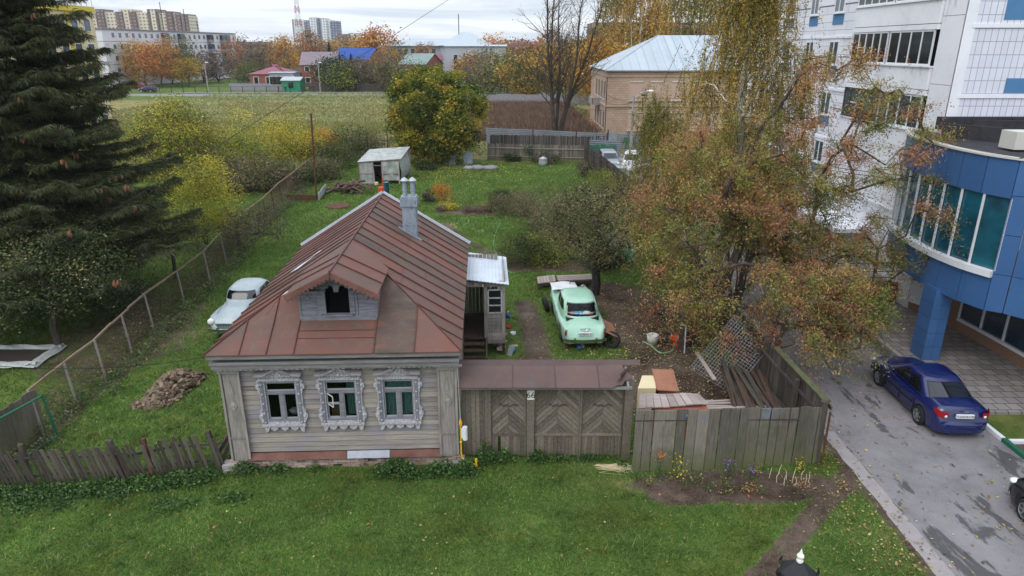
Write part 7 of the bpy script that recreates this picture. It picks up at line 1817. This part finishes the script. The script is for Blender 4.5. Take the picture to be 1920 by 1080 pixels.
# beyond the garden
def bare_tree(name, label, base, h, rad, seed):
    rr = random.Random(seed); root = thing(name, label, 'tree', base); b_ = MB(); tips = []
    def grow(p, d, ln, r0, lev):
        n = max(3, int(ln/(1.1 if lev < 2 else .5))); pts = [p]; rs = [r0]; q = p
        for i in range(n):
            d = (d+Vector((rr.gauss(0,.05+.03*lev), rr.gauss(0,.05+.03*lev), .05+.03*lev))).normalized(); q = q+d*ln/n; pts.append(q); rs.append(r0*(1-.8*(i+1)/n))
        b_.path(pts, rs, 7 if lev == 0 else (4 if lev == 1 else 3), cap=False)
        if lev == 3: tips.append(q); return
        k = {0: 15, 1: 8, 2: 5}[lev]
        for j in range(k):
            t = .22+.78*(j+rr.random())/k; i = min(n-1, int(t*n)); a = rr.uniform(0, 6.28); sp = rr.uniform(.45, .8)
            dd = (pts[i+1]-pts[i]).normalized(); o = dd.orthogonal().normalized(); o.rotate(Matrix.Rotation(a, 3, dd)); nd = (dd*(1-sp*.4)+o*sp).normalized()
            grow(pts[i], nd, ln*{0: .34, 1: .5, 2: .55}[lev]*(1.15-.55*t), rs[i]*.5, lev+1)
    for k in range(5):
        a = 6.28*k/5+.5; o = Vector((math.cos(a), math.sin(a), 0)); grow(o*.25, (Vector((0,0,1))+o*rr.uniform(.1,.3)).normalized(), h*rr.uniform(.85,1.05), .26, 0)
    b_.build('trunk', MATS['bark'], root); rng = np.random.default_rng(seed); T = np.array([tuple(t) for t in tips]); T = T[rng.random(len(T)) < .22]
    c = np.repeat(T, 2, 0)+rng.normal(0, .25, (len(T)*2, 3)); npmesh('leaves', leaf_quads(c, rng, .2), 4, MATS['leaf'], palette_cols([((176,138,92),3),((150,116,84),2),((192,150,80),1)], rng, len(c), 1), root)
bare_tree('leafless_tree', 'tall leafless tree with many upright stems behind the ribbed fence', G(1043,268), 19.5, 5.5, 230)
tree('gold_maple', 'small golden maple left of the brick building', 'tree', D(1115,200,122).xy.to_3d(), 12, 4.6, GOLD, 231, 120, 45, .5, 1.0, .25, cz=8, rz=4.2, lump=.5)
for k, (px, Y, h_, r_, pal, lb) in enumerate(((1150,135,24,6,BIR,'large golden birch left above the pale blue roof'),(1195,128,25,6.5,BIR+GOLD,'largest golden birch above the pale blue roof'),(1262,140,26,5,BIR,'thin pale birch right above the pale blue roof'),(1310,132,24,6,BIR+OLIVE,'olive birch above the right end of the roof'),
        (1365,128,22,6,BIR,'olive gold birch behind the weeping birch'),(1225,150,22,6,GOLD,'golden birch behind the largest one'))):
    p = D(px, 150, Y); birch('golden_birch', lb, (p.x, Y, 0), h_, r_, pal, 240+k, 520, .34, 26, 6, 'birches behind the brick building', (2,6), .25)
far = [(240,226,12,5,ORANGE,'orange tree at the left end before the grey block'),(268,214,12.5,5.2,GOLD,'golden tree second from left before the grey block'),(300,210,12.5,5.2,ORANGE,'orange red tree in the middle before the grey block'),(322,228,11,4.5,GOLD+ORANGE,'golden tree right of the orange red one'),
  (340,220,13.5,4.6,OLIVE,'dark olive tree before the grey block'),(352,212,9.5,3.6,GOLD+YGREEN,'small yellow tree right of the olive one'),(382,235,9,6,BROWN,'bare brown thicket tree by the grey block, left one'),(410,240,9.5,6,BROWN,'bare brown thicket tree by the grey block, right one'),
  (445,262,12,5,BROWN+ORANGE,'brownish orange tree right of the grey block'),(498,232,13,7,BROWN,'large bare dark tree above the pink roof'),(540,236,15,4.6,GOLD,'golden birch between pink and lilac roofs'),(470,225,7,4,OLIVE,'green bush tree left of the pink roof'),
  (582,300,19,7,ORANGE+BROWN,'orange birch right behind the lilac roof'),(625,310,14,7,BROWN+GOLD,'brown trees behind the blue roof'),(700,262,18.5,9.5,GOLD+ORANGE,'big rounded orange tree right of the blue roof'),(735,236,11,5,GOLD+BROWN,'golden brown tree before the school'),
  (622,198,8.2,5,DGREEN,'dark green round tree before the lilac roofed house'),(640,192,6.4,4.4,YGREEN+DGREEN,'yellow green bush right of the dark round tree'),(678,196,7.8,4.4,OLIVE+BROWN,'olive bush right of the conifer'),(715,200,6,4,OLIVE+GOLD,'low olive gold bush by the dark plank fence'),
  (735,190,8.5,4.8,BROWN+OLIVE,'brown green bush left of the round maple top'),(795,250,13,4,BROWN+ORANGE,'thin bare tree before the school centre'),(912,190,9,6.5,BROWN,'brown bare thicket right of the round maple, left part'),(890,205,9,6,BROWN+GOLD,'brown gold thicket just right of the maple top'),
  (950,178,9.5,6.5,BROWN+YGREEN,'brown thicket with yellow leaves left of the leafless tree'),(985,165,9,6,OLIVE+GOLD,'olive gold bushes behind the leafless tree, left part'),(1010,175,12,6,GOLD+OLIVE,'golden green tree behind the leafless tree'),(1075,165,13,6.5,OLIVE+GOLD,'olive gold tree right of the leafless stems'),
  (1048,200,15,7,ORANGE+BROWN,'orange brown tree far behind the leafless stems'),(975,250,14,7,ORANGE+BROWN,'orange brown tree right of the brick shed'),(1100,150,12,6,YGREEN+GOLD,'yellow green tree left of the balcony wall'),(930,260,13,6,ORANGE,'orange tree behind the white garages'),
  (450,420,17,8,BROWN,'tall thin bare tree beyond the grey block'),(520,330,13,8,BROWN+GOLD,'far brown gold trees between the roofs'),(660,400,15,10,BROWN+GOLD,'far hazy trees below the low buff block'),(1130,165,15,6,ORANGE+OLIVE,'russet tree close behind the small golden maple')]
for k, (px, Y, h_, r_, pal, lb) in enumerate(far):
    bare = pal is BROWN; p = D(px, 150, Y)
    tree('meadow_tree', lb, 'tree', (p.x, Y, 0), h_, r_, pal, 300+k, 110, 16 if bare else 40, r_*.11, r_*.2, .25, cz=h_*.56, rz=h_*.46, lump=.45, shell=.4, stems=3 if bare else 1, sprd=r_*.3, twigs=170 if bare else 20, step=2, minr=.0, bark='bark', group='trees beyond the meadow')
def conifer(name, label, base, h, rad, seed):
    rng = np.random.default_rng(seed); root = thing(name, label, 'conifer', base); b_ = MB(); b_.cyl((0,0,0),(0,0,h*.95),.15,6); b_.build('trunk', MATS['bark_dark'], root)
    n = 4200; u = rng.random(n)**.7; z = h*(1-u*.96); r_ = rad*u*(.55+.45*np.abs(np.sin(z*3.1)))*rng.uniform(.5, 1, n)**.5; a = rng.uniform(0, 6.283, n)
    npmesh('crown', leaf_quads(np.stack([r_*np.cos(a), r_*np.sin(a), z], 1), rng, .5, droop=.5, aspect=.4), 4, MATS['needle'], palette_cols([((30,46,38),3),((44,60,48),2)], rng, n//6, 6), root)
conifer('dark_conifer', 'dark pointed conifer before the blue roofed house', (D(661,150,196).x, 196, 0), 9.6, 2.6, 400)
conifer('dark_conifer', 'small distant dark conifer left of the blue roof', (D(622,150,270).x, 270, 0), 13, 2.2, 401)
# far wooded skyline
rng = np.random.default_rng(55); n_ = 260; ang = rng.uniform(-.62, .42, n_); dist = rng.uniform(380, 900, n_); cs = np.stack([np.sin(ang)*dist, np.cos(ang)*dist, rng.uniform(3, 9, n_)], 1)
c = np.repeat(cs, 110, 0)+rng.normal(size=(n_*110, 3))*np.array([9, 6, 3.2]); c[:, 2] = np.clip(c[:, 2], .5, 15)
tag(npmesh('distant_woods', leaf_quads(c, rng, 2.2, aspect=.7), 4, MATS['leaf'], palette_cols(BROWN+ORANGE+OLIVE, rng, n_, 110)), 'distant brown and green woods along the skyline', 'woods', None, 'stuff')

# ---------------------------------------------------------------- ground cover
rng = np.random.default_rng(9)
def blades(name, label, x0, x1, y0, y1, n, h, w, pal, seed, keep=None, lean=.5, cat='grass', ps=1.0):
    rng = np.random.default_rng(seed); X = rng.uniform(x0, x1, n); Y = rng.uniform(y0, y1, n)
    if keep is not None: m = keep(X, Y, rng); X, Y = X[m], Y[m]
    n = len(X); hh = h*rng.uniform(.45, 1.35, n); a = rng.uniform(0, 6.283, n); ln = rng.normal(0, lean, (n, 2))*hh[:, None]
    wx, wy = np.cos(a)*w*.5, np.sin(a)*w*.5
    V = np.zeros((n, 3, 3)); V[:, 0] = np.stack([X-wx, Y-wy, np.zeros(n)], 1); V[:, 1] = np.stack([X+wx, Y+wy, np.zeros(n)], 1); V[:, 2] = np.stack([X+ln[:, 0], Y+ln[:, 1], hh], 1)
    P = np.array([lin(p[0]) for p in pal]); pw = np.array([p[1] for p in pal], float); pw /= pw.sum()
    # broad tone patches in the sward
    Xr, Yr = X, Y; X, Y = X*ps, Y*ps
    f = np.sin(X*.9+1.3*np.sin(Y*.7))*np.sin(Y*1.1+np.sin(X*.6)*1.7)+.6*np.sin(X*2.3+Y*1.7)*np.sin(Y*2.9-X*1.1)
    col = P[rng.choice(len(pal), n, p=pw)]*(1+.22*f[:, None])*rng.uniform(.75, 1.25, (n, 1)); yl = f < -.5; col[yl] = col[yl]*np.array([1.25, 1.08, .9])
    return tag(npmesh(name, V.reshape(-1, 3), 3, MATS['grass_blade'], col), label, cat, None, 'stuff')
LAWN = [((80,114,44),4),((98,132,54),4),((62,94,38),2),((134,146,72),1.2),((158,152,104),.5)]
def inhouse(X, Y): return (X > -7.95) & (X < -1.4) & (Y > 16.6) & (Y < 26.8)
def keep_lawn(X, Y, r):
    d = m_dirt(X, Y); return (r.random(len(X)) > np.clip(d*1.5-.1, 0, .97)) & ~inhouse(X, Y) & ~((X > 9.55) & (Y > -5)) & ~((X > -1.3) & (X < .3) & (Y > 23.4) & (Y < 27))
blades('front_lawn_grass', 'short green grass of the lawn before the house', -18, 9.7, 5.0, 17.3, 560000, .06, .016, LAWN, 1, keep_lawn, .9)
tc_ = np.random.default_rng(3); TX = tc_.uniform(-15, 9.3, 900); TY = tc_.uniform(10.8, 40, 900)
def tufts(X, Y, r):
    i = r.integers(0, 900, len(X)); X[:] = TX[i]+r.normal(0, .09, len(X)); Y[:] = TY[i]+r.normal(0, .08, len(X)); return keep_lawn(X, Y, r)
blades('grass_tufts', 'taller coarse grass tufts and clover in the lawns', 0, 1, 0, 1, 60000, .11, .02, [((92,122,52),4),((74,102,46),3),((134,140,80),1)], 12, tufts, 1.0)
blades('yard_grass', 'green grass between the house and the garden end', -15, 9.2, 17.3, 42, 230000, .1, .026, LAWN, 2, lambda X, Y, r: keep_lawn(X, Y, r) & (X < 8.7), .8)
blades('garden_grass', 'green grass of the back garden', -19, 8.4, 42, 71, 120000, .12, .05, LAWN, 3, lambda X, Y, r: keep_lawn(X, Y, r), .8)
blades('neighbour_grass', 'green grass behind the chain-link fence', -34, -14.8, 17, 56, 90000, .12, .04, [((84,110,40),4),((66,92,36),3),((118,128,52),1)], 4, lambda X, Y, r: keep_lawn(X, Y, r), .8)
MEAD = [((146,144,100),3),((160,156,116),2.5),((130,136,82),2.6),((108,126,68),2.6),((178,160,122),1)]
blades('meadow_grass', 'tall dry meadow grass beyond the garden', -75, 14, 76, 183, 110000, .28, .3, MEAD, 5, lambda X, Y, r: r.random(len(X)) > (Y-76)/150, .9, ps=.16)
blades('meadow_edge_weeds', 'yellowish weeds at the near edge of the meadow', -50, -18, 60, 105, 60000, 1.1, .2, MEAD+[((150,146,60),2.5),((118,120,52),2)], 6, lambda X, Y, r: r.random(len(X)) > .5*(Y-60)/45, .35)
blades('brown_weeds', 'brown dead weeds behind the ribbed fence', -10, 11, 87, 140, 60000, 1.3, .2, [((112,88,78),4),((92,72,66),3),((140,112,92),2),((130,126,80),.6)], 7, lambda X, Y, r: r.random(len(X)) > .25, .3)
# leafy weeds: (x, y, rx, ry, h, count)
def weeds(name, label, spots, leaf, pal, seed):
    rng = np.random.default_rng(seed); C_ = []
    for (x, y, rx, ry, h, n) in spots:
        d = rng.normal(size=(n, 2))*.5; z = h*rng.random(n)**.7*np.clip(1.15-np.hypot(d[:, 0], d[:, 1])*.7, .15, 1); C_.append(np.stack([x+d[:, 0]*rx, y+d[:, 1]*ry, z+.02], 1))
    c = np.concatenate(C_); k = len(c)//8*8; c = c[:k]
    tag(npmesh(name, leaf_quads(c, rng, leaf, aspect=.6), 4, MATS['leaf'], palette_cols(pal, rng, k//8, 8)), label, 'weeds', None, 'stuff')
WEED = [((66,94,48),4),((86,118,58),3),((52,74,40),3),((108,132,68),1)]
rr = random.Random(44); sp = []
for i in range(42): u = i/41; sp.append((-14.6+6.3*u+rr.uniform(-.1,.1), 15.1+1.0*u+rr.uniform(-.25,.15), .35, .3, .22+.1*rr.random(), 260))
for i in range(16): sp.append((-14+7*rr.random(), 14.7+rr.random()*.7, .4, .3, .12, 120))
weeds('nettle_strip', 'dark green leafy weeds along the picket fence foot', sp, .085, WEED, 61)
sp = [(-7.5,16.35,.45,.25,.35,500),(-6.6,16.45,.3,.2,.22,260),(-5.6,16.5,.3,.15,.12,100)]+[(-3.2+rr.uniform(-.45,.45),16.3+rr.uniform(-.2,.1),.3,.2,.5,260) for _ in range(9)]+[(-1.9+rr.uniform(-.5,.8),16.25+rr.uniform(-.15,.25),.3,.2,.42,230) for _ in range(9)]
sp += [(-.75,16.75,.35,.22,.75,520),(-.2,16.85,.25,.2,.5,320),(.75,16.9,.35,.15,.4,380),(1.3,16.95,.4,.15,.25,240),(2.2,16.95,.5,.15,.22,260),(3.1,16.6,.2,.2,.3,140)]
weeds('house_weeds', 'clumps of green nettles along the house plinth and gate', sp, .08, WEED, 62)
sp = [(np.interp(y, [18,22,27,33,40,50,63], [-14.2,-14.3,-14.8,-15.0,-16.1,-17,-18.1])+rr.uniform(-.2,.5), y, .4, .5, .35+.3*rr.random(), 160) for y in np.linspace(17, 62, 80)]
weeds('fence_weeds', 'mixed weeds growing along the chain-link fence', sp, .09, WEED+BROWN, 63)
weeds('climbing_weeds', 'brown and olive stems tangled in the chain-link fence', [(np.interp(y, [18,22,27,33,40,50,63], [-14.7,-14.8,-15.4,-15.7,-16.8,-17.4,-18.8]), y, .3, .6, 1.2, 150) for y in np.linspace(17.5, 60, 70)], .08, OLIVE+BROWN, 64)
# flowers in the bed, each its own plant
def plant(name, label, px, py, h, r_, stem, bloom, seed, nl=40, lf=.06, nb=8, group='plants in the bed before the board fence'):
    rng = np.random.default_rng(seed); p = G(px, py); t_ = thing(name, label, 'plant', p, 0, group); b_ = MB()
    for i in range(5): a = rng.uniform(0, 6.28); b_.path([(0,0,0),(r_*.4*math.cos(a),r_*.4*math.sin(a),h*.6),(r_*.7*math.cos(a),r_*.7*math.sin(a),h)], [.008,.006,.003], 3, cap=False)
    b_.build('stem', MATS['mossy'], t_); c = rng.normal(size=(nl, 3))*np.array([r_*.5, r_*.5, h*.25])+np.array([0, 0, h*.5]); c[:, 2] = np.clip(c[:, 2], .02, h)
    npmesh('leaves', leaf_quads(c, rng, lf, aspect=.6), 4, MATS['leaf'], palette_cols(stem, rng, nl, 1), t_)
    if bloom: c = rng.normal(size=(nb*5, 3))*np.array([r_*.5, r_*.5, .05])+np.array([0, 0, h]); npmesh('flowers', leaf_quads(c, rng, .05, aspect=.9), 4, MATS['leaf'], palette_cols(bloom, rng, nb*5, 1), t_)
VIO = [((112,76,150),1),((136,100,168),1)]
for k, a in enumerate(((1272,905,.85,.28,[((206,190,50),3),((178,160,60),1)],None,'bright yellow leaved plant in the bed'),(1235,900,.8,.15,WEED,[((200,110,50),1)],'tall thin plant with one orange flower'),(1297,908,.4,.3,WEED,None,'green tuft right of the yellow plant'),
        (1330,925,.5,.22,WEED,None,'upright green plant, fourth along the bed'),(1357,920,.45,.22,YGREEN+WEED,None,'yellowing green plant near the bed middle'),(1365,892,.4,.2,WEED,VIO,'small plant with violet flowers near the boards'),
        (1410,905,.45,.25,WEED,VIO,'violet flowered plant further right along the boards'),(1408,925,.3,.25,[((200,130,60),2),((170,140,90),1)],None,'dry orange tuft before the violet plant'),(1425,928,.3,.2,WEED,None,'low green tuft at the bed front edge'),
        (1195,902,.3,.25,WEED,None,'green tuft at the left end of the bed'),(1215,912,.35,.2,YGREEN+BROWN,None,'withered plant near the left end of the bed'),(1418,890,.35,.12,YEL,None,'small yellow plant by the boards'),
        (1499,885,.4,.16,YEL,None,'yellow green sprig at the fence corner'),(1505,912,.25,.2,[((176,140,110),2),((150,116,90),1)],None,'straw coloured tuft at the right end of the bed'))):
    plant('bed_plant', a[6], a[0], a[1], a[2], a[3], a[4], a[5], 500+k, 70)
for k in range(11):
    px, py = (1442,1456,1459,1470,1474,1485,1487,1492,1502,1510,1516)[k], (896,905,890,911,900,905,896,912,900,909,903)[k]; p = G(px, py); b_ = MB(); r2 = random.Random(k)
    b_.path([p, p+Vector((r2.uniform(-.03,.03),0,.2)), p+Vector((r2.uniform(-.07,.07),0,.34))], [.008,.008,.004], 4); tag(b_.build('dry_stalk', MATS['cream']), 'cut pale dry flower stalk standing in the bed by the fence corner', 'stalk', 'cut pale stalks in the bed')
weeds('yellow_flowers', 'small yellow flowers at the left edge behind the gate panel', [(-15.6,19.0,.5,.4,.5,160)], .06, YEL+WEED, 66)
# fallen leaves
def litter(name, label, n, fn, size, pal, seed):
    rng = np.random.default_rng(seed); X, Y = fn(rng, n); m = ~inhouse(X, Y); X, Y = X[m], Y[m]; n = len(X); c = np.stack([X, Y, rng.uniform(.03, .06, n)], 1)
    a = rng.uniform(0, 6.283, n); s = size*rng.uniform(.6, 1.4, n); A = np.stack([np.cos(a)*s*.5, np.sin(a)*s*.5, rng.normal(0, .1, n)*s], 1); B2 = np.stack([-np.sin(a)*s*.3, np.cos(a)*s*.3, rng.normal(0, .15, n)*s], 1)
    V = np.stack([c+A, c+B2, c-A, c-B2], 1).reshape(-1, 3); V[:, 2] = np.maximum(V[:, 2], .025); tag(npmesh(name, V, 4, MATS['leaf'], palette_cols(pal, rng, n, 1)), label, 'leaves', None, 'stuff')
LIT = [((168,150,96),3),((140,112,70),3),((190,176,124),2),((104,82,60),2)]
litter('fallen_leaves', 'yellow and brown fallen leaves over the yard soil', 6000, lambda r, n: (r.normal(5.6, 2.2, n).clip(-1, 8.6), r.normal(24.5, 4.2, n).clip(17.4, 40)), .07, LIT, 71)
litter('lawn_leaves', 'scattered pale leaves on the front lawn', 420, lambda r, n: (r.uniform(-14, 9.4, n), r.uniform(10.6, 16.4, n)), .07, LIT+[((190,110,70),1)], 72)
litter('verge_leaves', 'pale leaves along the trodden path and gutter', 900, lambda r, n: (r.normal(8.9, .7, n).clip(6, 10.2), r.uniform(11, 19, n)), .07, LIT, 73)
litter('lane_leaves', 'leaves scattered on the asphalt lane', 900, lambda r, n: (r.uniform(9.7, 14.8, n), r.uniform(12, 40, n)), .08, LIT, 74)
litter('maple_leaves', 'yellow leaves fallen around the round maple', 1500, lambda r, n: (r.normal(-6, 4, n), r.normal(66, 3.5, n).clip(56, 71)), .16, [((190,170,70),2),((170,140,70),1)], 75)
# ---------------------------------------------------------------- air
hz_ = MB(); hz_.box(-1520, 1520, -75, 1720, -1.2, 92)
m = bpy.data.materials.new('hazemat'); m.use_nodes = True; n = m.node_tree.nodes; n.remove(n['Principled BSDF'])
pv = n.new('ShaderNodeVolumePrincipled'); pv.inputs['Color'].default_value = (.86, .9, .95, 1); pv.inputs['Density'].default_value = .00016
m.node_tree.links.new(pv.outputs[0], n['Material Output'].inputs['Volume'])
tag(hz_.build('haze', m), 'thin pale haze over the whole place', None, None, 'stuff')
